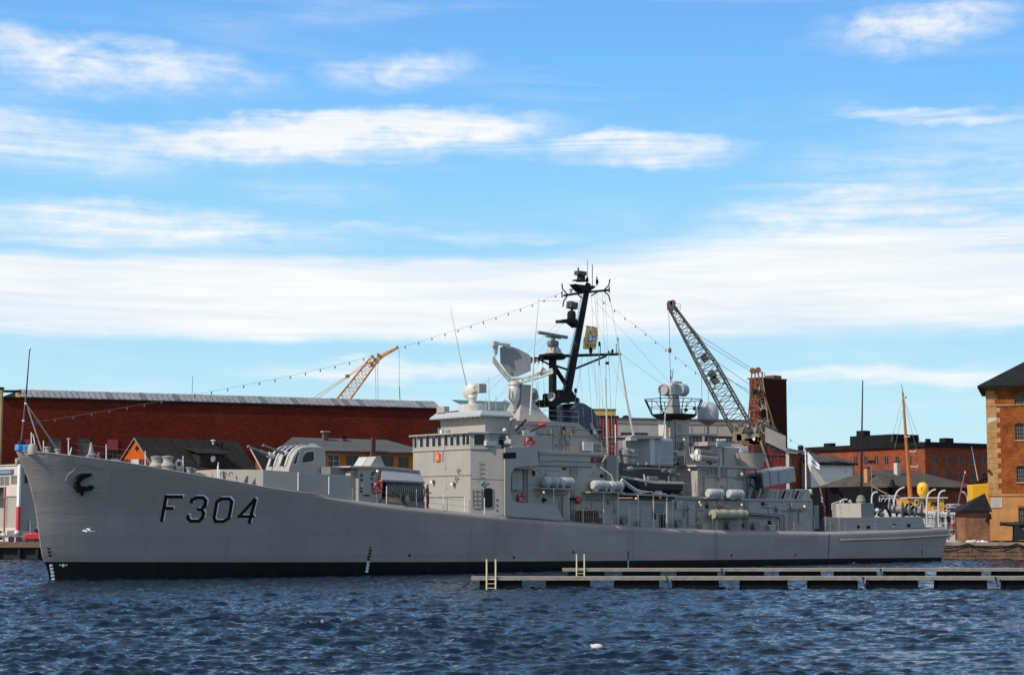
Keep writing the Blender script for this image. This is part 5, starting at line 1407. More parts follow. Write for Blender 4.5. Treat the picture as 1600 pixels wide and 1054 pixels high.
def drum_at(name, px, py, t, rz, k=1.0):
    rt = Matrix.Rotation(math.radians(rz), 3, 'Z') @ Matrix.Rotation(math.pi / 2, 3, 'Y')
    MB().lathe(S(px, py, t), [(r * k, z * k) for r, z in drum], 20, rt).build(name, mat('director_grey', (0.36, 0.35, 0.345), 0.5, var=0.06), tower, True)
drum_at('director_drum', 1065, 609, 0.6, 200, 1.05)
drum_at('director_drum', 1040, 609, -0.6, 200, 1.0)
MB().obox(S(1051, 608, 0), 0.45, 0.5, 0.55).build('director_yoke', CREAM, tower, bevel=0.06)
MB().obox(S(1056, 599, 0), 0.5, 0.35, 0.2).build('director_camera', GREY, tower, bevel=0.06)
for pts in ([(1047, 592), (1049, 578)], [(1050, 592), (1052, 576)], [(1048, 598), (1048, 586)]):
    MT('director_aerial', [(x, y, 0) for x, y in pts], 0.03, tower)
MT('director_aerial', [(1033, 648, 1.5), (1031, 603, 1.5)], 0.05, tower)
MT('mast_pole', [(1036, 690, 1.2), (1040, 640, 1.3)], 0.06, tower, WHIP)
for (x, y) in ((1072, 640), (1085, 638)): MB().ball(S(x, y, 1.8), 0.17, 8, 6).build('basket_lamp', BLACKP, tower, True)
for (x, y, r) in ((1065, 692, 0.18), (1066, 698, 0.22), (1063, 703, 0.14)):
    MB().torus(S(x, y, 1.25), r, 0.05, RX, 10, 6).build('cable_coil', mat('brown_rope', (0.16, 0.08, 0.05), 0.8, var=0.2), tower)
# satellite dome
sd = LATHE('satellite_dome', 1106.5, 656.5, 0.3, [(0.2, -0.45), (0.95, 0.0), (0.99, 0.1), (1.0, 0.75), (0.93, 1.15), (0.75, 1.48), (0.45, 1.68), (0.02, 1.75)], mat('dome_grey', (0.40, 0.39, 0.385), 0.5, var=0.05), n=24)
LATHE('dome_collar', 1106.5, 656.6, 0.3, [(0.18, -0.46), (0.99, -0.02), (1.01, 0.05)], GREY_D, sd, 24)
TUBE('dome_post', [(1106.5, 664, 0.3), (1106.5, 692, 0.3)], 0.12, GREY, sd, 10)
PRISM('dome_platform', [(1058, 676.5), (1122, 677.5), (1122, 680), (1058, 679)], 1.2, -0.4, GREY)
for x in (1079, 1119):
    TUBE('platform_leg', [(x, 679, 1.0), (x, 728, 1.0)], 0.06, GREY_D)
# torpedo tubes: three in a cluster
for i, (x, y, t) in enumerate(((1082, 714, 2.3), (1091, 714.5, 3.0), (1090, 706.5, 2.8))):
    a = S(x, y, t); b = a + Vector((2.3, -0.1, -0.12))
    q = MB().tube([a, b], 0.30, 14).build('torpedo_tube', GREY_D, ship, True)
    MB().tube([a + Vector((-0.1, 0, 0)), a + Vector((0.12, 0, 0))], 0.34, 14).build('tube_muzzle', CREAM, q, True)
    MB().tube([a + Vector((-0.13, 0, 0)), a + Vector((-0.105, 0, 0))], 0.2, 12).build('muzzle_cap', WHITE, q, True)
PRISM('tube_cradle', [(1072, 728), (1073, 712), (1078, 711), (1086, 722), (1108, 722), (1108, 728)], 3.0, 2.0, GREY_D)
# after control cabin
cab = PB('control_cabin', 1112, 693, 1129, 729, 2.9, 0.6, GREY)
PB('cabin_roof', 1105.5, 690, 1131, 696.5, 3.1, 0.4, GREY, cab)
PRISM('cabin_sunshade', [(1121, 690.5), (1141, 690.5), (1144, 697), (1120, 697.5)], 3.25, 2.2, mat('shade_blue_grey', (0.30, 0.32, 0.38), 0.5, var=0.06), cab)
PB('cabin_side_door', 1107, 701, 1111, 729, 2.5, 2.1, BLACKP, cab)
PB('cabin_annex', 1131, 699, 1158, 729, 2.4, 0.4, GREY, cab)
for x in (1122, 1127, 1132): MB().ball(S(x, 687.5, 2.2), 0.2, 10, 6, (1, 1, 0.7)).build('cabin_vent', CREAM, cab, True)
TUBE('cabin_pipe', [(1125.5, 727, 3.0), (1125.5, 710, 3.0)], 0.05, CREAM, cab)
# gun tub
tb0, tb1 = S(1168, 730.5, 2.3), S(1168, 708.5, 2.3)
tub = MB(); r0, r1 = 1.35, 1.85
tub.lathe((tb0.x, tb0.y, tb0.z), [(r0, 0), (r1, tb1.z - tb0.z), (r1 - 0.06, tb1.z - tb0.z), (r0 - 0.05, 0.06)], 28)
tub = tub.build('gun_tub', GREY, ship, True)
MB().ball(S(1156, 708, 2.0), 0.72, 14, 8, (1.1, 1, 1)).build('tub_cover', GREY_B, tub, True)
# missile launcher, a ribbed box cocked up towards the stern
la, lb = S(1178, 751, 1.6), S(1231, 741, 1.6)
dl = (lb - la); ang = math.atan2(dl.z, dl.x); Ry = Matrix.Rotation(-ang, 3, 'Y')
cL = (la + lb) / 2 + Vector((0, 0.2, 0.02))
lau = MB().obox(cL + Ry @ Vector((0.25, 0, 0)), dl.length / 2 - 0.1, 1.05, 0.72, Ry).build('missile_launcher', GREY_B, ship, bevel=0.08)
for f in (-0.55, -0.05, 0.5):
    MB().obox(cL + Ry @ Vector((0.25 + f * dl.length / 2, 0, 0)), 0.05, 1.09, 0.76, Ry).build('launcher_rib', GREY_D if f < 0 else GREY, lau, bevel=0.01)
for k in range(4):
    MB().obox(cL + Ry @ Vector((0.1, -0.75 + 0.5 * k, 0.75)), dl.length / 2 - 0.35, 0.06, 0.06, Ry).build('launcher_rail', CREAM, lau)
MB().obox(cL + Ry @ Vector((-dl.length / 2 - 0.15, 0, -0.1)), 0.35, 0.95, 0.6, Ry).build('launcher_breech', BLACKP, lau, bevel=0.06)
for (x, y) in ((1172, 752), (1177, 757), (1170, 765), (1184, 768), (1179, 772)):
    MB().obox(S(x, y, 1.9), 0.22, 0.3, 0.3, Matrix.Rotation(0.4, 3, 'Y')).build('launcher_gear', GREY_D, lau, bevel=0.03)
PB('launcher_stand', 1172, 757, 1196, 781, 1.9, 0.2, GREY_D, lau)
for (x0, y0, x1, y1) in ((1180, 735, 1196, 777), (1173, 766, 1170, 780), (1190, 762, 1184, 779)):
    TUBE('launcher_strut', [(x0, y0, 2.8), (x1, y1, 2.9)], 0.055, BLACKP if y0 == 735 else CREAM, lau)
# sloped anti-ship missile boxes on the low house
for i in range(3):
    x0 = 1198 + i * 20.5
    q = PRISM('missile_box', [(x0 - 1, 782), (x0 + 6, 764), (x0 + 21 if i < 2 else x0 + 25, 763.5), (x0 + 17.5 if i < 2 else x0 + 29, 782)], 3.6, 0.6, GREY, bevel=0.04)
    side_panel('box_slot', [(x0 + 0.6, 780.5), (x0 + 6.6, 766), (x0 + 10, 766), (x0 + 4.6, 780.5)], 3.605, 0.02, BLACKP if i else GREY_D, q)
    for f in (0.35, 0.7):
        side_panel('box_stiffener', [(x0 + 6 + f * 8, 780), (x0 + 10 + f * 8, 767), (x0 + 10.8 + f * 8, 767), (x0 + 6.8 + f * 8, 780)], 3.605, 0.035, GREY_D, q)
LATHE('box_drain', 1266, 767, 3.3, [(0.2, -0.3), (0.22, 0.1), (0.1, 0.2)], CREAM, n=10)
# ---------------------------------------------------------------- quarterdeck
PB('dark_locker', 1272, 789, 1280, 826, 4.0, 3.2, GREY_D); PB('dark_locker', 1281, 789, 1287, 808, 3.8, 3.2, BLACKP)
PRISM('quarterdeck_bulwark', [(1288, 806.5), (1316, 808.5), (1372, 808), (1441, 806.5), (1446, 824), (1290, 832)], 4.25, 4.1, GREY, bevel=0.01)
PRISM('quarterdeck_house', [(1288, 806.7), (1316, 808.7), (1372, 808.2), (1440, 806.7), (1440, 830), (1290, 832)], 4.05, -3.9, GREY_D, bevel=0.01)
for (x, y) in ((1342, 822.5), (1357, 823), (1397, 820.5), (1420, 820.5)):
    BOXC('mooring_port', x, y, 4.26, 0.26, 0.03, 0.16, BLACKP, bevel=0.02)
BOXC('mooring_port_rim', 1396, 821.5, 4.28, 0.3, 0.02, 0.1, CREAM)
for x in (1289.5, 1311):
    TUBE('stanchion', [(x, 830, 4.7), (x, 806, 4.7)], 0.03, GREY)
TUBE('mooring_hose', [(1294, 826, 4.4), (1296, 818, 4.4), (1300, 818, 4.4), (1302, 825, 4.4)], 0.04, GREY)
zbx = PB('winch_house', 1346, 785.5, 1366, 808.5, 3.2, -0.6, GREY_D, bevel=0.03)
a = S(1346, 797, 3.2)
MB().box(a.x - 0.06, a.x - 0.005, -3.2, -0.0, S(1346, 808, 3.2).z, S(1346, 786, 3.2).z).build('winch_house_lit_front', GREY, zbx)  # lighter grey than the house side, sunlight put into the front's colour
LATHE('aerial_tuner', 1345, 783, 2.6, [(0.42, -0.5), (0.42, -0.05), (0.48, 0.0), (0.45, 0.25), (0.36, 0.32), (0.36, 0.5), (0.15, 0.62)], mat('tuner_drab', (0.22, 0.21, 0.17), 0.6, var=0.1), ship, 14)
TUBE('tall_whip_aerial', [(1346, 775, 2.6), (1346.5, 690, 2.6), (1348, 594, 2.6)], 0.13, BLACKP, n=8, r1=0.05)
for (x, y, t, r) in ((1400, 795, 2.8, 0.75), (1411, 797, 3.0, 0.6), (1430, 795, 2.8, 0.7), (1420, 801, 3.0, 0.5)):
    MB().lathe(S(x, y, t), [(0.1, -0.7), (r, -0.68), (r, -0.58), (r * 0.55, -0.55), (r * 0.55, 0.55), (r, 0.58), (r, 0.68), (0.1, 0.7)], 16, RX @ Matrix.Rotation(0.5, 3, 'Y')).build('mooring_winch', GREY_D, ship, True)
for pts in ([(1412, 802), (1418, 788), (1424, 787)], [(1418, 804), (1427, 791), (1436, 801)], [(1372, 804), (1384, 791), (1392, 806)], [(1366, 804), (1372, 793), (1380, 806)]):
    TUBE('winch_frame', [(x, y, 3.1) for x, y in pts], 0.14, BLACKP, n=5)
for (x, y, r) in ((1370, 797, 0.3), (1436, 800, 0.45), (1442, 804, 0.35), (1377, 803, 0.35)):
    MB().ball(S(x, y, 3.2), r, 10, 6, (1, 1, 0.8)).build('winch_motor', GREY_D if r > 0.32 else CREAM, ship, True)
railing([(87.0, -4.2, z_deck(88) + 0.0), (94.6, -3.95, z_deck(94.6))], 1.0, 0.025, GREY_D, 2)
TUBE('ensign_staff', [(1290, 806, 2.5), (1281.5, 762, 2.5)], 0.05, WOOD)
# ---------------------------------------------------------------- small fittings on the port bulkheads
RD = random.Random(21)
def fittings(parent, t, x0, x1, y0, y1, n, conduits):
    for _ in range(n):
        x, y = RD.uniform(x0, x1), RD.uniform(y0, y1); k = RD.random()
        p = S(x, y, t)
        if k < 0.55:
            MB().box(p.x - RD.uniform(0.08, 0.2), p.x + RD.uniform(0.08, 0.2), -t - RD.uniform(0.05, 0.14), -t + 0.02, p.z - RD.uniform(0.08, 0.25), p.z + RD.uniform(0.08, 0.22)).build('junction_box', RD.choice((GREY, GREY_D, GREY_D, BLACKP)), parent, bevel=0.01)
        elif k < 0.8:
            MB().lathe(p, [(0.11, 0), (0.11, 0.08), (0.05, 0.12)], 8, RX).build('vent_cap', RD.choice((GREY_D, CREAM, GREY)), parent)
        else:
            MB().tube([p, p + Vector((0.0, -0.16, 0.05)), p + Vector((0, -0.16, -0.3))], 0.045, 5).build('drain_pipe', GREY_D, parent)
    for _ in range(conduits):
        x, y = RD.uniform(x0, x1), RD.uniform(y0, y0 + (y1 - y0) * 0.4); a = S(x, y, t + 0.04)
        if RD.random() < 0.5:
            b = S(x, min(y1, y + RD.uniform(12, 30)), t + 0.04); MB().tube([a, (a.x, a.y, b.z)], 0.028, 4).build('conduit', RD.choice((GREY_D, GREY)), parent)
        else:
            b = S(min(x1, x + RD.uniform(12, 40)), y, t + 0.04); MB().tube([a, (b.x, a.y, a.z)], 0.028, 4).build('conduit', RD.choice((GREY_D, GREY)), parent)
fittings(mid, TM, 824, 962, 726, 742, 10, 8)
fittings(mid, TM, 845, 962, 770, 806, 16, 12)
fittings(up, 3.1, 812, 940, 668, 700, 14, 12)
fittings(aftm, TA, 1058, 1264, 786, 822, 22, 16)
fittings(upa, 4.0, 1094, 1162, 734, 772, 10, 8)
fittings(aftm, TA, 1174, 1262, 785, 798, 6, 4)
# guard rails with wires along the waist and quarterdeck, on the deck edge
def edge_rail(s0, s1, step, h, inset=0.22):
    s = s0
    while s <= s1 + 1e-3:
        z = z_deck(s) - 0.02; t = edge_t(s) - gun_r(s) * 0.5 - inset
        MB().tube([(s, -t, z), (s, -t, z + h)], 0.022, 5).build('stanchion', GREY, ship)
        s += step
    for k in (0.5, 0.98):
        P = [(q, -(edge_t(q) - gun_r(q) * 0.5 - inset), z_deck(q) - 0.02 + h * k) for q in np.linspace(s0, s1, 14)]
        MB().tube(P, 0.010, 4).build('guard_wire', GREY_D, ship)
edge_rail(44, 73, 2.1, 1.0); edge_rail(22, 33, 2.2, 0.95); edge_rail(76.5, 94, 2.3, 0.95)
# vertical ladders
def wall_ladder(x, yt, yb, t, parent, w=0.2):
    a, b = S(x, yt, t), S(x, yb, t); mb = MB()
    for d in (-w, w): mb.tube([(a.x + d, -t - 0.12, a.z), (a.x + d, -t - 0.12, b.z)], 0.022, 4)
    n = int((a.z - b.z) / 0.28)
    for i in range(n): z = b.z + 0.14 + i * 0.28; mb.tube([(a.x - w, -t - 0.12, z), (a.x + w, -t - 0.12, z)], 0.02, 4)
    mb.build('ladder', GREY_D, parent)
wall_ladder(893, 727, 810, TM, mid); wall_ladder(1097, 733, 776, 4.0, upa); wall_ladder(1234, 786, 826, TA, aftm); wall_ladder(875, 662, 702, 3.1, up); wall_ladder(1061, 662, 722, TD, tower, 0.16)
# overhead pipes and cable trays along the house tops
for (x0, y0, x1, y1, t, par) in ((800, 726, 925, 730, TM + 0.05, mid), (968, 779.5, 1050, 782.5, TM + 0.1, mid), (1060, 780, 1160, 784.5, TA + 0.1, aftm), (1096, 733.5, 1120, 734, 4.05, upa), (812, 662, 900, 665, 3.14, up)):
    a, b = S(x0, y0, t), S(x1, y1, t)
    MB().tube([a, (b.x, a.y, a.z)], 0.05, 5).build('cable_tray', GREY_D, par)
# deck clutter behind the rails: reels, lockers, fire points
for (x, y, t, kind) in ((1004, 815, 4.7, 0), (1060, 819, 4.75, 1), (1100, 822, 4.7, 0), (1180, 824, 4.6, 1), (975, 812, 4.7, 1), (1205, 824, 4.6, 0), (945, 810, 4.75, 0), (1140, 823, 4.7, 1)):
    p = S(x, y, t); p.z = z_deck(p.x)
    if kind == 0: MB().box(p.x - 0.4, p.x + 0.4, p.y - 0.2, p.y + 0.25, p.z, p.z + 0.55).build('deck_locker', GREY, ship, bevel=0.03)
    else: MB().lathe(p + Vector((0, 0, 0.45)), [(0.38, -0.2), (0.38, -0.16), (0.2, -0.14), (0.2, 0.14), (0.38, 0.16), (0.38, 0.2)], 14, RX).build('hawser_reel', GREY_D, ship, True)
# more rigging and aerial wires
for (x0, y0, t0, x1, y1, t1) in ((906, 470, 0, 735, 640, 2), (906, 475, 0, 760, 642, -2), (930, 470, 0, 1048, 600, 0), (925, 480, 0, 1000, 684, 2), (970, 553, 0, 1052, 612, 0.5), (828, 562, 0.5, 745, 603, 0), (915, 520, 0, 960, 708, 3), (905, 560, 0, 915, 690, 2.6), (968, 553, 0, 955, 706, 3), (840, 470, 2.8, 906, 470, 0)):
    MB().tube([S(x0, y0, t0), S(x1, y1, t1)], 0.011, 4).build('rigging_wire', GREY_D, ship)
# ---------------------------------------------------------------- things carried on the ship
def thing_at(p_local, name, label, cat, group=None, frame=SHIP):
    w = frame.O + frame.x * p_local.x + frame.y * p_local.y + Vector((0, 0, p_local.z))
    return Frame(w, frame.ang).root(name, label, cat, group)
def life_raft(px0, px1, py, t, r, label):
    a, b = S(px0, py, t), S(px1, py, t); L = b.x - a.x
    root = thing_at(Vector(((a.x + b.x) / 2, a.y, a.z - r)), 'life_raft', label, 'life raft', 'life raft canisters along the port side')
    prof = [(0.05, -L / 2), (r * 0.72, -L / 2 + 0.02), (r * 0.95, -L / 2 + 0.14), (r, -L / 2 + 0.3), (r, L / 2 - 0.3), (r * 0.95, L / 2 - 0.14), (r * 0.72, L / 2 - 0.02), (0.05, L / 2)]
    MB().lathe((0, 0, r), prof, 18, RY).build('canister', RAFT, root, True)
    for f in (-0.06, 0.12):
        MB().lathe((f * L, 0, r), [(r * 1.0, -0.03), (r * 1.035, -0.03), (r * 1.035, 0.03), (r * 1.0, 0.03)], 18, RY).build('strap', GREY_D, root)
    MB().box(-L * 0.36, -L * 0.22, -r * 0.7, r * 0.7, -0.06, 0.14).build('cradle', GREY, root)
    MB().box(L * 0.22, L * 0.36, -r * 0.7, r * 0.7, -0.06, 0.14).build('cradle', GREY, root)
life_raft(848.5, 872.5, 751.5, 4.9, 0.42, 'white life raft canister nearest the bridge on the forward rack')
life_raft(873, 895.5, 753, 4.9, 0.42, 'white life raft canister at the aft end of the forward rack')
life_raft(925, 949.5, 757.5, 4.9, 0.42, 'white life raft canister at the forward end of the rack beside the boat')
life_raft(950, 972.5, 758.5, 4.9, 0.42, 'white life raft canister close to the dark work boat')
life_raft(1105, 1129.5, 770.5, 4.7, 0.43, 'single white life raft canister above the canvas roll, nearer the bow')
life_raft(1137.5, 1160.5, 771.5, 4.7, 0.43, 'single white life raft canister above the canvas roll, nearer the missile launcher')
def lifebuoy(px, py, t, r, label):
    p = S(px, py, t)
    root = thing_at(p + Vector((0, 0, -r)), 'lifebuoy', label, 'lifebuoy', 'red lifebuoys on the ship')
    MB().torus((0, 0, r), r * 0.74, r * 0.27, RX, 22, 8).build('ring', REDP, root, True)
    for k in range(4):
        a = k * math.pi / 2 + 0.78
        MB().torus((0, 0, r), r * 0.74, r * 0.285, RX, 4, 8, a0=a - 0.07, a1=a + 0.07).build('white_band', WHITE, root)
    MB().beam((-r * 0.9, -0.03, r), (r * 0.9, -0.03, r), 0.03).beam((0, -0.06, 0.2), (0, -0.06, r), 0.03).build('grab_line', WHITE, root)
lifebuoy(590, 761.5, 4.5, 0.46, 'red lifebuoy on the launcher house between door and curved bars')
lifebuoy(828.5, 690.5, 4.4, 0.48, 'red lifebuoy hung on the screen behind the bridge wing')
lifebuoy(814.5, 777.5, TM + 0.15, 0.42, 'red lifebuoy inside the rounded opening below the bridge wing')
# canvas roll
p = S(1113, 803, 5.15); q = S(1165, 802, 5.15); Lc = q.x - p.x
rt = thing_at(Vector(((p.x + q.x) / 2, p.y, p.z - 0.4)), 'canvas_roll', 'long rolled beige canvas slung below two single raft canisters', 'canvas roll')
MB().tube([(-Lc / 2 + Lc * i / 14, 0.05 * math.sin(i * 2.1), 0.4 + 0.03 * math.sin(i * 1.7)) for i in range(15)], 0.42, 12).build('roll', CANVAS, rt, True)
for f in (-0.35, -0.1, 0.15, 0.38):
    MB().lathe((Lc * f, 0, 0.41), [(0.40, -0.03), (0.45, -0.03), (0.45, 0.03), (0.40, 0.03)], 12, RY).build('lashing', GREY_D, rt)
# work boat in its davits: dark inflatable-sided hull
pa, pb = S(967, 741, 3.6), S(1054, 757, 3.6); Lb = pb.x - pa.x
rb = thing_at(Vector(((pa.x + pb.x) / 2, -3.75, pb.z - 0.95)), 'work_boat', 'dark work boat slung in davits abaft the mast', 'boat')
hb_ = MB(); rows = []
for i in range(13):
    f = i / 12; x = (f - 0.5) * Lb
    w = 1.05 * (1 - max(0, (0.28 - f) / 0.28) ** 2.2) * (1 - 0.08 * f); w = max(0.06, w)
    zk = 0.1 + 0.75 * max(0, (0.3 - f) / 0.3) ** 1.6; zs = 1.0 + 0.5 * max(0, (0.5 - f) / 0.5) ** 1.6
    rows.append([(x, -w, zs), (x, -w * 0.92, zk + 0.45 * (zs - zk)), (x, -w * 0.5, zk + 0.12), (x, 0, zk), (x, w * 0.5, zk + 0.12), (x, w * 0.92, zk + 0.45 * (zs - zk)), (x, w, zs)])
n = 7
hb_.add([p for r in rows for p in r], [(i * n + j, i * n + j + 1, (i + 1) * n + j + 1, (i + 1) * n + j) for i in range(12) for j in range(6)] + [tuple(range(12 * n, 13 * n)), tuple(range(6, -1, -1))] + [(i * n, (i + 1) * n, (i + 1) * n + 6, i * n + 6) for i in range(12)])
hb_.build('boat_hull', mat('boat_dark', (0.016, 0.014, 0.015), 0.45, var=0.2), rb, True)
for sg in (-1, 1):
    MB().tube([(r[0][0], sg * (abs(r[0][1]) + 0.02), r[0][2] + 0.06) for r in rows], 0.13, 8).build('side_tube', GREY, rb, True)
MB().box(-0.3, 0.9, -0.4, 0.4, 0.9, 1.65).build('console', GREY_D, rb, bevel=0.08)
MB().box(Lb / 2 - 0.75, Lb / 2 - 0.2, -0.25, 0.25, 0.9, 1.75).build('engine', GREY_D, rb, bevel=0.08)
MB().box(0.9, 1.6, -0.5, 0.5, 1.1, 1.35).build('tan_cushion', WOOD, rb, bevel=0.05)
# flags
def cloth(name, w, h, nx, nz, fx, mats, mi, parent=None):
    mb = MB(); vs = [fx(i / nx * w, j / nz * h) for j in range(nz + 1) for i in range(nx + 1)]
    fs = []; ms = []
    for j in range(nz):
        for i in range(nx):
            fs.append((j * (nx + 1) + i, j * (nx + 1) + i + 1, (j + 1) * (nx + 1) + i + 1, (j + 1) * (nx + 1) + i)); ms.append(mi((i + 0.5) / nx, (j + 0.5) / nz))
    mb.v = [tuple(v) for v in vs]; mb.f = fs; mb.m = ms
    o = mb.build(name, mats, parent, smooth=True, recalc=False)
    sm_ = o.modifiers.new('cloth_thickness', 'SOLIDIFY'); sm_.thickness = 0.012; sm_.offset = 0
    return o
FR = mat('flag_red', (0.42, 0.03, 0.05), 0.7, var=0.1); FWt = mat('flag_white', (0.75, 0.75, 0.75), 0.7, var=0.05); FB = mat('flag_blue', (0.02, 0.04, 0.16), 0.7, var=0.1)
FY = mat('flag_yellow', (0.80, 0.55, 0.14), 0.7, var=0.15, vs=2); FO = mat('flag_orange', (0.72, 0.25, 0.04), 0.7, var=0.1); FSB = mat('flag_sea_blue', (0.09, 0.2, 0.42), 0.7, var=0.1)
def nor(u, v):
    if abs(u - 0.36) < 0.06 or abs(v - 0.5) < 0.08: return 2
    if abs(u - 0.36) < 0.12 or abs(v - 0.5) < 0.16: return 1
    return 0
p = S(1282, 769, 2.5)
rf = thing_at(p + Vector((0, 0, -2.2)), 'ensign', 'red ensign with a blue and white cross hanging limp at the stern', 'flag')
cloth('flag_cloth', 2.2, 1.5, 30, 22, lambda x, z: (0.12 + x * 0.26 + z * -0.05 + 0.05 * math.sin(x * 5), -0.12 * math.sin(x * 4.5), 2.15 - (1.5 - z) * 0.75 - x * 0.62), [FR, FWt, FB], nor, rf)
# yellow flag on the raked mast, with a blue and white building device and dark lettering
p = S(911, 545, -0.3)
ry_ = thing_at(p, 'signal_flag', 'yellow flag with a blue and white emblem flying behind the raked mast', 'flag')
fw, fh = 1.25, 2.15
def yf(u, v):
    if v > 0.93 and u < 0.75: return 3
    if 0.36 < v < 0.62 and 0.30 < u < 0.52: return 1
    if 0.30 < v < 0.66 and 0.22 < u < 0.60: return 2
    if 0.66 <= v < 0.82 and 0.40 < u < 0.55: return 2
    if 0.38 < v < 0.52 and 0.64 < u < 0.84: return 1
    if 0.34 < v < 0.58 and 0.60 < u < 0.88: return 2
    if 0.10 < v < 0.25 and u > 0.18 and int(u * 26) % 4 in (0, 1): return 4
    return 0
FD = mat('flag_dark', (0.08, 0.06, 0.03), 0.7, var=0)
ey, ez = Vector((1, -0.25, 0)).normalized(), Vector((0.16, 0, 1)).normalized()
cloth('flag_cloth', fw, fh, 60, 60, lambda x, z: tuple(ey * (x + 0.12 * math.sin(z * 2.2) * (x / fw)) + ez * (z - 0.15 * (x / fw) ** 2 * (1 if z > fh * 0.8 else 0.0)) + Vector((0, 0.10 * math.sin(x * 5 + z * 2.5), 0))), [FY, FWt, FSB, FO, FD], yf, ry_)
# dressing lines with bulbs
BULB = mat('bulb', (0.10, 0.10, 0.10), 0.3, var=0)
def light_line(pts, label, step):
    P = [S(x, y, t) for x, y, t in pts]
    # smooth catenary through the points
    rt = thing_at(P[0], 'light_string', label, 'light string', 'strings of lamps from bow and stern to the mast')
    Q = []
    for a, b in zip(P[:-1], P[1:]):
        for i in range(8): Q.append(a.lerp(b, i / 8))
    Q.append(P[-1]); Q = [q - P[0] for q in Q]
    MB().tube(Q, 0.010, 4).build('cable', GREY_D, rt)
    me = MB().lathe((0, 0, 0), [(0.025, 0), (0.035, -0.06), (0.065, -0.14), (0.06, -0.2), (0.02, -0.23)], 6).mesh('bulb', BULB, True)
    acc = step / 2
    for a, b in zip(Q[:-1], Q[1:]):
        L = (b - a).length
        while acc < L:
            q = a.lerp(b, acc / L); link_mesh('bulb', me, rt, q); acc += step
        acc -= L
light_line([(42, 661, 0), (120, 649, 0), (230, 630, 0), (330, 611, 0), (440, 590, 0), (540, 567, 0), (640, 538, 0), (740, 507, 0), (820, 480, 0), (880, 456, 0)], 'string of small lamps sloping from the bow up to the mast', 1.42)
light_line([(935, 465, 0), (985, 502, 0), (1050, 553, 0), (1110, 598, 0), (1180, 648, 0), (1240, 689, 0), (1300, 723, 0), (1342, 745, 0)], 'string of small lamps sloping from the mast down to the stern', 1.42)
# crew member in red overalls standing by the launcher
def person(root, h, m_suit, m_top, m_hair, pose):
    """one skinned body; joints in metres for a 1.75 m figure"""
    J = {'pel': (0, 0, 0.95), 'sp': (0, 0.01, 1.15), 'ch': (0, 0.02, 1.36), 'nk': (0, 0.0, 1.50), 'hd': (0, -0.02, 1.60), 'ht': (0, -0.01, 1.72),
         'hl': (0.10, 0, 0.90), 'kl': (0.12, -0.04, 0.50), 'al': (0.13, 0.02, 0.09), 'tl': (0.15, -0.13, 0.04),
         'hr': (-0.10, 0, 0.90), 'kr': (-0.11, -0.02, 0.50), 'ar': (-0.12, 0.03, 0.09), 'tr': (-0.13, -0.12, 0.04),
         'sl': (0.19, 0.02, 1.41), 'el': (0.27, 0.03, 1.14), 'wl': (0.24, -0.14, 0.98), 'fl': (0.22, -0.22, 0.95),
         'sr': (-0.19, 0.02, 1.41), 'er': (-0.27, 0.03, 1.14), 'wr': (-0.22, -0.14, 1.02), 'fr': (-0.18, -0.22, 1.02)}
    J.update(pose)
    E = [('pel', 'sp'), ('sp', 'ch'), ('ch', 'nk'), ('nk', 'hd'), ('hd', 'ht'), ('pel', 'hl'), ('hl', 'kl'), ('kl', 'al'), ('al', 'tl'), ('pel', 'hr'), ('hr', 'kr'), ('kr', 'ar'), ('ar', 'tr'),
         ('ch', 'sl'), ('sl', 'el'), ('el', 'wl'), ('wl', 'fl'), ('ch', 'sr'), ('sr', 'er'), ('er', 'wr'), ('wr', 'fr')]
    rad = {'pel': .15, 'sp': .13, 'ch': .16, 'nk': .06, 'hd': .095, 'ht': .07, 'hl': .10, 'kl': .07, 'al': .055, 'tl': .045, 'hr': .10, 'kr': .07, 'ar': .055, 'tr': .045, 'sl': .075, 'el': .055, 'wl': .04, 'fl': .035, 'sr': .075, 'er': .055, 'wr': .04, 'fr': .035}
    keys = list(J); k = h / 1.75
    me = bpy.data.meshes.new('body'); me.from_pydata([tuple(c * k for c in J[q]) for q in keys], [(keys.index(a), keys.index(b)) for a, b in E], [])
    for m in (m_suit, m_top, ORANGE_SKIN, m_hair): me.materials.append(m)
    o = bpy.data.objects.new('body', me); COL.objects.link(o); o.parent = root
    sk = o.modifiers.new('skin', 'SKIN'); sd_ = me.skin_vertices[0].data
    for i, q in enumerate(keys): r = rad[q] * k; sd_[i].radius = (r, r * (0.72 if q in ('ch', 'sp', 'pel') else 1)); sd_[i].use_root = q == 'pel'
    ss = o.modifiers.new('sub', 'SUBSURF'); ss.levels = 1; ss.render_levels = 1
    dg = bpy.context.evaluated_depsgraph_get(); dg.update()
    ev = o.evaluated_get(dg); m2 = bpy.data.meshes.new_from_object(ev)
    o.modifiers.clear(); o.data = m2
    m2.materials.clear()
    for m in (m_suit, m_top, ORANGE_SKIN, m_hair): m2.materials.append(m)
    for p in m2.polygons:
        c = p.center / k; p.use_smooth = True
        hand = math.hypot(c.x - J['fl'][0], c.z - J['fl'][2]) < 0.08 or math.hypot(c.x - J['fr'][0], c.z - J['fr'][2]) < 0.08
        p.material_index = 3 if (c.z > 1.63 or (c.z > 1.54 and c.y > 0.03)) else 2 if (c.z > 1.49 or hand) else 1 if c.z > 1.0 else 0
    return o
MAROON = mat('overall_maroon', (0.10, 0.012, 0.016), 0.7, var=0.15); CRIM = mat('overall_crimson', (0.23, 0.02, 0.03), 0.7, var=0.15); HAIR = mat('dark_hair', (0.02, 0.012, 0.01), 0.6, var=0)
pd = S(668, 790, 4.85); pd.z = z_deck(pd.x) + 0.0
r_ = thing_at(pd, 'person', 'person in dark red overalls standing on deck below the bridge', 'person'); r_.rotation_euler.z += math.radians(40)
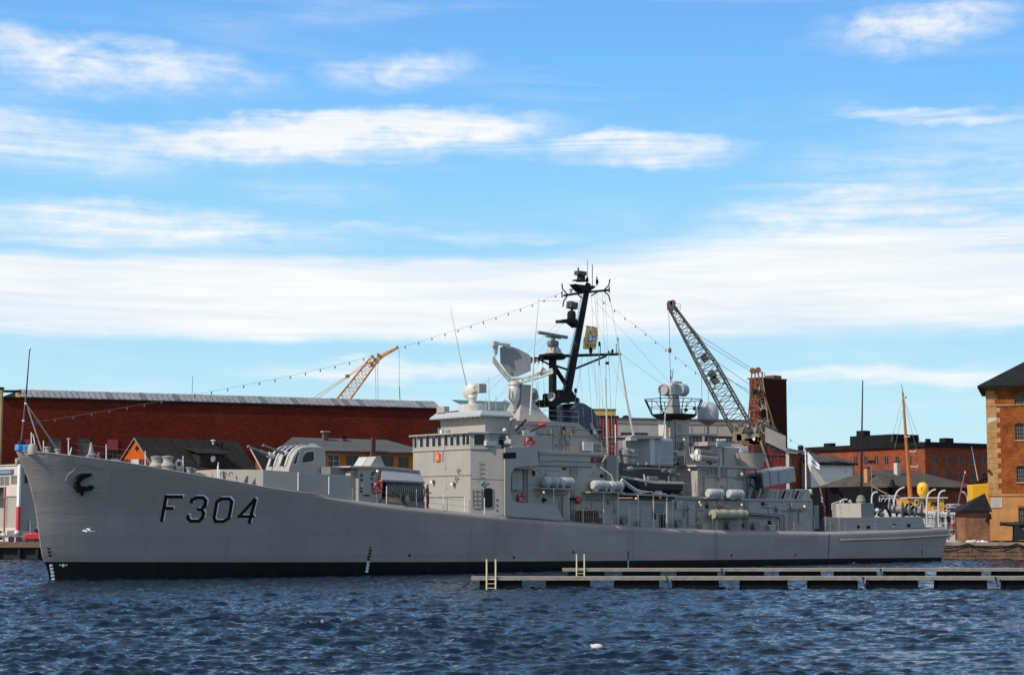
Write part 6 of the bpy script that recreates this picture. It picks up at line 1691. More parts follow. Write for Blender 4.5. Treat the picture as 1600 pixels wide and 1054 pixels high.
person(r_, 1.95, CRIM, MAROON, MAROON, {'wl': (0.30, -0.2, 1.08), 'fl': (0.33, -0.28, 1.1)})
# birds
def gull_flying(px, py, t, label):
    rt = thing_at(S(px, py, t), 'gull', label, 'gull')
    MB().ball((0, 0, 0), 0.13, 10, 6, (2.0, 0.9, 0.8)).ball((-0.28, 0, 0.03), 0.075, 8, 6, (1.2, 1, 1)).build('body', WHITE, rt, True)
    for sg in (-1, 1):
        MB().add([(-0.12, sg * 0.06, 0.06), (0.12, sg * 0.06, 0.05), (0.10, sg * 0.40, 0.20), (-0.12, sg * 0.38, 0.21), (0.22, sg * 0.72, 0.06), (0.05, sg * 0.74, 0.07),
                  (-0.12, sg * 0.06, 0.04), (0.12, sg * 0.06, 0.03), (0.10, sg * 0.40, 0.18), (-0.12, sg * 0.38, 0.19), (0.22, sg * 0.72, 0.05), (0.05, sg * 0.74, 0.055)],
                 [(0, 1, 2, 3), (3, 2, 4, 5), (6, 9, 8, 7), (9, 11, 10, 8), (0, 3, 9, 6), (3, 5, 11, 9), (1, 7, 8, 2), (2, 8, 10, 4), (5, 4, 10, 11), (0, 6, 7, 1)]).build('wing', mat('wing_grey', (0.5, 0.49, 0.47), 0.6, var=0.1), rt)
    MB().prism([(0.2, -0.05, 0), (0.45, -0.1, 0), (0.45, 0.1, 0), (0.2, 0.05, 0)], (0, 0, 0.02)).build('tail', WHITE, rt)
    MB().ball((-0.40, 0, 0.02), 0.025, 6, 4, (2.4, 1, 1)).build('beak', mat('beak_dark', (0.08, 0.05, 0.02), 0.5, var=0), rt)
    rt.rotation_euler.z += math.radians(-30)
gull_flying(137.5, 829.5, 6.0, 'gull flying low in front of the ship bow')
pw = at_height(933, 1013, 0.02)
rt = Frame(pw, 0.1).root('swimming_gull', 'white gull swimming alone on the dark water in the foreground', 'gull')
MB().ball((0, 0, 0.06), 0.10, 12, 8, (2.1, 1.1, 1.15)).build('body', mat('feather_white', (0.62, 0.55, 0.48), 0.7, var=0.05), rt, True)
MB().ball((-0.17, 0, 0.11), 0.055, 10, 6, (1.2, 1, 1)).build('head', mat('feather_white', (0.82, 0.74, 0.66), 0.7, var=0.05), rt, True)
MB().prism([(0.14, -0.05, 0.06), (0.34, -0.02, 0.055), (0.34, 0.02, 0.055), (0.14, 0.05, 0.06)], (0, 0, 0.03)).build('tail', mat('beak_dark', (0.08, 0.05, 0.02), 0.5, var=0), rt)
# ------------------------------------------------------------------ buildings and cranes on the quay behind
BRICK_D = mat('dark_red_brick', (0.13, 0.017, 0.008), 0.85, spec=0.12, var=0.25, vs=0.15, brick=(0.5, 0.16, (0.09, 0.02, 0.012)), streak=0.25, dirt=(0.07, 0.03, 0.025))
BRICK_R = mat('red_brick', (0.24, 0.058, 0.026), 0.85, spec=0.12, var=0.2, vs=0.25, brick=(0.5, 0.16, (0.2, 0.075, 0.045)))
BRICK_O = mat('warm_old_brick', (0.25, 0.062, 0.015), 0.85, spec=0.12, var=0.45, vs=0.7, brick=(0.34, 0.12, (0.22, 0.095, 0.035)), bump=0.3)
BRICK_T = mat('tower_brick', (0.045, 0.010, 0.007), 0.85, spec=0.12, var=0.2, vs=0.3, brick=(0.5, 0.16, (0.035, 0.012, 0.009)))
STONE = mat('ochre_stone', (0.42, 0.225, 0.095), 0.8, spec=0.12, var=0.25, vs=1.2, bump=0.3, bs=4)
STUCCO = mat('ochre_base', (0.46, 0.21, 0.075), 0.8, spec=0.12, var=0.2, vs=0.8, streak=0.25, dirt=(0.3, 0.14, 0.06))
ROOF_D = mat('dark_roof', (0.022, 0.020, 0.016), 0.75, spec=0.12, var=0.25, vs=0.6, wave=('X', 1.3, 0.25))
ROOF_S = mat('slate_roof', (0.014, 0.0135, 0.015), 0.6, spec=0.12, var=0.3, vs=0.8)
ROOF_B = mat('brown_roof', (0.075, 0.062, 0.05), 0.85, spec=0.12, var=0.25, vs=0.5)
FELT = mat('black_felt', (0.013, 0.013, 0.014), 0.75, spec=0.12, var=0.3, vs=0.5)
ORANGE = mat('orange_boards', (0.50, 0.085, 0.003), 0.7, spec=0.12, var=0.12, vs=0.8)
ORANGE2 = mat('ochre_orange_boards', (0.52, 0.13, 0.012), 0.7, spec=0.12, var=0.15, vs=0.8)
BEIGE = mat('beige_concrete', (0.46, 0.41, 0.355), 0.85, var=0.12, vs=0.3, streak=0.2, dirt=(0.3, 0.26, 0.22))
OFFW = mat('off_white_wall', (0.82, 0.75, 0.63), 0.8, var=0.07, vs=0.3)
PINKW = mat('pinkish_white', (0.58, 0.48, 0.42), 0.7, var=0.1, vs=0.5)
CORR = mat('corrugated_grey', (0.34, 0.30, 0.275), 0.55, var=0.12, vs=0.4, wave=('X', 3.2, 0.5))
PANEL = mat('roof_panel', (0.21, 0.205, 0.20), 0.5, var=0.25, vs=0.7)
GLASS_W = mat('window_glass', (0.014, 0.016, 0.016), 0.2, var=0.5, vs=0.6, spec=0.35)
FRAME_W = mat('frame_white', (0.6, 0.58, 0.54), 0.6, var=0.05)
FRAME_G = mat('frame_green_grey', (0.16, 0.18, 0.16), 0.6, var=0.1)
def wall_holes(x0, x1, z0, z1, y, th, holes):
    """an outer wall with true window openings, facing -y"""
    mb = MB()
    xs = sorted({x0, x1, *[h[0] for h in holes], *[h[1] for h in holes]}); zs = sorted({z0, z1, *[h[2] for h in holes], *[h[3] for h in holes]})
    xs = [x for x in xs if x0 <= x <= x1]; zs = [z for z in zs if z0 <= z <= z1]
    for a, b in zip(xs[:-1], xs[1:]):
        for c, d in zip(zs[:-1], zs[1:]):
            m, n = (a + b) / 2, (c + d) / 2
            if any(h[0] < m < h[1] and h[2] < n < h[3] for h in holes): continue
            mb.add([(a, y, c), (b, y, c), (b, y, d), (a, y, d)], [(0, 1, 2, 3)])
    for (a, b, c, d) in holes:
        mb.add([(a, y, c), (b, y, c), (b, y, d), (a, y, d), (a, y + th, c), (b, y + th, c), (b, y + th, d), (a, y + th, d)], [(0, 4, 5, 1), (1, 5, 6, 2), (2, 6, 7, 3), (3, 7, 4, 0)])
    return mb
def window(root, a, b, c, d, y, frame=FRAME_W, nx=1, nz=1, glass=GLASS_W, name='window', bar=0.07, inset=0.14):
    o = MB().box(a, b, y + inset, y + inset + 0.02, c, d).build(name, glass, root)
    f = MB(); w = bar
    f.box(a, a + w, y + inset - 0.06, y + inset - 0.004, c, d).box(b - w, b, y + inset - 0.06, y + inset - 0.004, c, d)
    f.box(a + w, b - w, y + inset - 0.058, y + inset - 0.006, c, c + w).box(a + w, b - w, y + inset - 0.058, y + inset - 0.006, d - w, d)
    for i in range(1, nx): x = a + (b - a) * i / nx; f.box(x - w / 3, x + w / 3, y + inset - 0.05, y + inset - 0.008, c + w, d - w)
    for i in range(1, nz): z = c + (d - c) * i / nz; f.box(a + w, b - w, y + inset - 0.048, y + inset - 0.010, z - w / 3, z + w / 3)
    f.build('frame', frame, o)
    return o
def turned(mb, x0, y0):
    """turn a wall built along +x so that it runs from (x0,y0) away along +y, facing -x"""
    mb.v = [(x0 + v[1], y0 - v[0], v[2]) for v in mb.v]; return mb
def frame_by(px0, py0, Y0, px1, py1):
    p0 = at_depth(px0, py0, Y0); p1 = at_height(px1, py1, p0.z)
    return Frame((p0.x, p0.y, QZ), math.atan2(p1.y - p0.y, p1.x - p0.x)), p0.z - QZ
GRID = HEAD

# --- long dark red warehouse on the left, with a strip of lit roof panels
fr, hz = frame_by(6, 622, 222, 721, 641)
root = fr.root('brick_warehouse', 'long dark red brick warehouse with a strip of roof panels behind the bow', 'warehouse')
Lw = fr.level(800, 646, hz).x
holes = []
for (x0, x1, y0, y1) in ((76, 94.5, 684, 708), (122.5, 140, 684, 712), (168.5, 184, 703, 716)):
    a, b = fr.at(x0, y0), fr.at(x1, y1); holes.append((a.x, b.x, b.z, a.z))
wall_holes(0, Lw, 0, hz, 0, 0.25, holes).build('wall', BRICK_D, root, recalc=False)
for i, h in enumerate(holes):
    window(root, *h, 0, FRAME_G, 1 if i < 2 else 4, 1, mat('dull_shutter', (0.10, 0.075, 0.06), 0.6, var=0.25, vs=1.5) if i < 2 else GLASS_W)
a, b = fr.at(168.5, 686, -0.06), fr.at(184, 702.5, -0.06)
brd = MB().box(a.x, b.x, -0.08, -0.01, b.z, a.z).build('red_panel', mat('faded_red_panel', (0.33, 0.03, 0.035), 0.6, var=0.15, vs=1), root)
a, b = fr.at(38, 686, -0.06), fr.at(50, 702.5, -0.06)
MB().box(a.x, b.x, -0.08, -0.01, b.z, a.z).build('red_panel', mat('faded_red_panel', (0.33, 0.03, 0.035), 0.6, var=0.15, vs=1), root)
MB().box(0.002, Lw, 0.3, 26, 0, hz - 0.1).build('rear_walls', BRICK_D, root)
MB().box(-0.3, Lw + 0.3, -0.25, 0.3, hz + 0.002, hz + 0.22).build('gutter', FELT, root)
# sloped panel strip
zt = None
x_l = fr.at(33, 612, 0).x
dpt = 2.6
zt = fr.at(35, 609, dpt).z
npan = 78
pw = (Lw - x_l) / npan
for i in range(npan):
    x = x_l + i * pw; j = RND.uniform(-0.02, 0.02)
    MB().prism([(x + 0.05, 0.12, hz + 0.25 + j), (x + pw - 0.05, 0.12, hz + 0.25 + j), (x + pw - 0.05, dpt, zt + j), (x + 0.05, dpt, zt + j)], (0, 0.03, 0.09)).build('roof_panel', PANEL if RND.random() > 0.12 else mat('roof_panel_dark', (0.12, 0.115, 0.11), 0.5, var=0.2), root)
MB().prism([(x_l, 0.12, hz + 0.225), (Lw, 0.12, hz + 0.225), (Lw, dpt, zt - 0.03), (x_l, dpt, zt - 0.03)], (0, 0.06, -0.06)).build('panel_bed', FELT, root)
MB().prism([(x_l - 0.02, 0.1, hz + 0.22), (x_l - 0.02, dpt, zt + 0.02), (x_l - 0.02, dpt, hz + 0.22)], (-0.25, 0, 0)).build('ochre_gable_end', mat('ochre_trim', (0.42, 0.26, 0.07), 0.7, var=0.2), root)
MB().box(x_l, Lw, dpt + 0.05, 24, hz - 0.05, zt - 0.1).build('roof_block', FELT, root)
# conveyor pipe meeting the building at its left end
MB().tube([fr.at(-30, 610, 1), fr.at(33, 610.5, 1)], 0.12, 6).tube([fr.at(-30, 611.8, 1.2), fr.at(33, 612.5, 1.2)], 0.06, 5).build('roof_pipe', FELT, root)
for (x, y0, y1) in ((300, 616, 588), (303, 617, 612)):
    MB().tube([fr.at(x, y0 + 4, dpt), fr.at(x + 1, y1, dpt)], 0.04, 5).build('roof_aerial', GREY_D, root)
# green metal roof seen past the bridge
fr2 = Frame((at_depth(735, 640, 262).x, 262, QZ), math.radians(30))
r2 = fr2.root('green_roofed_building', 'building with a dark green metal roof glimpsed behind the bridge roof', 'building')
zg = fr2.at(770, 640).z
MB().box(0, 9, 0, 10, 0, zg).build('wall', BRICK_D, r2)
MB().prism([(-0.3, -0.3, zg), (9.3, -0.3, zg), (9.3, 5, zg + 1.5), (-0.3, 5, zg + 1.5)], (0, 0.1, 0.15)).build('roof', mat('green_roof', (0.06, 0.11, 0.09), 0.5, var=0.15), r2)
# yellow mast corner at the very left edge
fr3 = Frame((at_depth(-2, 700, 208).x, 208, QZ), 0)
r3 = fr3.root('ochre_column', 'tall ochre column cut by the left edge of the picture', 'column')
h3 = fr3.at(0, 608).z
MB().box(-0.28, 0.28, -0.28, 0.28, 0, h3).build('shaft', mat('ochre_column', (0.32, 0.25, 0.10), 0.7, var=0.2), r3, bevel=0.03)
MB().box(-0.36, 0.36, -0.36, 0.36, h3, h3 + 0.25).build('cap', FELT, r3)
MB().box(-0.40, 0.40, -0.40, 0.40, 0.0, 0.4).build('foot', QUAYM, r3)

# --- white warehouse on the left quay: lit front going back to the left, corrugated side to the right
c = at_depth(31, 780, 203)
fr = Frame((c.x, c.y, QZ), GRID)
root = fr.root('white_warehouse', 'pale warehouse with roller doors and a blue sign left of the bow', 'warehouse')
hz = fr.at(31, 726).z
L2 = 16; D2 = 15
side_h = [(fr.at(38, 750).x, fr.at(44.5, 750).x, fr.at(40, 755).z, fr.at(40, 741).z)]
wall_holes(0, L2, 0, hz, 0, 0.2, side_h).build('side_wall', CORR, root, recalc=False)
window(root, *side_h[0], 0, FRAME_G)
def fl_(px, py): q = fr.side(px, py, 0); return q
fh = []
def lw(px0, py0, px1, py1):
    a, b = fl_(px0, py0), fl_(px1, py1); return (min(-a.y, -b.y), max(-a.y, -b.y), b.z, a.z)
fh = [lw(17, 743, 29, 757), lw(-8, 745, 14.5, 759), lw(10, 775, 26, 825), lw(-25, 778, 7, 826)]
turned(wall_holes(-D2, 0, 0, hz, 0, 0.2, fh), 0, 0).build('front_wall', PINKW, root, recalc=False)
def win_turned(h, name, m, nx, nz, framem):
    a, b, c_, d = h
    o = MB().box(0.13, 0.15, -b, -a, c_, d).build(name, m, root)
    f = MB()
    for i in range(nx + 1): y = -b + (b - a) * i / nx; f.box(0.06, 0.125, y - 0.05, y + 0.05, c_, d)
    for i in range(nz + 1): z = c_ + (d - c_) * i / nz; f.box(0.065, 0.12, -b + 0.05, -a - 0.05, z - 0.05, z + 0.05)
    f.build('frame', framem, o)
win_turned(fh[0], 'window', mat('curtained_glass', (0.16, 0.14, 0.12), 0.3, var=0.2, vs=2), 1, 1, FRAME_W)
win_turned(fh[1], 'window', mat('curtained_glass', (0.16, 0.14, 0.12), 0.3, var=0.2, vs=2), 3, 1, FRAME_W)
SHUT = mat('roller_shutter', (0.42, 0.37, 0.32), 0.5, var=0.08, wave=('Z', 4.5, 0.4))
win_turned(fh[2], 'roller_door', SHUT, 1, 1, PINKW); win_turned(fh[3], 'roller_door', SHUT, 1, 1, PINKW)
MB().box(0.01, L2, 0.21, D2, hz - 0.25, hz - 0.05).build('roof', FELT, root)
MB().box(-0.12, 0.1, -0.12, D2, hz + 0.002, hz + 0.12).box(0.101, L2, -0.12, 0.12, hz + 0.002, hz + 0.12).build('parapet', PINKW, root)
MB().box(L2 - 0.1, L2, 0.2, D2, 0, hz).box(0.2, L2 - 0.1, D2 - 0.2, D2, 0, hz).build('back_walls', CORR, root)
zr = fl_(28, 791).z
post = MB().box(-0.22, -0.01, -0.22, 0.35, zr, hz - 0.02).build('corner_post', WHITE, root)
MB().box(-0.23, -0.012, -0.23, 0.36, 0, zr - 0.002).build('post_base', REDP, post)
q = fl_(8, 800); MB().box(-0.12, -0.01, q.y - 0.1, q.y + 0.1, 0, fl_(8, 760).z).build('downpipe', mat('pipe_red', (0.32, 0.05, 0.04), 0.6, var=0.1), root)
s = lw(-6, 734, 21.5, 740)
sg = MB().box(-0.15, -0.01, -s[1], -s[0], s[2], s[3]).build('sign', mat('sign_blue', (0.05, 0.10, 0.20), 0.5, var=0.1), root)
wS = s[1] - s[0]
for k in range(7):     # illegible pale lettering and a dark square mark
    MB().box(-0.165, -0.151, -(s[0] + wS * (0.26 + 0.095 * k)) - 0.16, -(s[0] + wS * (0.26 + 0.095 * k)) + 0.12, s[2] + 0.12, s[3] - 0.12 - 0.06 * (k % 2)).build('sign_character', mat('sign_grey_blue', (0.30, 0.36, 0.45), 0.5, var=0.1), sg)
MB().box(-0.165, -0.151, -(s[0] + wS * 0.16) - 0.3, -(s[0] + wS * 0.02), s[2] + 0.06, s[3] - 0.06).build('sign_square', FELT, sg)
# awning over the left doors, and roof duct
MB().prism([(-0.02, fl_(6, 770).y, fl_(6, 762).z), (-0.02, fl_(6, 770).y + 7, fl_(6, 762).z), (-1.6, fl_(6, 770).y + 7, fl_(6, 762).z - 0.7), (-1.6, fl_(6, 770).y, fl_(6, 762).z - 0.7)], (0, 0, 0.1)).build('awning', FELT, root)
MB().tube([fr.at(25, 719.5, 0.6), fr.at(33, 719.5, 0.6)], 0.32, 10).build('roof_duct', CORR, root, True)
a, b = fr.at(47, 813, -0.4), fr.at(60, 832, -0.4)
MB().box(a.x, b.x, -0.5, -0.02, b.z - 0.6, a.z).build('switch_cabinet', GREY_B, root)
MB().box(0.3, 12, -0.10, -0.01, fr.at(40, 833).z - 0.8, fr.at(40, 829).z).build('plinth', PINKW, root)

# --- vehicles and gear on the left quay edge
def wheel(mb_parent, x, y, r, w):
    t = MB().lathe((x, y, r), [(r * 0.55, -w / 2), (r * 0.95, -w / 2), (r, -w / 4), (r, w / 4), (r * 0.95, w / 2), (r * 0.55, w / 2)], 16, RX).build('wheel', RUBBER, mb_parent, True)
    MB().lathe((x, y, r), [(0.05, -w / 2 - 0.01), (r * 0.54, -w / 2 + 0.02), (r * 0.54, w / 2 - 0.02), (0.05, w / 2)], 12, RX).build('rim', GREY, t, True)
p = at_depth(18, 846, 196); fr = Frame((p.x, 196, QZ), 0.02)
tr = fr.root('flatbed_trailer', 'dark low flatbed trailer parked on the quay left of the bow', 'trailer')
MB().box(-5, 1.7, -1.0, 1.0, 0.55, 0.75).build('bed', GREY_D, tr, bevel=0.02)
MB().box(-5, -1.2, -0.9, 0.9, 0.3, 0.54).build('chassis', BLACKP, tr)
wheel(tr, 1.0, -0.9, 0.34, 0.25); wheel(tr, 0.2, -0.9, 0.34, 0.25); wheel(tr, -1.5, -0.9, 0.34, 0.25)
MB().box(-5, -1.3, -0.95, 0.95, 0.75, 1.25).build('load_box', mat('dark_load', (0.03, 0.03, 0.03), 0.6, var=0.2), tr, bevel=0.05)
MB().box(-1.0, -0.5, -0.97, -0.5, 0.76, 1.02).build('white_box', WHITE, tr, bevel=0.03)
MB().box(-0.4, 0.9, -0.5, 0.9, 0.76, 1.3).build('grey_crate', CORR, tr, bevel=0.02)
MB().ball((0.72, -0.8, 1.05), 0.26, 10, 6).build('white_buoy', WHITE, tr, True)
p = at_depth(50, 845, 195.2); fr = Frame((p.x, 195.2, QZ), -0.05)
rd = fr.root('red_cart', 'small red cart beside the bow on the left quay', 'cart')
MB().prism([(-0.75, -0.5, 0.35), (-0.7, -0.5, 0.95), (0.2, -0.5, 1.05), (1.2, -0.5, 0.95), (1.25, -0.5, 0.4)], (0, 1.0, 0)).build('body', mat('bright_red', (0.62, 0.012, 0.02), 0.4, var=0.1), rd, bevel=0.08)
for x in (-0.4, 0.5, 1.0):
    MB().box(x - 0.05, x + 0.05, -0.45, -0.35, -0.0, 0.36).build('leg', BLACKP, rd)
MB().box(-0.6, 1.1, -0.45, 0.4, 0.28, 0.345).build('tray', BLACKP, rd)
p = at_depth(57.5, 838, 196.8); fr = Frame((p.x, 196.8, QZ), 0.6)
pr = fr.root('person', 'person in dark clothes standing behind the red cart on the quay', 'person')
DK = mat('dark_clothes', (0.014, 0.013, 0.016), 0.8, var=0.2)
person(pr, 1.78, DK, DK, HAIR, {})

# --- orange gabled house behind the forecastle
def gable_house(frm, root, W, L, hw, hr, wallm, gablem, roofm, over=0.45, ribs=True):
    """gable faces -x; ridge runs along +x, front slope faces -y"""
    MB().box(0.02, L, 0, W, 0, hw).build('wall', wallm, root)
    MB().prism([(0, 0, 0), (0, W, 0), (0, W, hw), (0, W / 2, hr), (0, 0, hw)], (0.018, 0, 0)).build('gable', gablem, root)
    MB().prism([(L, 0, hw), (L, W, hw), (L, W / 2, hr)], (-0.02, 0, 0)).build('gable', gablem, root)
    sl = (hr - hw) / (W / 2)
    for sgn, nm in ((1, 'roof'), (-1, 'roof')):
        y0 = -over if sgn == 1 else W + over
        rf = MB().prism([(-over, y0, hw - sl * over + 0.06), (L + over, y0, hw - sl * over + 0.06), (L + over, W / 2, hr + 0.06), (-over, W / 2, hr + 0.06)], (0, 0, 0.14)).build(nm, roofm, root)
        if sgn == 1 and ribs:
            for i in range(int(L / 1.1)):
                x = -over + 0.5 + i * 1.1
                MB().prism([(x, y0, hw - sl * over + 0.205), (x + 0.07, y0, hw - sl * over + 0.205), (x + 0.07, W / 2 - 0.05, hr + 0.205), (x, W / 2 - 0.05, hr + 0.205)], (0, 0, 0.07)).build('batten', roofm, rf)
    for sgn in (1, -1):
        y0 = -over if sgn == 1 else W + over
        MB().prism([(-over - 0.06, y0, hw - sl * over + 0.02), (-over - 0.06, W / 2, hr + 0.02), (-over - 0.06, W / 2, hr + 0.22), (-over - 0.06, y0, hw - sl * over + 0.22)], (0.058, 0, 0)).build('barge_board', FRAME_G if wallm is ORANGE else PINKW, root)
ang = math.radians(43)
fr = Frame((0, 0, QZ), ang); 
apx = at_depth(212, 686, 216)
W_, L_ = 9.5, 17.0
# place the apex of the gable: local (0, W/2, hr)
off = fr.y * (W_ / 2)
fr = Frame((apx.x - off.x, apx.y - off.y, QZ), ang)
hr = apx.z - QZ; hw = hr - 3.9
root = fr.root('orange_house', 'bright orange gabled house with a dark ribbed roof behind the forecastle', 'house')
L_ = fr.at(371, 686, W_ / 2).x - 0.2
gable_house(fr, root, W_, L_, hw, hr, ORANGE, ORANGE, ROOF_D, over=0.18)
for (px, w_, m) in ((194.5, 0.5, GLASS_W), (201.5, 0.45, GLASS_W), (211, 0.8, mat('pale_curtain', (0.5, 0.5, 0.48), 0.4, var=0.2)), (222.5, 0.55, GLASS_W), (231, 0.55, GLASS_W)):
    p = fr.side(px, 723, -0.03)
    o = MB().box(-0.05, -0.02, p.y - w_, p.y + w_, p.z - 0.8, p.z + 0.45).build('window', m, root)
    MB().box(-0.09, -0.051, p.y - w_ - 0.08, p.y - w_, p.z - 0.8, p.z + 0.5).box(-0.09, -0.051, p.y + w_, p.y + w_ + 0.08, p.z - 0.8, p.z + 0.5).box(-0.08, -0.052, p.y - 0.04, p.y + 0.04, p.z - 0.8, p.z + 0.45).build('frame', ORANGE if w_ < 0.7 else FRAME_W, o)
p = fr.side(214, 700, -0.03); MB().prism([(-0.03, p.y - 0.45, p.z), (-0.03, p.y, p.z - 0.35), (-0.03, p.y + 0.45, p.z), (-0.03, p.y, p.z + 0.35)], (-0.04, 0, 0)).build('gable_vent', FELT, root)
# dormer with dark boards, satellite dish, roof vent
d0, d1 = fr.at(312, 716, 0.6), fr.at(352, 716, 0.6); zt_, zb2 = fr.at(330, 709.5, 0.6).z, fr.at(330, 728, 0.6).z
dm = MB().box(d0.x, d1.x, 0.6, 3.8, zb2, zt_).build('dormer', mat('tarred_boards', (0.012, 0.011, 0.010), 0.8, var=0.3), root)
MB().prism([(d0.x - 0.35, 0.25, zt_ + 0.01), (d1.x + 0.35, 0.25, zt_ + 0.01), (d1.x + 0.35, 4.2, zt_ + 0.9), (d0.x - 0.35, 4.2, zt_ + 0.9)], (0, 0, 0.12)).build('dormer_roof', ROOF_D, dm)
for i in range(6):
    x = d0.x + 0.2 + i * (d1.x - d0.x - 0.4) / 5
    MB().box(x - 0.04, x + 0.04, 0.55, 0.599, zb2, zt_ - 0.05).build('board', mat('weathered_board', (0.05, 0.045, 0.04), 0.8, var=0.3), dm)
dp = fr.at(331.5, 716, 0.2)
MB().lathe(dp, [(0.05, 0), (0.36, 0.10), (0.40, 0.16), (0.36, 0.14), (0.04, 0.05)], 18, Matrix.Rotation(0.25, 3, 'Z') @ Matrix.Rotation(math.radians(105), 3, 'X')).build('satellite_dish', WHITE, root, True)
MB().tube([dp + Vector((0, 0.05, 0)), dp + Vector((0, 0.4, -0.5))], 0.04, 5).build('dish_arm', GREY_D, root)
p = fr.at(333, 695, 4.2); MB().lathe(p, [(0.16, -0.4), (0.16, 0.5), (0.34, 0.52), (0.3, 0.62), (0.05, 0.68)], 10).build('roof_vent', CREAM, root, True)
p = fr.at(346, 697, 3.5); MB().box(p.x - 0.12, p.x + 0.12, 3.4, 3.6, p.z - 0.5, p.z + 0.5).build('flue', FELT, root)

# --- second orange house: gable with a broad lit overhang
apx = at_depth(381, 683, 236); ang = math.radians(39); fr = Frame((0, 0, QZ), ang); W_, L_ = 11.0, 11.0
fr = Frame((apx.x - fr.y.x * W_ / 2 + fr.x.x * 0.9, apx.y - fr.y.y * W_ / 2 + fr.x.y * 0.9, QZ), ang)
hr = apx.z - QZ; hw = hr - 5.2
root = fr.root('broad_gabled_house', 'orange house with a broad board-lined gable overhang behind the gun', 'house')
gable_house(fr, root, W_, L_, hw, hr, ORANGE2, mat('brown_boards', (0.20, 0.06, 0.03), 0.8, var=0.3, vs=2), ROOF_D, over=0.9, ribs=False)
sl = (hr - hw) / (W_ / 2)
for i in range(9):                                   # soffit boards of the overhang
    y = -0.6 + i * 0.75
    z = hw + sl * y
    MB().prism([(-0.86, y, z - 0.14), (-0.02, y, z - 0.14), (-0.02, y + 0.55, z - 0.14 + sl * 0.55), (-0.86, y + 0.55, z - 0.14 + sl * 0.55)], (0, 0, 0.10)).build('soffit_board', mat('pale_orange_boards', (0.50, 0.27, 0.12), 0.7, var=0.15), root)
# --- orange wing with windows and a grey roof to the right of it
fr, hz = frame_by(486, 702.5, 214, 645, 706)
root = fr.root('orange_wing', 'long low orange building with dark windows and a grey roof behind the launcher', 'house')
Lx = fr.at(668, 706).x
holes = []
for (x0, x1, y0, y1) in ((490, 504, 709.5, 727), (512.5, 531, 709, 727), (540.5, 561, 710, 727), (596, 615, 711, 728), (622, 639, 712, 728), (646, 660, 712, 728)):
    a, b = fr.at(x0, y0), fr.at(x1, y1); holes.append((a.x, b.x, b.z - 0.2, a.z))
wall_holes(0, Lx, 0, hz, 0, 0.2, holes).build('wall', ORANGE2, root, recalc=False)
for i, h in enumerate(holes): window(root, *h, 0, FRAME_W if i == 1 else mat('dull_frame', (0.2, 0.17, 0.14), 0.6, var=0.1), 2, 2 if i == 1 else 1, GLASS_W)
MB().box(0.01, Lx, 0.25, 9, 0, hz - 0.05).build('rear', ORANGE2, root)
zr = fr.at(560, 685.5, 4.5).z; x_r = fr.at(603, 687, 4.5).x
MB().add([(-0.4, -0.6, hz - 0.05), (Lx + 0.4, -0.6, hz - 0.05), (x_r, 4.5, zr), (-0.4, 4.5, zr), (Lx + 0.4, 9.6, hz - 0.05), (-0.4, 9.6, hz - 0.05),
          (-0.4, -0.6, hz - 0.2), (Lx + 0.4, -0.6, hz - 0.2), (Lx + 0.4, 9.6, hz - 0.2), (-0.4, 9.6, hz - 0.2)],
         [(0, 1, 2, 3), (1, 4, 2), (4, 5, 3, 2), (0, 3, 5), (6, 7, 1, 0), (7, 8, 4, 1), (8, 9, 5, 4), (9, 6, 0, 5), (6, 9, 8, 7)]).build('roof', mat('grey_felt_roof', (0.07, 0.068, 0.066), 0.8, var=0.2, vs=0.5), root)
for (x, yt, yb, w_) in ((508.5, 676, 692, 0.33), (537, 684, 694, 0.26)):
    q = fr.at(x, yb, 3.6); t_ = fr.at(x, yt, 3.6)
    ck = MB().box(q.x - w_, q.x + w_, 3.4, 3.9, q.z - 0.6, t_.z).build('chimney', mat('chimney_brown', (0.13, 0.06, 0.04), 0.8, var=0.2), root)
    MB().box(q.x - w_ - 0.15, q.x + w_ + 0.15, 3.25, 4.05, t_.z + 0.1, t_.z + 0.2).build('chimney_cap', CREAM if w_ > 0.3 else FELT, ck)
    MB().box(q.x - w_ * 0.7, q.x + w_ * 0.7, 3.5, 3.8, t_.z, t_.z + 0.1).build('flue', FELT, ck)
a, b = fr.at(580.5, 682, -0.5), fr.at(586, 712, -0.5)
MB().box(a.x, b.x, -0.65, -0.35, 0, a.z).build('brown_post', mat('brown_post', (0.11, 0.03, 0.02), 0.7, var=0.1), root)

# --- orange lattice crane far behind the warehouse
CRO = mat('crane_orange', (0.72, 0.27, 0.03), 0.5, var=0.1); CRO2 = mat('crane_orange_faded', (0.62, 0.30, 0.14), 0.6, var=0.1)
fr = Frame((at_depth(520, 640, 330).x, 330, QZ), 0)
root = fr.root('orange_crane', 'orange lattice harbour crane rising beyond the long warehouse roof', 'crane')
def lattice(pa, pb, w0, w1, n, rch, rl, m, name, up=Vector((0, 1, 0)), parent=None):
    pa, pb = Vector(pa), Vector(pb); d = (pb - pa).normalized(); u = d.cross(up).normalized(); v = u.cross(d).normalized()
    ch = MB(); la = MB(); P = []
    for i in range(n + 1):
        f = i / n; c = pa.lerp(pb, f); w = w0 + (w1 - w0) * f
        P.append([c + u * (w / 2) * a + v * (w / 2) * b for a, b in ((1, 1), (1, -1), (-1, -1), (-1, 1))])
    for k in range(4): MB().tube([P[i][k] for i in range(n + 1)], rch, 5).build('boom_chord', m, parent)
    for i in range(n):
        for k in range(4):
            la.tube([P[i][k], P[i][(k + 1) % 4]], rl, 4)
            la.tube([P[i][k], P[i + 1][(k + 1) % 4]] if (i + k) % 2 else [P[i][(k + 1) % 4], P[i + 1][k]], rl, 4)
    la.build(name, m, parent)
    return P
pk = fr.at(583, 563); ft = fr.at(524, 640)
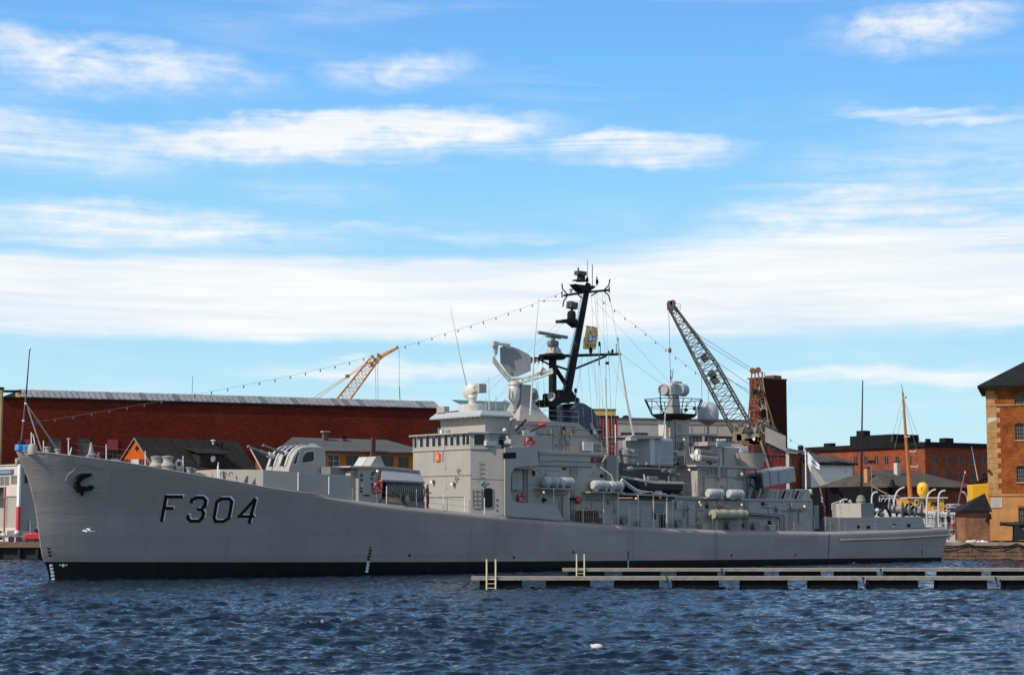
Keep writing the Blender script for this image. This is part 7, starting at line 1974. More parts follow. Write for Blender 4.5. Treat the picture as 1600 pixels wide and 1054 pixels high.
lattice(ft, pk, 2.1, 1.5, 12, 0.12, 0.055, CRO2, 'boom_lacing', parent=root)
mbj = MB(); j0, j1, j2 = fr.at(578, 570), fr.at(592, 558), fr.at(622, 541.5)
MB().prism([fr.at(577, 574, -0.6), fr.at(584, 560, -0.6), fr.at(590, 556, -0.6), fr.at(621, 540.6, -0.6), fr.at(622.5, 543, -0.6), fr.at(600, 556, -0.6), fr.at(588, 566, -0.6)], (0, 1.2, 0)).build('jib', CRO, root, bevel=0.03)
for (x, y, r) in ((582, 557.5, 0.35), (591, 553.5, 0.25), (589.5, 565, 0.35), (579, 567, 0.3), (621, 542, 0.22)):
    MB().lathe(fr.at(x, y, -0.8), [(r, -0.3), (r, 0.3)], 12, RX).build('sheave', GREY_D, root, True)
for pts in ([(581, 560), (543, 587), (486, 623)], [(582, 564), (543, 589), (490, 626)]): MB().tube([fr.at(x, y) for x, y in pts], 0.07, 4).build('backstay', CRO2, root)
MB().obox(fr.at(543, 587.5), 0.35, 0.3, 0.3).build('stay_block', mat('rusty', (0.2, 0.07, 0.03), 0.7, var=0.2), root)
for pts in ([(586.5, 569), (587.5, 625)], [(590, 566), (591, 625)], [(623.5, 545), (624, 604)]): MB().tube([fr.at(x, y) for x, y in pts], 0.035, 4).build('hoist_rope', GREY_D, root)
MB().tube([fr.at(624, 603), fr.at(625, 626)], 0.08, 5).build('hook_weight', GREY_D, root)
q = fr.at(524, 640); MB().box(q.x - 2.4, q.x + 2.4, -2, 2, 0, q.z + 0.5).build('crane_house', CRO, root, bevel=0.1)

# --- red ribbed hoist tower with a yellow head, right of the funnel
fr = Frame((at_depth(928, 680, 246).x, 246, QZ), math.radians(8))
root = fr.root('red_ribbed_tower', 'dark red ribbed tower with a yellow head just aft of the funnel', 'tower')
x1 = fr.at(965.5, 680).x; h1 = fr.at(950, 649).z; h2 = fr.at(945, 640).z; x2 = fr.at(962, 645).x
MB().box(0, x1, 0, 3.5, 0, h1).build('body', mat('dark_red_steel', (0.10, 0.018, 0.012), 0.6, var=0.2), root)
MB().box(-0.6, x2, -0.1, 3, h1 + 0.005, h2).build('yellow_head', mat('yellow_head', (0.55, 0.33, 0.06), 0.6, var=0.15), root)
MB().box(-0.65, x2 + 0.08, -0.2, 3.1, h2 + 0.003, h2 + 0.12).build('head_cap', FELT, root)
MB().box(-0.02, x1 + 0.15, -0.06, 3.5, h1 - 0.35, h1 - 0.001).build('head_band', FELT, root)
for i in range(9):
    x = 0.1 + i * (x1 - 0.2) / 8
    MB().box(x - 0.07, x + 0.07, -0.12, -0.002, 0, h1 - 0.36).build('rib', mat('rust_rib', (0.30, 0.06, 0.03), 0.6, var=0.25), root)

# --- long beige flat-roofed building
fr, hz = frame_by(964, 655, 262, 1180, 658.5)
root = fr.root('beige_building', 'long beige flat-roofed building with window bands behind the after mast', 'building')
Lx = fr.at(1185, 660).x
holes = []
for (x0, x1, y0, y1) in ((970, 1013, 675, 688.5), (1030, 1098, 679, 691), (1101, 1172, 680.5, 693)):
    a, b = fr.at(x0, y0), fr.at(x1, y1); holes.append((a.x, b.x, b.z, a.z))
wall_holes(-2, Lx, 0, hz, 0, 0.3, holes).build('wall', BEIGE, root, recalc=False)
for i, h in enumerate(holes): window(root, *h, 0, FRAME_G, 8 + 5 * (i > 0), 1, mat('grimy_glass', (0.07, 0.062, 0.055), 0.3, var=0.3, vs=1.5), bar=0.1)
MB().box(-2, Lx, 0.31, 22, 0, hz - 0.05).build('rear', BEIGE, root)
MB().box(-2.05, Lx + 0.05, -0.12, 0.35, hz + 0.003, hz + 0.28).build('coping', mat('dark_coping', (0.10, 0.09, 0.085), 0.6, var=0.1), root)
z_ = fr.at(1000, 660).z; MB().box(-2.02, Lx + 0.02, -0.10, -0.002, z_ - 0.1, z_ + 0.05).build('string_course', mat('beige_dark_band', (0.30, 0.26, 0.22), 0.8, var=0.1), root)  # darker beige for the band and the wall joints
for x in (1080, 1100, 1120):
    q = fr.at(x, 669); MB().box(q.x - 0.04, q.x + 0.04, -0.05, -0.001, q.z - 0.6, q.z + 0.5).build('wall_joint', mat('beige_dark_band', (0.30, 0.26, 0.22), 0.8, var=0.1), root)
MB().ball(fr.at(978, 652, 2), 0.5, 10, 6, (1.2, 1, 0.7)).build('roof_vent', FELT, root, True)

# --- tall brick tower
c = at_depth(1189, 640, 252); fr = Frame((c.x, c.y, QZ), math.radians(42))
root = fr.root('brick_tower', 'tall dark brick tower behind the grey crane', 'tower')
ht = fr.at(1189, 591).z; xR = fr.at(1229.5, 640).x; yL = fr.side(1171.5, 640, 0).y
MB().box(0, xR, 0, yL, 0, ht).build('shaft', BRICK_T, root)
MB().box(-0.08, xR + 0.08, -0.08, yL + 0.3, ht + 0.002, ht + 0.2).build('coping', mat('brown_coping', (0.13, 0.06, 0.04), 0.7, var=0.2), root)
a, b = fr.at(1209, 586, 0.6), fr.at(1221, 591, 0.6)
MB().box(a.x, b.x, 0.6, 2.2, ht + 0.205, ht + 0.7).build('roof_hatch', mat('brown_coping', (0.13, 0.06, 0.04), 0.7, var=0.2), root)
MB().box(-0.06, -0.003, 0.3, yL - 0.2, 2, ht - 0.2).build('lit_side_facing', BRICK_D, root)  # lighter brick over the sunlit face, the sunlight put into its colour
for x in (1192, 1195):
    q = fr.at(x, 588, 0.3); MB().tube([(q.x, 0.3, ht + 0.2), (q.x, 0.3, ht + 0.95)], 0.05, 5).build('roof_post', FELT, root)

# --- grey travelling crane
CRG = mat('crane_grey', (0.085, 0.078, 0.066), 0.6, var=0.15, vs=1); CRY = mat('crane_drab_yellow', (0.24, 0.20, 0.125), 0.65, var=0.3, vs=1.2); CRR = mat('crane_red', (0.14, 0.007, 0.006), 0.5, var=0.15)
RUST = mat('rusty', (0.2, 0.07, 0.03), 0.7, var=0.2)
fr = Frame((at_depth(1190, 720, 232).x, 232, QZ), 0)
root = fr.root('grey_crane', 'grey lattice jib crane with a red base behind the stern', 'crane')
tip = fr.at(1049, 479); foot = fr.at(1166, 682); knee = fr.at(1107, 573)
lattice(foot, knee, 2.5, 2.2, 11, 0.13, 0.05, CRG, 'boom_lacing', parent=root); lattice(knee, tip, 2.2, 0.75, 11, 0.12, 0.05, CRG, 'boom_lacing', parent=root)
for (x, y) in ((1101, 559), (1113, 585), (1117, 594)):
    MB().obox(fr.at(x, y), 0.55, 0.9, 0.35, Matrix.Rotation(0.9, 3, 'Y')).build('boom_fitting', CRG, root, bevel=0.03)
for (x, y, r) in ((1046, 474, 0.35), (1051, 473.5, 0.4), (1048, 484, 0.3)):
    MB().lathe(fr.at(x, y, -0.3), [(r, -0.35), (r, 0.35)], 12, RX).build('tip_sheave', RUST, root, True)
MB().box(fr.at(1041.5, 480).x, fr.at(1055, 480).x, -0.7, -0.6, fr.at(1048, 485).z, fr.at(1048, 478).z).build('tip_plate', CRG, root)
railing([fr.at(1053, 484, -0.8), fr.at(1063, 484, -0.8)], 0.8, 0.03, CRG, 1, 'tip_rail', 0.8, root)
for k, pts in enumerate(([(1045, 486), (1046.5, 545)], [(1046.5, 552), (1047.5, 580)], [(1047, 578), (1050, 597)], [(1096, 583), (1097, 630)], [(1106, 598), (1107, 630)])):
    MB().tube([fr.at(x, y) for x, y in pts], 0.035, 4).build('hoist_rope', GREY_D, root)
MB().ball(fr.at(1046.5, 547), 0.24, 10, 6, (1, 1, 1.5)).build('hook_block', RUST, root, True)
for pts in ([(1053, 478), (1090, 522), (1178, 578)], [(1062, 488), (1100, 535), (1177, 582)], [(1076, 506), (1108, 548)], [(1088, 520), (1110, 552)], [(1112, 560), (1174, 602)], [(1120, 578), (1174, 617)], [(1122, 584), (1172, 611)]):
    MB().tube([fr.at(x, y) for x, y in pts], 0.03, 4).build('luffing_rope', GREY_D, root)
# A-frame tower and machinery
for a, b in (((1175, 580), (1168, 670)), ((1190, 580), (1204, 690)), ((1184, 582), (1214, 680)), ((1180, 580), (1178, 680))):
    for dy in (-0.9, 0.9): MB().beam(fr.at(*a, dy), fr.at(*b, dy), 0.16).build('frame_leg', RUST if a[0] < 1185 else CRY, root)
for i in range(9):
    y = 592 + i * 10; f = i / 9
    for dy in (-0.9, 0.9): MB().beam(fr.at(1174 - f * 6, y, dy), fr.at(1191 + f * 16, y + 7 * (-1) ** i, dy), 0.09).build('frame_brace', RUST if i < 4 else CRY, root)
RC = random.Random(8)
for i in range(46):
    f = RC.random(); y = 588 + f * 92; xl, xr = 1175 - f * 8, 1190 + f * 24
    a_, b_ = RC.uniform(xl, xr), RC.uniform(xl, xr)
    MB().beam(fr.at(a_, y, RC.uniform(-1.2, 1.2)), fr.at(b_, y + RC.uniform(4, 16), RC.uniform(-1.2, 1.2)), RC.uniform(0.06, 0.12)).build('tower_strut', RC.choice((RUST, CRY, CRG, CREAM)), root)
for i in range(20):
    x = RC.uniform(1148, 1212); y = RC.uniform(664, 694)
    MB().obox(fr.at(x, y, RC.uniform(-2.1, -1.6)), RC.uniform(0.1, 0.4), 0.15, RC.uniform(0.1, 0.3), Matrix.Rotation(RC.uniform(-0.6, 0.6), 3, 'Y')).build('machinery_piece', RC.choice((CRY, CRG, CREAM, RUST)), root)
for (x, y) in ((1176, 579), (1184.5, 578)):
    MB().lathe(fr.at(x, y, -0.9), [(0.36, -0.2), (0.4, 0), (0.36, 0.2)], 14, RX).build('head_sheave', RUST, root, True)
MB().lathe(fr.at(1180, 612, -1.0), [(0.34, -0.3), (0.34, 0.3)], 14, RX).build('drum', BLACKP, root, True)
MB().box(fr.at(1146, 670).x, fr.at(1208, 670).x, -1.8, 1.8, fr.at(1180, 676).z, fr.at(1180, 668).z).build('turntable_deck', CRY, root, bevel=0.03)
for i in range(16):
    x = 1147 + i * 4; y0 = 676 + RND.uniform(-4, 10); y1 = y0 - RND.uniform(6, 16)
    MB().beam(fr.at(x, y0, -1.9), fr.at(x + RND.uniform(-6, 8), y1, -1.9), 0.10).build('deck_strut', (CRY, CRG, CREAM)[i % 3], root)
for i in range(12):
    x = 1186 + i * 2.2
    MB().tube([fr.at(1188 + i * 1.3, 668, -2.1), fr.at(x + 4, 660 + (i % 4) * 3, -2.2), fr.at(x - 2 + (i % 3) * 3, 690 + (i % 5) * 2, -2.1)], 0.06, 4).build('hanging_cable', CRG, root)
for (x, y, w_, h_) in ((1160, 684, 0.9, 0.5), (1170, 690, 0.7, 0.45), (1152, 682, 0.5, 0.6), (1178, 686, 0.8, 0.7)):
    MB().obox(fr.at(x, y, -1.2), w_, 0.8, h_).build('gear_case', CRY, root, bevel=0.06)
MB().prism([fr.at(1196, 667, -2.3), fr.at(1228, 681, -2.3), fr.at(1228, 705, -2.3), fr.at(1196, 690, -2.3)], (0, 0.3, 0)).build('counterweight_panel', CORR, root)
MB().box(fr.at(1224, 700).x, fr.at(1229, 700).x, -2.0, 2.0, 0, fr.at(1226, 700).z).build('white_column', CREAM, root)
MB().box(fr.at(1172, 700).x, fr.at(1223.5, 700).x, -2.0, 2.0, 5.5, fr.at(1190, 682).z).build('red_house', CRR, root, bevel=0.1)
for x in (1178, 1218):
    q = fr.at(x, 720); MB().box(q.x - 0.4, q.x + 0.4, -2.0, 2.0, 0, 5.5).build('portal_leg', CRR, root)
MB().beam(fr.at(1188, 688, -2.3), fr.at(1203, 735, -2.3), 0.25).build('gangway', CRY, root)
MB().beam(fr.at(1200, 735, -2.3), fr.at(1204, 735, -2.3), 0.5).build('gangway_foot', CRY, root)
for x in (1182, 1190, 1211, 1218):
    q = fr.at(x, 700, -2.02); MB().box(q.x - 0.25, q.x + 0.25, -2.06, -2.003, q.z - 0.5, q.z + 0.4).build('house_window', GLASS_W, root)
for y in (690, 712):
    q = fr.at(1190, y, -2.02); MB().box(fr.at(1173, y).x, fr.at(1223, y).x, -2.09, -2.003, q.z - 0.05, q.z + 0.05).build('house_band', FELT, root)
railing([fr.at(1204, 720, -2.2), fr.at(1216, 720, -2.2)], 0.9, 0.03, CRG, 1, 'portal_rail', 0.7, root)
q = fr.at(1178, 686, -2.1); MB().ball(q, 0.16, 8, 5).build('lamp_glass', LAMP, root, True)

# --- brick office beside the crane
fr, hz = frame_by(1226, 706, 258, 1270, 710)
root = fr.root('brick_office', 'red brick office with tall paired windows just right of the crane', 'building')
Lx = fr.at(1275, 712).x; holes = []
for (y0, y1) in ((716.5, 733), (745, 760)):
    for x0 in (1229.5, 1234.5, 1253, 1258, 1263):
        a, b = fr.at(x0, y0), fr.at(x0 + 3.8, y1); holes.append((a.x, b.x, b.z, a.z))
wall_holes(-1, Lx, 0, hz, 0, 0.25, holes).build('wall', BRICK_R, root, recalc=False)
for h in holes: window(root, *h, 0, FRAME_W, 1, 2, GLASS_W, bar=0.06)
MB().box(-1, Lx, 0.26, 9, 0, hz - 0.05).build('rear', BRICK_R, root)
MB().prism([(-1.4, -0.5, hz), (Lx + 0.3, -0.5, hz), (Lx + 0.3, 4, hz + 0.9), (-1.4, 4, hz + 0.9)], (0, 0.1, 0.15)).build('roof', ROOF_B, root)
q = fr.at(1251, 701, 3); MB().lathe(q, [(0.42, -0.7), (0.42, 0.1), (0.5, 0.12), (0.4, 0.5), (0.05, 0.6)], 12).build('roof_vent', FELT, root, True)

# --- large brick block with dark roof: lit wing to the left of its corner, shaded wing to the right
c = at_depth(1445, 700, 300); fr = Frame((c.x, c.y, QZ), math.radians(33))
root = fr.root('brick_block', 'large red brick block with a dark flat roof and penthouse, right background', 'building')
hz = fr.at(1445, 697).z
Lr = fr.at(1575, 705).x; Dl = fr.side(1262, 707, 0).y
holes = []
for (y0, y1) in ((711.5, 724), (736.5, 749)):
    for x in (1461.5, 1480.5, 1499.5, 1518.5, 1537):
        a, b = fr.at(x - 3.6, y0 + (x - 1445) * 0.02), fr.at(x + 3.6, y1 + (x - 1445) * 0.02); holes.append((a.x, b.x, b.z, a.z))
wall_holes(0, Lr, 0, hz, 0, 0.25, holes).build('wall', BRICK_R, root, recalc=False)
for h in holes: window(root, *h, 0, FRAME_G, 2, 1, GLASS_W, bar=0.12)
def lblk(px0, py0, px1, py1):
    a, b = fr.side(px0, py0, 0), fr.side(px1, py1, 0); return (min(-a.y, -b.y), max(-a.y, -b.y), b.z, a.z)
hl = []
for (y0, y1) in ((713, 726), (739, 751)):
    for x in (1337, 1353, 1369, 1385, 1402, 1421):
        hl.append(lblk(x - 3.2, y0, x + 3.2, y1))
turned(wall_holes(-Dl, 0, 0, hz, 0, 0.25, hl), 0, 0).build('wall', BRICK_R, root, recalc=False)
for h in hl: win_turned(h, 'window', GLASS_W, 2, 1, FRAME_G)
MB().box(-0.5, Lr, -0.5, Dl + 0.3, hz + 0.002, hz + 0.75).build('roof_edge', FELT, root)
MB().box(0.3, Lr - 0.3, 0.5, Dl - 0.3, 0, hz - 0.05).build('core', BRICK_R, root)
def rbox(name, px0, pyt, px1, pyb, x, dx, m=FELT):
    a, b = fr.side(px0, (pyt + pyb) / 2, x), fr.side(px1, (pyt + pyb) / 2, x)
    return MB().box(x, x + dx, a.y, b.y, hz + 0.76, fr.side((px0 + px1) / 2, pyt, x).z).build(name, m, root)
rbox('penthouse', 1328, 679.5, 1397, 700, 2.5, 6)
ck = rbox('roof_vent', 1338, 672.5, 1350, 680, 3.5, 1.5); rbox('roof_vent', 1287, 692, 1298, 703, 1.5, 1.2); rbox('roof_vent', 1445.5, 685, 1449, 692, 4, 0.8)
a, b = fr.at(1477, 690, 4), fr.at(1490, 690, 4); MB().box(a.x, b.x, 4, 5.4, hz + 0.76, fr.at(1483, 684, 4).z).build('roof_vent', FELT, root)

# --- plain pale end wall with a brown roof
fr, hz = frame_by(1266.5, 723, 262, 1334, 724)
root = fr.root('pale_walled_building', 'building with a blank pale end wall and brown roof behind the white flag', 'building')
Lx = fr.at(1334.5, 724).x
MB().box(0, Lx, 0, 8, 0, hz).build('wall', OFFW, root)
MB().prism([(-0.3, -0.4, hz + 0.01), (Lx + 0.4, -0.4, hz + 0.01), (Lx - 1.5, 4, hz + 1.2), (-0.3, 4, hz + 1.2)], (0, 0.05, 0.18)).build('roof', ROOF_B, root)
MB().box(-0.3, Lx + 0.4, -0.5, -0.41, hz - 0.25, hz + 0.02).build('eave', FELT, root)
MB().tube([(Lx - 0.15, -0.12, 0), (Lx - 0.15, -0.12, hz)], 0.07, 6).build('downpipe', GREY_D, root)

# --- hip-roofed brick building
c = at_depth(1386, 757, 240); fr = Frame((c.x, c.y, QZ), math.radians(36))
root = fr.root('hip_roofed_building', 'low red brick building with a brown hipped roof right of the stern', 'building')
hz = fr.at(1386, 759).z; Lr = fr.at(1522, 758).x; Dl = fr.side(1286, 757.5, 0).y; zr = fr.at(1400, 734, Dl * 0.5).z
MB().box(0, Lr, 0, Dl, 0, hz).build('wall', BRICK_R, root)
o_ = 0.7; ri = Dl * 0.5
MB().add([(-o_, -o_, hz), (Lr + o_, -o_, hz), (Lr + o_, Dl + o_, hz), (-o_, Dl + o_, hz), (ri * 0.55, ri, zr), (Lr - ri, ri, zr), (-o_, -o_, hz - 0.2), (Lr + o_, -o_, hz - 0.2), (Lr + o_, Dl + o_, hz - 0.2), (-o_, Dl + o_, hz - 0.2)],
         [(0, 1, 5, 4), (1, 2, 5), (2, 3, 4, 5), (3, 0, 4), (6, 7, 1, 0), (7, 8, 2, 1), (8, 9, 3, 2), (9, 6, 0, 3), (9, 8, 7, 6)]).build('roof', ROOF_B, root)
for (x, yt, yb, m) in ((1355, 731, 749, mat('orange_chimney', (0.5, 0.22, 0.1), 0.8, var=0.1)), (1401.5, 722, 735, CREAM)):
    q, t_ = fr.at(x, yb, 4), fr.at(x, yt, 4); ck = MB().box(q.x - 0.3, q.x + 0.3, 3.7, 4.3, q.z - 0.8, t_.z).build('chimney', m, root)
    MB().box(q.x - 0.36, q.x + 0.36, 3.64, 4.36, t_.z + 0.002, t_.z + 0.12).build('chimney_cap', FELT, ck)
for x in (1412, 1428, 1470, 1495):
    q = fr.at(x, 778); MB().box(q.x - 0.5, q.x + 0.5, -0.04, -0.002, q.z - 0.7, q.z + 0.6).build('window', GLASS_W, root)
q = fr.at(1394.5, 767, -0.4); MB().lathe(q, [(0.35, -3), (0.35, 1.0), (0.15, 1.6)], 10).build('black_flue', FELT, root, True)

# --- black felt shed
fr = Frame((at_depth(1262, 790, 232).x, 232, QZ), 0.02)
root = fr.root('black_shed', 'low black felt-covered shed behind the quarterdeck', 'shed')
p = [fr.at(x, y) for x, y in ((1258, 761), (1362, 759.5), (1385, 772), (1412, 786))]
MB().prism([(p[0].x, 0, 0), (p[3].x, 0, 0), p[3], p[1], p[0]], (0, 4, 0)).build('roof', FELT, root)
MB().box(p[0].x + 0.3, p[1].x, -0.05, -0.003, 0, 2.4).build('door', mat('dark_red_door', (0.10, 0.02, 0.02), 0.7, var=0.2), root)
MB().beam(p[1] + Vector((0, -0.05, 0.05)), p[3] + Vector((0, -0.05, 0.05)), 0.1).build('barge_board', BEIGE, root)

# --- flagpole with a white pennon, floodlight mast
fr = Frame((at_depth(1260, 790, 230).x, 230, QZ), 0)
root = fr.root('flagpole', 'white flagpole standing behind the missile boxes', 'flagpole')
zt_ = fr.at(1259.5, 703).z
MB().tube([(0, 0, 0), (0, 0, zt_)], 0.13, 10, 0.08).build('pole', WHITE, root, True)
MB().ball((0, 0, zt_ + 0.12), 0.12, 8, 6).build('truck', GREY_D, root, True)
MB().lathe((0, 0, 0), [(0.3, 0), (0.3, 0.2), (0.16, 0.4)], 10).build('foot', GREY, root)
fl2 = Frame(fr.O + Vector((0.15, -0.1, zt_ - 2.4)), 0).root('white_flag', 'white flag with a dark stripe streaming from the white flagpole', 'flag')
cloth('flag_cloth', 2.6, 1.7, 20, 12, lambda x, z: (0.10 + x * 0.58, -0.25 * math.sin(x * 2.6) * (x / 2.6), 2.2 - (1.7 - z) * (1.0 - 0.25 * x) - 0.62 * x ** 1.05), [FWt, FB], lambda u, v: 1 if (0.38 < v < 0.58 and u > 0.30) else 0, fl2)
fr = Frame((at_depth(1363, 790, 230.5).x, 230.5, QZ), 0)
root = fr.root('floodlight_mast', 'thin floodlight mast rising beside the brown hipped roof', 'lamp post')
zt_ = fr.at(1363, 722).z
MB().tube([(0, 0, 0), (0, 0, zt_)], 0.07, 6).build('pole', GREY_D, root)
for dx in (-0.3, 0.0, 0.3): MB().obox((dx, -0.1, zt_ + 0.1), 0.13, 0.1, 0.18).build('floodlight', FELT, root, bevel=0.02)
MB().box(-0.45, 0.45, -0.04, 0.04, zt_ - 0.16, zt_ - 0.10).build('crossarm', GREY_D, root)

# --- white and yellow service vessel in the inner basin
fr = Frame((at_depth(1400, 830, 207).x, 207, 0), 0.0)
root = fr.root('service_vessel', 'white and yellow service vessel moored beyond the stern', 'vessel')
def V(px, py, d=0.0): return fr.at(px, py, d)
VY = mat('vessel_yellow', (0.66, 0.30, 0.02), 0.5, var=0.12, vs=1); VO = mat('vessel_orange', (0.40, 0.125, 0.018), 0.5, var=0.1); VW = mat('vessel_white', (0.62, 0.60, 0.56), 0.5, var=0.1, vs=1, streak=0.4, dirt=(0.3, 0.2, 0.15))
x0, x1 = V(1372, 830).x, V(1512, 830).x; zd_ = V(1490, 801).z
hu = MB().prism([(x0 - 1.5, 0, zd_ + 0.5), (x1, 0, zd_), (x1 - 0.2, 0, -0.4), (x0, 0, -0.4)], (0, 5.2, 0)).build('hull', VW, root, bevel=0.1)
for x in (1482, 1497.5):
    q = V(x, 811, -0.02); o = MB().box(q.x - 0.22, q.x + 0.22, -0.05, -0.003, q.z - 0.35, q.z + 0.35).build('window', GLASS_W, root)
for x in (1473, 1468):
    q = V(x, 811, -0.02); MB().box(q.x - 0.15, q.x + 0.15, -0.05, -0.003, q.z - 0.3, q.z + 0.3).build('window', GLASS_W, root)
q = V(1485.5, 821, -0.02); MB().box(q.x - 0.28, q.x + 0.28, -0.04, -0.003, q.z - 0.3, q.z + 0.3).build('red_mark', mat('faded_mark', (0.5, 0.12, 0.12), 0.6, var=0.2), root)
for x in (1493, 1503, 1508):
    MB().tube([V(x, 800, -0.1), V(x, 842, -0.1)], 0.05, 5).build('fender_post', mat('pipe_red', (0.32, 0.05, 0.04), 0.6, var=0.1) if x == 1493 else BLACKP, root)
MB().box(V(1484, 829).x, V(1512, 829).x, -0.12, -0.02, V(1490, 831).z, V(1490, 827.5).z).build('rubbing_strip', GREY_D, root)
for x in (1501, 1509):
    q = V(x, 836, -0.2); MB().lathe(q, [(0.1, -0.5), (0.28, -0.3), (0.28, 0.3), (0.1, 0.5)], 10).build('orange_fender', VO, root, True)
# wheelhouse and bulwark in yellow
wh = MB().box(V(1425, 790).x, V(1478, 790).x, 0.8, 4.2, zd_ - 0.2, V(1450, 778).z).build('wheelhouse', VY, root, bevel=0.05)
MB().box(V(1420, 790).x, V(1483, 790).x, 0.5, 4.5, V(1450, 778).z + 0.003, V(1450, 776).z).build('wheelhouse_roof', CREAM, wh)
for (xa, xb, yt, yb) in ((1429, 1432, 781, 786), (1443, 1446, 781, 793)):
    a, b = V(xa, yt, 0.75), V(xb, yb, 0.75); MB().box(a.x, b.x, 0.74, 0.79, b.z, a.z).build('window', GLASS_W, wh)
for k, (x, c_) in enumerate(((1458, 'O'), (1465, 'R'))):
    q = V(x, 788, 0.7)
    if c_ == 'O': MB().torus(q, 0.24, 0.07, RX, 14, 6).build('vessel_letter', BLACKP, wh)
    else: MB().beam(q + Vector((-0.2, 0, -0.3)), q + Vector((-0.2, 0, 0.3)), 0.12).torus(q + Vector((-0.12, 0, 0.14)), 0.14, 0.06, RX, 10, 5).beam(q + Vector((-0.12, 0, 0)), q + Vector((0.16, 0, -0.3)), 0.11).build('vessel_letter', BLACKP, wh)
bh = MB().box(V(1411, 785).x, V(1424, 785).x, 1.0, 3.5, zd_ - 0.3, V(1416, 779).z).build('mast_house', VY, root, bevel=0.04)
a, b = V(1429, 780, 0.6), V(1435, 788, 0.6); MB().box(a.x, b.x, 0.55, 0.6, b.z, a.z).build('white_panel', CREAM, root); MB().box(a.x + 0.1, b.x - 0.1, 0.5, 0.548, b.z + 0.12, a.z - 0.1).build('window', GLASS_W, root)
mp_ = MB().tube([V(1423.5, 790, 2), V(1417, 705, 2), V(1410.5, 612, 2)], 0.29, 12, 0.11).build('mast', VO, root, True)
MB().tube([V(1410.5, 614, 2), V(1408.7, 600, 2)], 0.06, 6, 0.03).build('mast_top', GREY_D, mp_)
for (x, y, w_) in ((1413, 682, 0.6), (1420, 705, 0.8), (1422, 728.5, 0.9), (1410, 622, 0.4)):
    q = V(x, y, 2); MB().box(q.x, q.x + w_, 1.8, 2.2, q.z - 0.06, q.z + 0.06).build('mast_step', CREAM, mp_); MB().ball((q.x + w_, 2, q.z + 0.12), 0.13, 8, 5).build('mast_lamp', GREY_D, mp_, True)
for pts in ([(1411, 620), (1392, 690)], [(1411, 620), (1438, 690)], [(1411, 640), (1398, 700)], [(1412, 625), (1450, 770)]): MB().tube([V(*p_, 2) for p_ in pts], 0.02, 4).build('mast_stay', GREY_D, root)
dm_ = MB().lathe(V(1442, 771, 1.6), [(0.3, -0.35), (0.55, -0.1), (0.66, 0.2), (0.66, 0.75), (0.55, 1.1), (0.35, 1.28), (0.03, 1.36)], 20).build('yellow_dome', mat('dome_yellow', (0.78, 0.42, 0.02), 0.4, var=0.06), root, True)
MB().box(V(1442, 765, 1.6).x - 0.34, V(1442, 765, 1.6).x - 0.27, 0.98, 1.06, V(1441, 765, 1).z, V(1441, 760, 1).z).build('dome_slot', FELT, dm_)
MB().tube([V(1442, 773, 1.6), V(1442, 779, 1.6)], 0.3, 10).build('dome_stand', VY, dm_)
# white gooseneck vents
GN = mat('gooseneck_white', (0.56, 0.55, 0.54), 0.4, var=0.05)
for pts, r in (([(1312, 806), (1311.5, 788), (1314, 782), (1319, 779.5), (1324, 780)], 0.13), ([(1362, 790), (1362, 776), (1364, 770.5), (1368, 768), (1371, 768.5)], 0.14),
               ([(1396, 792), (1398, 776), (1402, 767), (1408, 762.5), (1413, 761)], 0.15), ([(1448, 818), (1448, 780), (1450, 772), (1455, 766.5), (1462, 764)], 0.15),
               ([(1466.5, 822), (1466, 778), (1468, 770), (1472, 766.5), (1477, 766)], 0.15), ([(1512, 800), (1513, 786), (1511, 775), (1507, 769), (1503, 768)], 0.14), ([(1326, 784), (1329, 780), (1330, 786), (1330, 806)], 0.11)):
    P_ = [V(x, y, -0.9 if x < 1500 else 0.5) for x, y in pts]
    # round the bend
    for _ in range(2):
        Q_ = [P_[0]]
        for a_, b_ in zip(P_[:-1], P_[1:]): Q_ += [a_.lerp(b_, 0.25), a_.lerp(b_, 0.75)]
        P_ = Q_ + [P_[-1]]
    MB().tube(P_, r * 0.66, 8).build('gooseneck_vent', GN, root, True)
for (xa, ya, xb, yb, h_) in ((1374, 783, 1405, 783, 0.65), (1300, 796, 1318, 790, 0.7), (1425, 801, 1480, 802, 0.75), (1480, 803, 1512, 803, 0.75)):
    railing([V(xa, ya, -0.6), V(xb, yb, -0.6)], h_, 0.05, GN, 1, 'deck_rail', 0.8, root)
for k in range(5):
    x = 1376 + k * 6; MB().beam(V(x, 783, -0.6), V(x + 5, 776, -0.6), 0.06).build('rail_brace', GN, root)
for i in range(7):
    x = 1452 + i * 4.6
    MB().beam(V(x, 818, -0.8), V(x + (5 if i % 2 else -3), 801, -0.8), 0.08).build('rigging_tackle', GN, root)
MB().tube([V(1508, 737, 0), V(1499, 778, 0), V(1491, 822, 0)], 0.08, 6).build('red_pole', mat('pole_red', (0.36, 0.05, 0.05), 0.5, var=0.1), root)
MB().tube([V(1508.2, 736, 0), V(1507.6, 740, 0)], 0.085, 6).build('pole_tip', WHITE, root)
MB().prism([V(1478, 789, 0.2), V(1483, 786.5, 0.2), V(1502, 786.5, 0.2), V(1511, 790, 0.2), V(1506, 793, 0.2), V(1480, 792, 0.2)], (0, 1.6, 0)).build('canopy', BEIGE, root, bevel=0.03)
MB().box(V(1480, 797).x, V(1510, 797).x, 0.3, 3, zd_ - 0.2, V(1490, 794).z).build('after_cabin', mat('cabin_drab', (0.12, 0.08, 0.05), 0.7, var=0.2), root)
fr = Frame((at_depth(1525, 830, 217).x, 217, 0), 0.0)
root = fr.root('moored_tug', 'moored vessel of which a yellow funnel shows beside the old warehouse', 'vessel')
q0, q1 = V(1512, 830).x, V(1542, 830).x
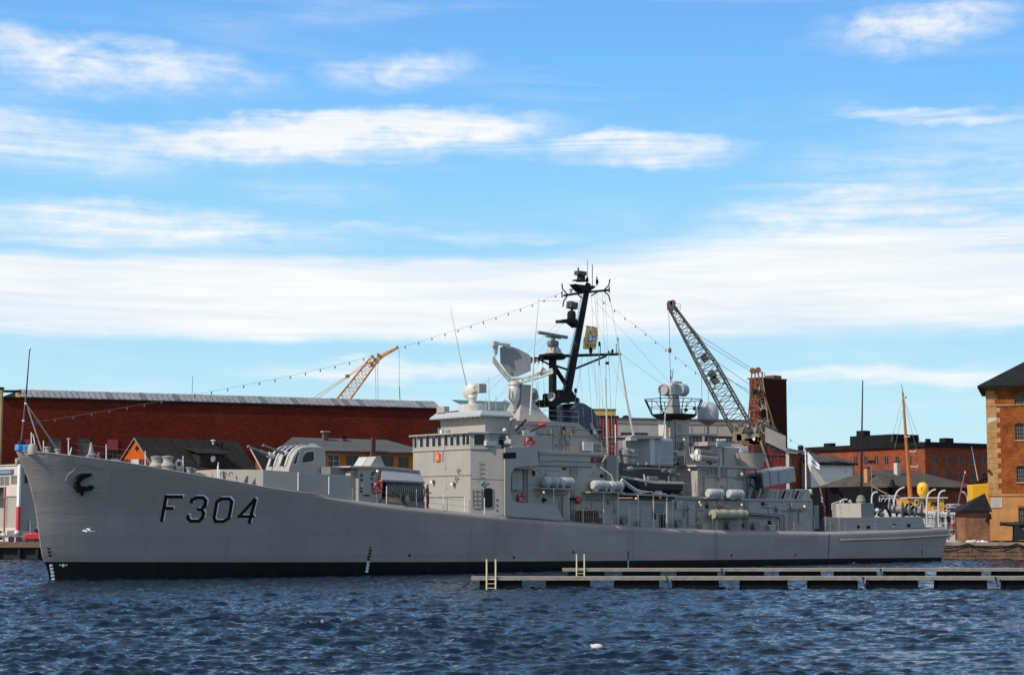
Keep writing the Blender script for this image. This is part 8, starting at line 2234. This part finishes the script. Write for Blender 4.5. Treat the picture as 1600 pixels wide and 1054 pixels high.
MB().prism([(q0 - 6, 0, 2.6), (q1 + 1.5, 0, 2.3), (q1 + 1.3, 0, -0.4), (q0 - 5, 0, -0.4)], (0, 5, 0)).build('hull', VW, root, bevel=0.1)
MB().box(q0, q1 + 0.6, 0.6, 4.4, 2.2, 3.6).build('deckhouse', VW, root, bevel=0.05)
MB().prism([V(1518, 757, 1.2), V(1546, 754.5, 1.2), (V(1546, 754.5, 1.2).x, 1.2, 3.5), (V(1520.5, 800, 1.2).x, 1.2, 3.5)], (0, 2.2, 0)).build('funnel', mat('dome_yellow', (0.78, 0.42, 0.02), 0.4, var=0.06), root, bevel=0.08)
MB().tube([V(1529, 755, 2), V(1518, 697, 2)], 0.07, 6, 0.02).build('whip_aerial', GN, root)
for (x, y, r) in ((1534, 749, 0.3), (1540, 746, 0.35), (1537, 741, 0.22), (1544, 738, 0.2)): MB().ball(V(x, y, 2), r, 8, 6, (1, 1, 0.9)).build('funnel_gear', FELT, root, True)
MB().box(V(1533, 750).x, V(1544, 750).x, 1.8, 2.2, V(1540, 756).z, V(1540, 750).z).build('gear_base', FELT, root)

# --- old brick warehouse with quoins at the right edge
c = at_depth(1546, 838, 213); fr = Frame((at_depth(1543.5, 720, 213).x, 213, QZ), math.radians(-16.5))
root = fr.root('quoined_warehouse', 'tall old brick warehouse with stone quoins and a black hipped roof, right edge', 'warehouse')
hz = fr.at(1545, 607).z; Lx = 22.0
zs1 = fr.at(1545, 773).z; zs2 = fr.at(1545, 633).z
holes = []
for (xa, xb, yt, yb) in ((1584.5, 1600.5, 616, 631), (1585.5, 1600.5, 661.5, 687), (1588, 1602, 728, 753), (1591, 1604, 793, 826)):
    a, b = fr.at(xa, yt), fr.at(xb, yb); holes.append((a.x, b.x, b.z, a.z))
allh = []
for k in range(4):
    for (a, b, c_, d) in holes:
        o = 3.9 * k
        if b + o < Lx - 0.5: allh.append((a + o, b + o, c_, d))
hb = [h for h in allh if h[2] > zs1 - 0.2]; hb2 = [h for h in allh if h[2] <= zs1 - 0.2]
wall_holes(0, Lx, zs1 + 0.12, hz, 0, 0.35, hb).build('brick_wall', BRICK_O, root, recalc=False)
wall_holes(-0.06, Lx, 0, zs1 - 0.12, -0.06, 0.41, hb2).build('base_storey', STUCCO, root, recalc=False)
MB().box(0.02, Lx, 0.36, 14, 0, hz - 0.02).build('core', BRICK_O, root)
MB().box(0.0, 0.4, -0.0 + 0.36, 14, 0.0, hz - 0.03)
for h in allh:
    w = window(root, *h, 0.06 if h in hb else 0.0, mat('pale_muntin', (0.20, 0.18, 0.15), 0.6, var=0.1), 4, 4 if h[3] - h[2] > 1.5 else 2, GLASS_W, inset=0.2, bar=0.07)
    # segmental arch head over the opening
    aw = MB(); n_ = 7
    for i in range(n_):
        f0, f1 = i / n_, (i + 1) / n_
        xa, xb = h[0] - 0.08 + (h[1] - h[0] + 0.16) * f0, h[0] - 0.08 + (h[1] - h[0] + 0.16) * f1
        za, zb = h[3] - 0.16 + 0.22 * math.sin(math.pi * (0.12 + 0.76 * f0)), h[3] - 0.16 + 0.22 * math.sin(math.pi * (0.12 + 0.76 * f1))
        aw.prism([(xa, -0.10, za), (xb, -0.10, zb), (xb, -0.10, h[3] + 0.28), (xa, -0.10, h[3] + 0.28)], (0, 0.095, 0))
    aw.build('arch_head', BRICK_O, w)
    MB().box(h[0] - 0.1, h[1] + 0.1, -0.12, 0.15, h[2] - 0.14, h[2] - 0.002).build('sill', STONE, w)
MB().box(-0.14, Lx, -0.16, 0.30, zs1 - 0.119, zs1 + 0.119).build('string_course', STONE, root)
MB().box(-0.10, Lx, -0.12, 0.30, zs2 - 0.09, zs2 + 0.09).build('string_course', STONE, root)
MB().box(-0.25, Lx, -0.25, 0.35, hz + 0.003, hz + 0.28).build('cornice', STONE, root)
z = zs1 + 0.125; i = 0
while z < zs2 - 0.25:                                # quoin stones
    h = 0.60; w = 1.55 if i % 2 == 0 else 1.15
    MB().box(-0.05, w, -0.055, 0.30, z + 0.008, min(z + h - 0.008, zs2 - 0.10)).build('quoin_stone', STONE, root, bevel=0.02)
    z += h; i += 1
z = zs2 + 0.1
while z < hz - 0.3:
    w = 1.0 if i % 2 == 0 else 1.3
    MB().box(-0.05, w, -0.055, 0.30, z + 0.008, z + 0.54).build('quoin_stone', STONE, root, bevel=0.02)
    z += 0.55; i += 1
# west return wall, hipped roof with deep eaves
MB().box(-0.002, 0.019, 0.0, 14, 0, hz - 0.03).build('return_wall', BRICK_O, root)
el = fr.at(1527, 605.5, -1.2)
ov = -el.x; ze = hz + 0.30
rise = fr.at(1600, 569, 6.0).z
MB().add([(-ov, -1.2, ze), (Lx + ov, -1.2, ze), (Lx + ov, 15.2, ze), (-ov, 15.2, ze), (7.0, 7, ze + 4.7), (Lx - 7, 7, ze + 4.7), (-ov, -1.2, ze - 0.22), (Lx + ov, -1.2, ze - 0.22), (Lx + ov, 15.2, ze - 0.22), (-ov, 15.2, ze - 0.22)],
         [(0, 1, 5, 4), (1, 2, 5), (2, 3, 4, 5), (3, 0, 4), (6, 7, 1, 0), (7, 8, 2, 1), (8, 9, 3, 2), (9, 6, 0, 3), (9, 8, 7, 6)]).build('roof', ROOF_S, root)
a, b = fr.at(1548, 777, -0.1), fr.at(1566.5, 793, -0.1)
pl = MB().box(a.x, b.x, -0.14, -0.062, b.z, a.z).build('stone_plaque', mat('pale_plaque', (0.42, 0.38, 0.32), 0.7, var=0.2, vs=3), root, bevel=0.02)
for k in range(4):
    z = a.z - 0.25 - k * 0.22; MB().box(a.x + 0.2, b.x - 0.2 - 0.15 * (k % 2), -0.146, -0.141, z - 0.03, z + 0.03).build('worn_inscription', mat('plaque_lines', (0.30, 0.27, 0.22), 0.7, var=0.3, vs=6), pl)
q = fr.at(1552, 657, -0.05); MB().prism([(0.05, -0.058, q.z - 0.3), (1.0, -0.058, q.z + 0.05), (1.3, -0.058, q.z + 0.35), (0.1, -0.058, q.z + 0.4)], (0, -0.004, 0)).build('plaster_patch', mat('plaster_patch', (0.55, 0.47, 0.38), 0.8, var=0.2, vs=3), root)
q = fr.at(1547, 735, -0.1); MB().obox((0.1, -0.25, q.z), 0.12, 0.2, 0.14).build('wall_lamp', FELT, root)

# --- small brick shed, cannon, pale stones on the quay
fr = Frame((at_depth(1508, 800, 203).x, 203, QZ), math.radians(4))
root = fr.root('brick_shed', 'small brick shed with a black pyramid roof beside the old warehouse', 'shed')
a = fr.at(1508, 797); b = fr.at(1546, 797)
MB().box(0, b.x, 0, 3.2, 0, a.z).build('wall', mat('shed_brick', (0.24, 0.10, 0.045), 0.85, var=0.4, vs=0.8, brick=(0.34, 0.12, (0.22, 0.13, 0.07))), root)
pkz = fr.at(1548, 770, 1.6)
MB().add([(-0.6, -0.4, a.z), (b.x + 0.15, -0.4, a.z), (b.x + 0.15, 3.6, a.z), (-0.6, 3.6, a.z), (b.x + 0.05, 1.6, pkz.z), (-0.6, -0.4, a.z - 0.15), (b.x + 0.15, -0.4, a.z - 0.15), (b.x + 0.15, 3.6, a.z - 0.15), (-0.6, 3.6, a.z - 0.15)],
         [(0, 1, 4), (1, 2, 4), (2, 3, 4), (3, 0, 4), (5, 6, 1, 0), (6, 7, 2, 1), (7, 8, 3, 2), (8, 5, 0, 3), (8, 7, 6, 5)]).build('roof', ROOF_S, root)
q = fr.at(1543, 806, -0.1); MB().prism([(q.x - 0.3, -0.02, q.z - 0.5), (q.x + 0.25, -0.02, q.z + 0.3), (q.x + 0.35, -0.02, q.z - 0.3)], (0, -0.5, 0)).build('hood', FELT, root)
fr = Frame((at_depth(1596, 843, 196.5).x, 196.5, QZ), 0.0)
root = fr.root('cannon', 'old black cannon on a block carriage pointing left on the stone quay', 'cannon')
IRON = mat('cannon_iron', (0.012, 0.011, 0.011), 0.55, var=0.2)
zc = fr.at(1590, 819.5).z; xm = fr.at(1563, 817).x
MB().lathe((xm, 0, zc + 0.12), [(0.09, 0), (0.22, 0.0), (0.25, 0.1), (0.19, 0.2), (0.20, 0.5), (0.25, 1.3), (0.28, 1.35), (0.28, 1.45), (0.31, 1.5), (0.34, 2.6), (0.32, 2.65), (0.32, 2.8), (0.1, 2.9), (0.1, 3.1)], 16, Matrix.Rotation(math.pi / 2 + 0.04, 3, 'Y')).build('barrel', IRON, root, True)
for y in (-0.36, 0.28):
    MB().prism([(xm + 1.35, y, 0.25), (xm + 1.45, y, zc - 0.15), (xm + 1.75, y, zc - 0.05), (xm + 2.3, y, zc - 0.4), (xm + 3.2, y, zc - 0.8), (xm + 3.3, y, 0.25)], (0, 0.09, 0)).build('cheek', IRON, root)
for x in (1.6, 2.9):
    MB().lathe((xm + x, 0, 0.24), [(0.24, -0.48), (0.24, -0.38)], 14, RX).build('truck_wheel', IRON, root, True)
    MB().lathe((xm + x, 0, 0.24), [(0.24, 0.38), (0.24, 0.48)], 14, RX).build('truck_wheel', IRON, root, True)
MB().box(xm + 1.4, xm + 3.2, -0.3, 0.3, 0.28, 0.45).build('bed', IRON, root)
for k, (px, s_) in enumerate(((1514, 0.30), (1521.5, 0.34), (1529, 0.26), (1535, 0.30), (1540, 0.2))):
    p = at_depth(px, 842, 194.6); p.z = QZ + s_ * 0.3
    o = MB().ball((0, 0, 0), s_, 9, 6, (1.35, 0.8, 0.62)).build('pale_stone', mat('pale_stone', (0.58, 0.56, 0.52), 0.8, var=0.2, vs=4), None, True)
    o.location = p; o.rotation_euler.z = k * 0.7
    tag(o, ['first', 'second', 'third', 'fourth', 'fifth'][k] + ' from the left of the pale stones on the quay edge', 'stone', 'pale stones along the quay edge')
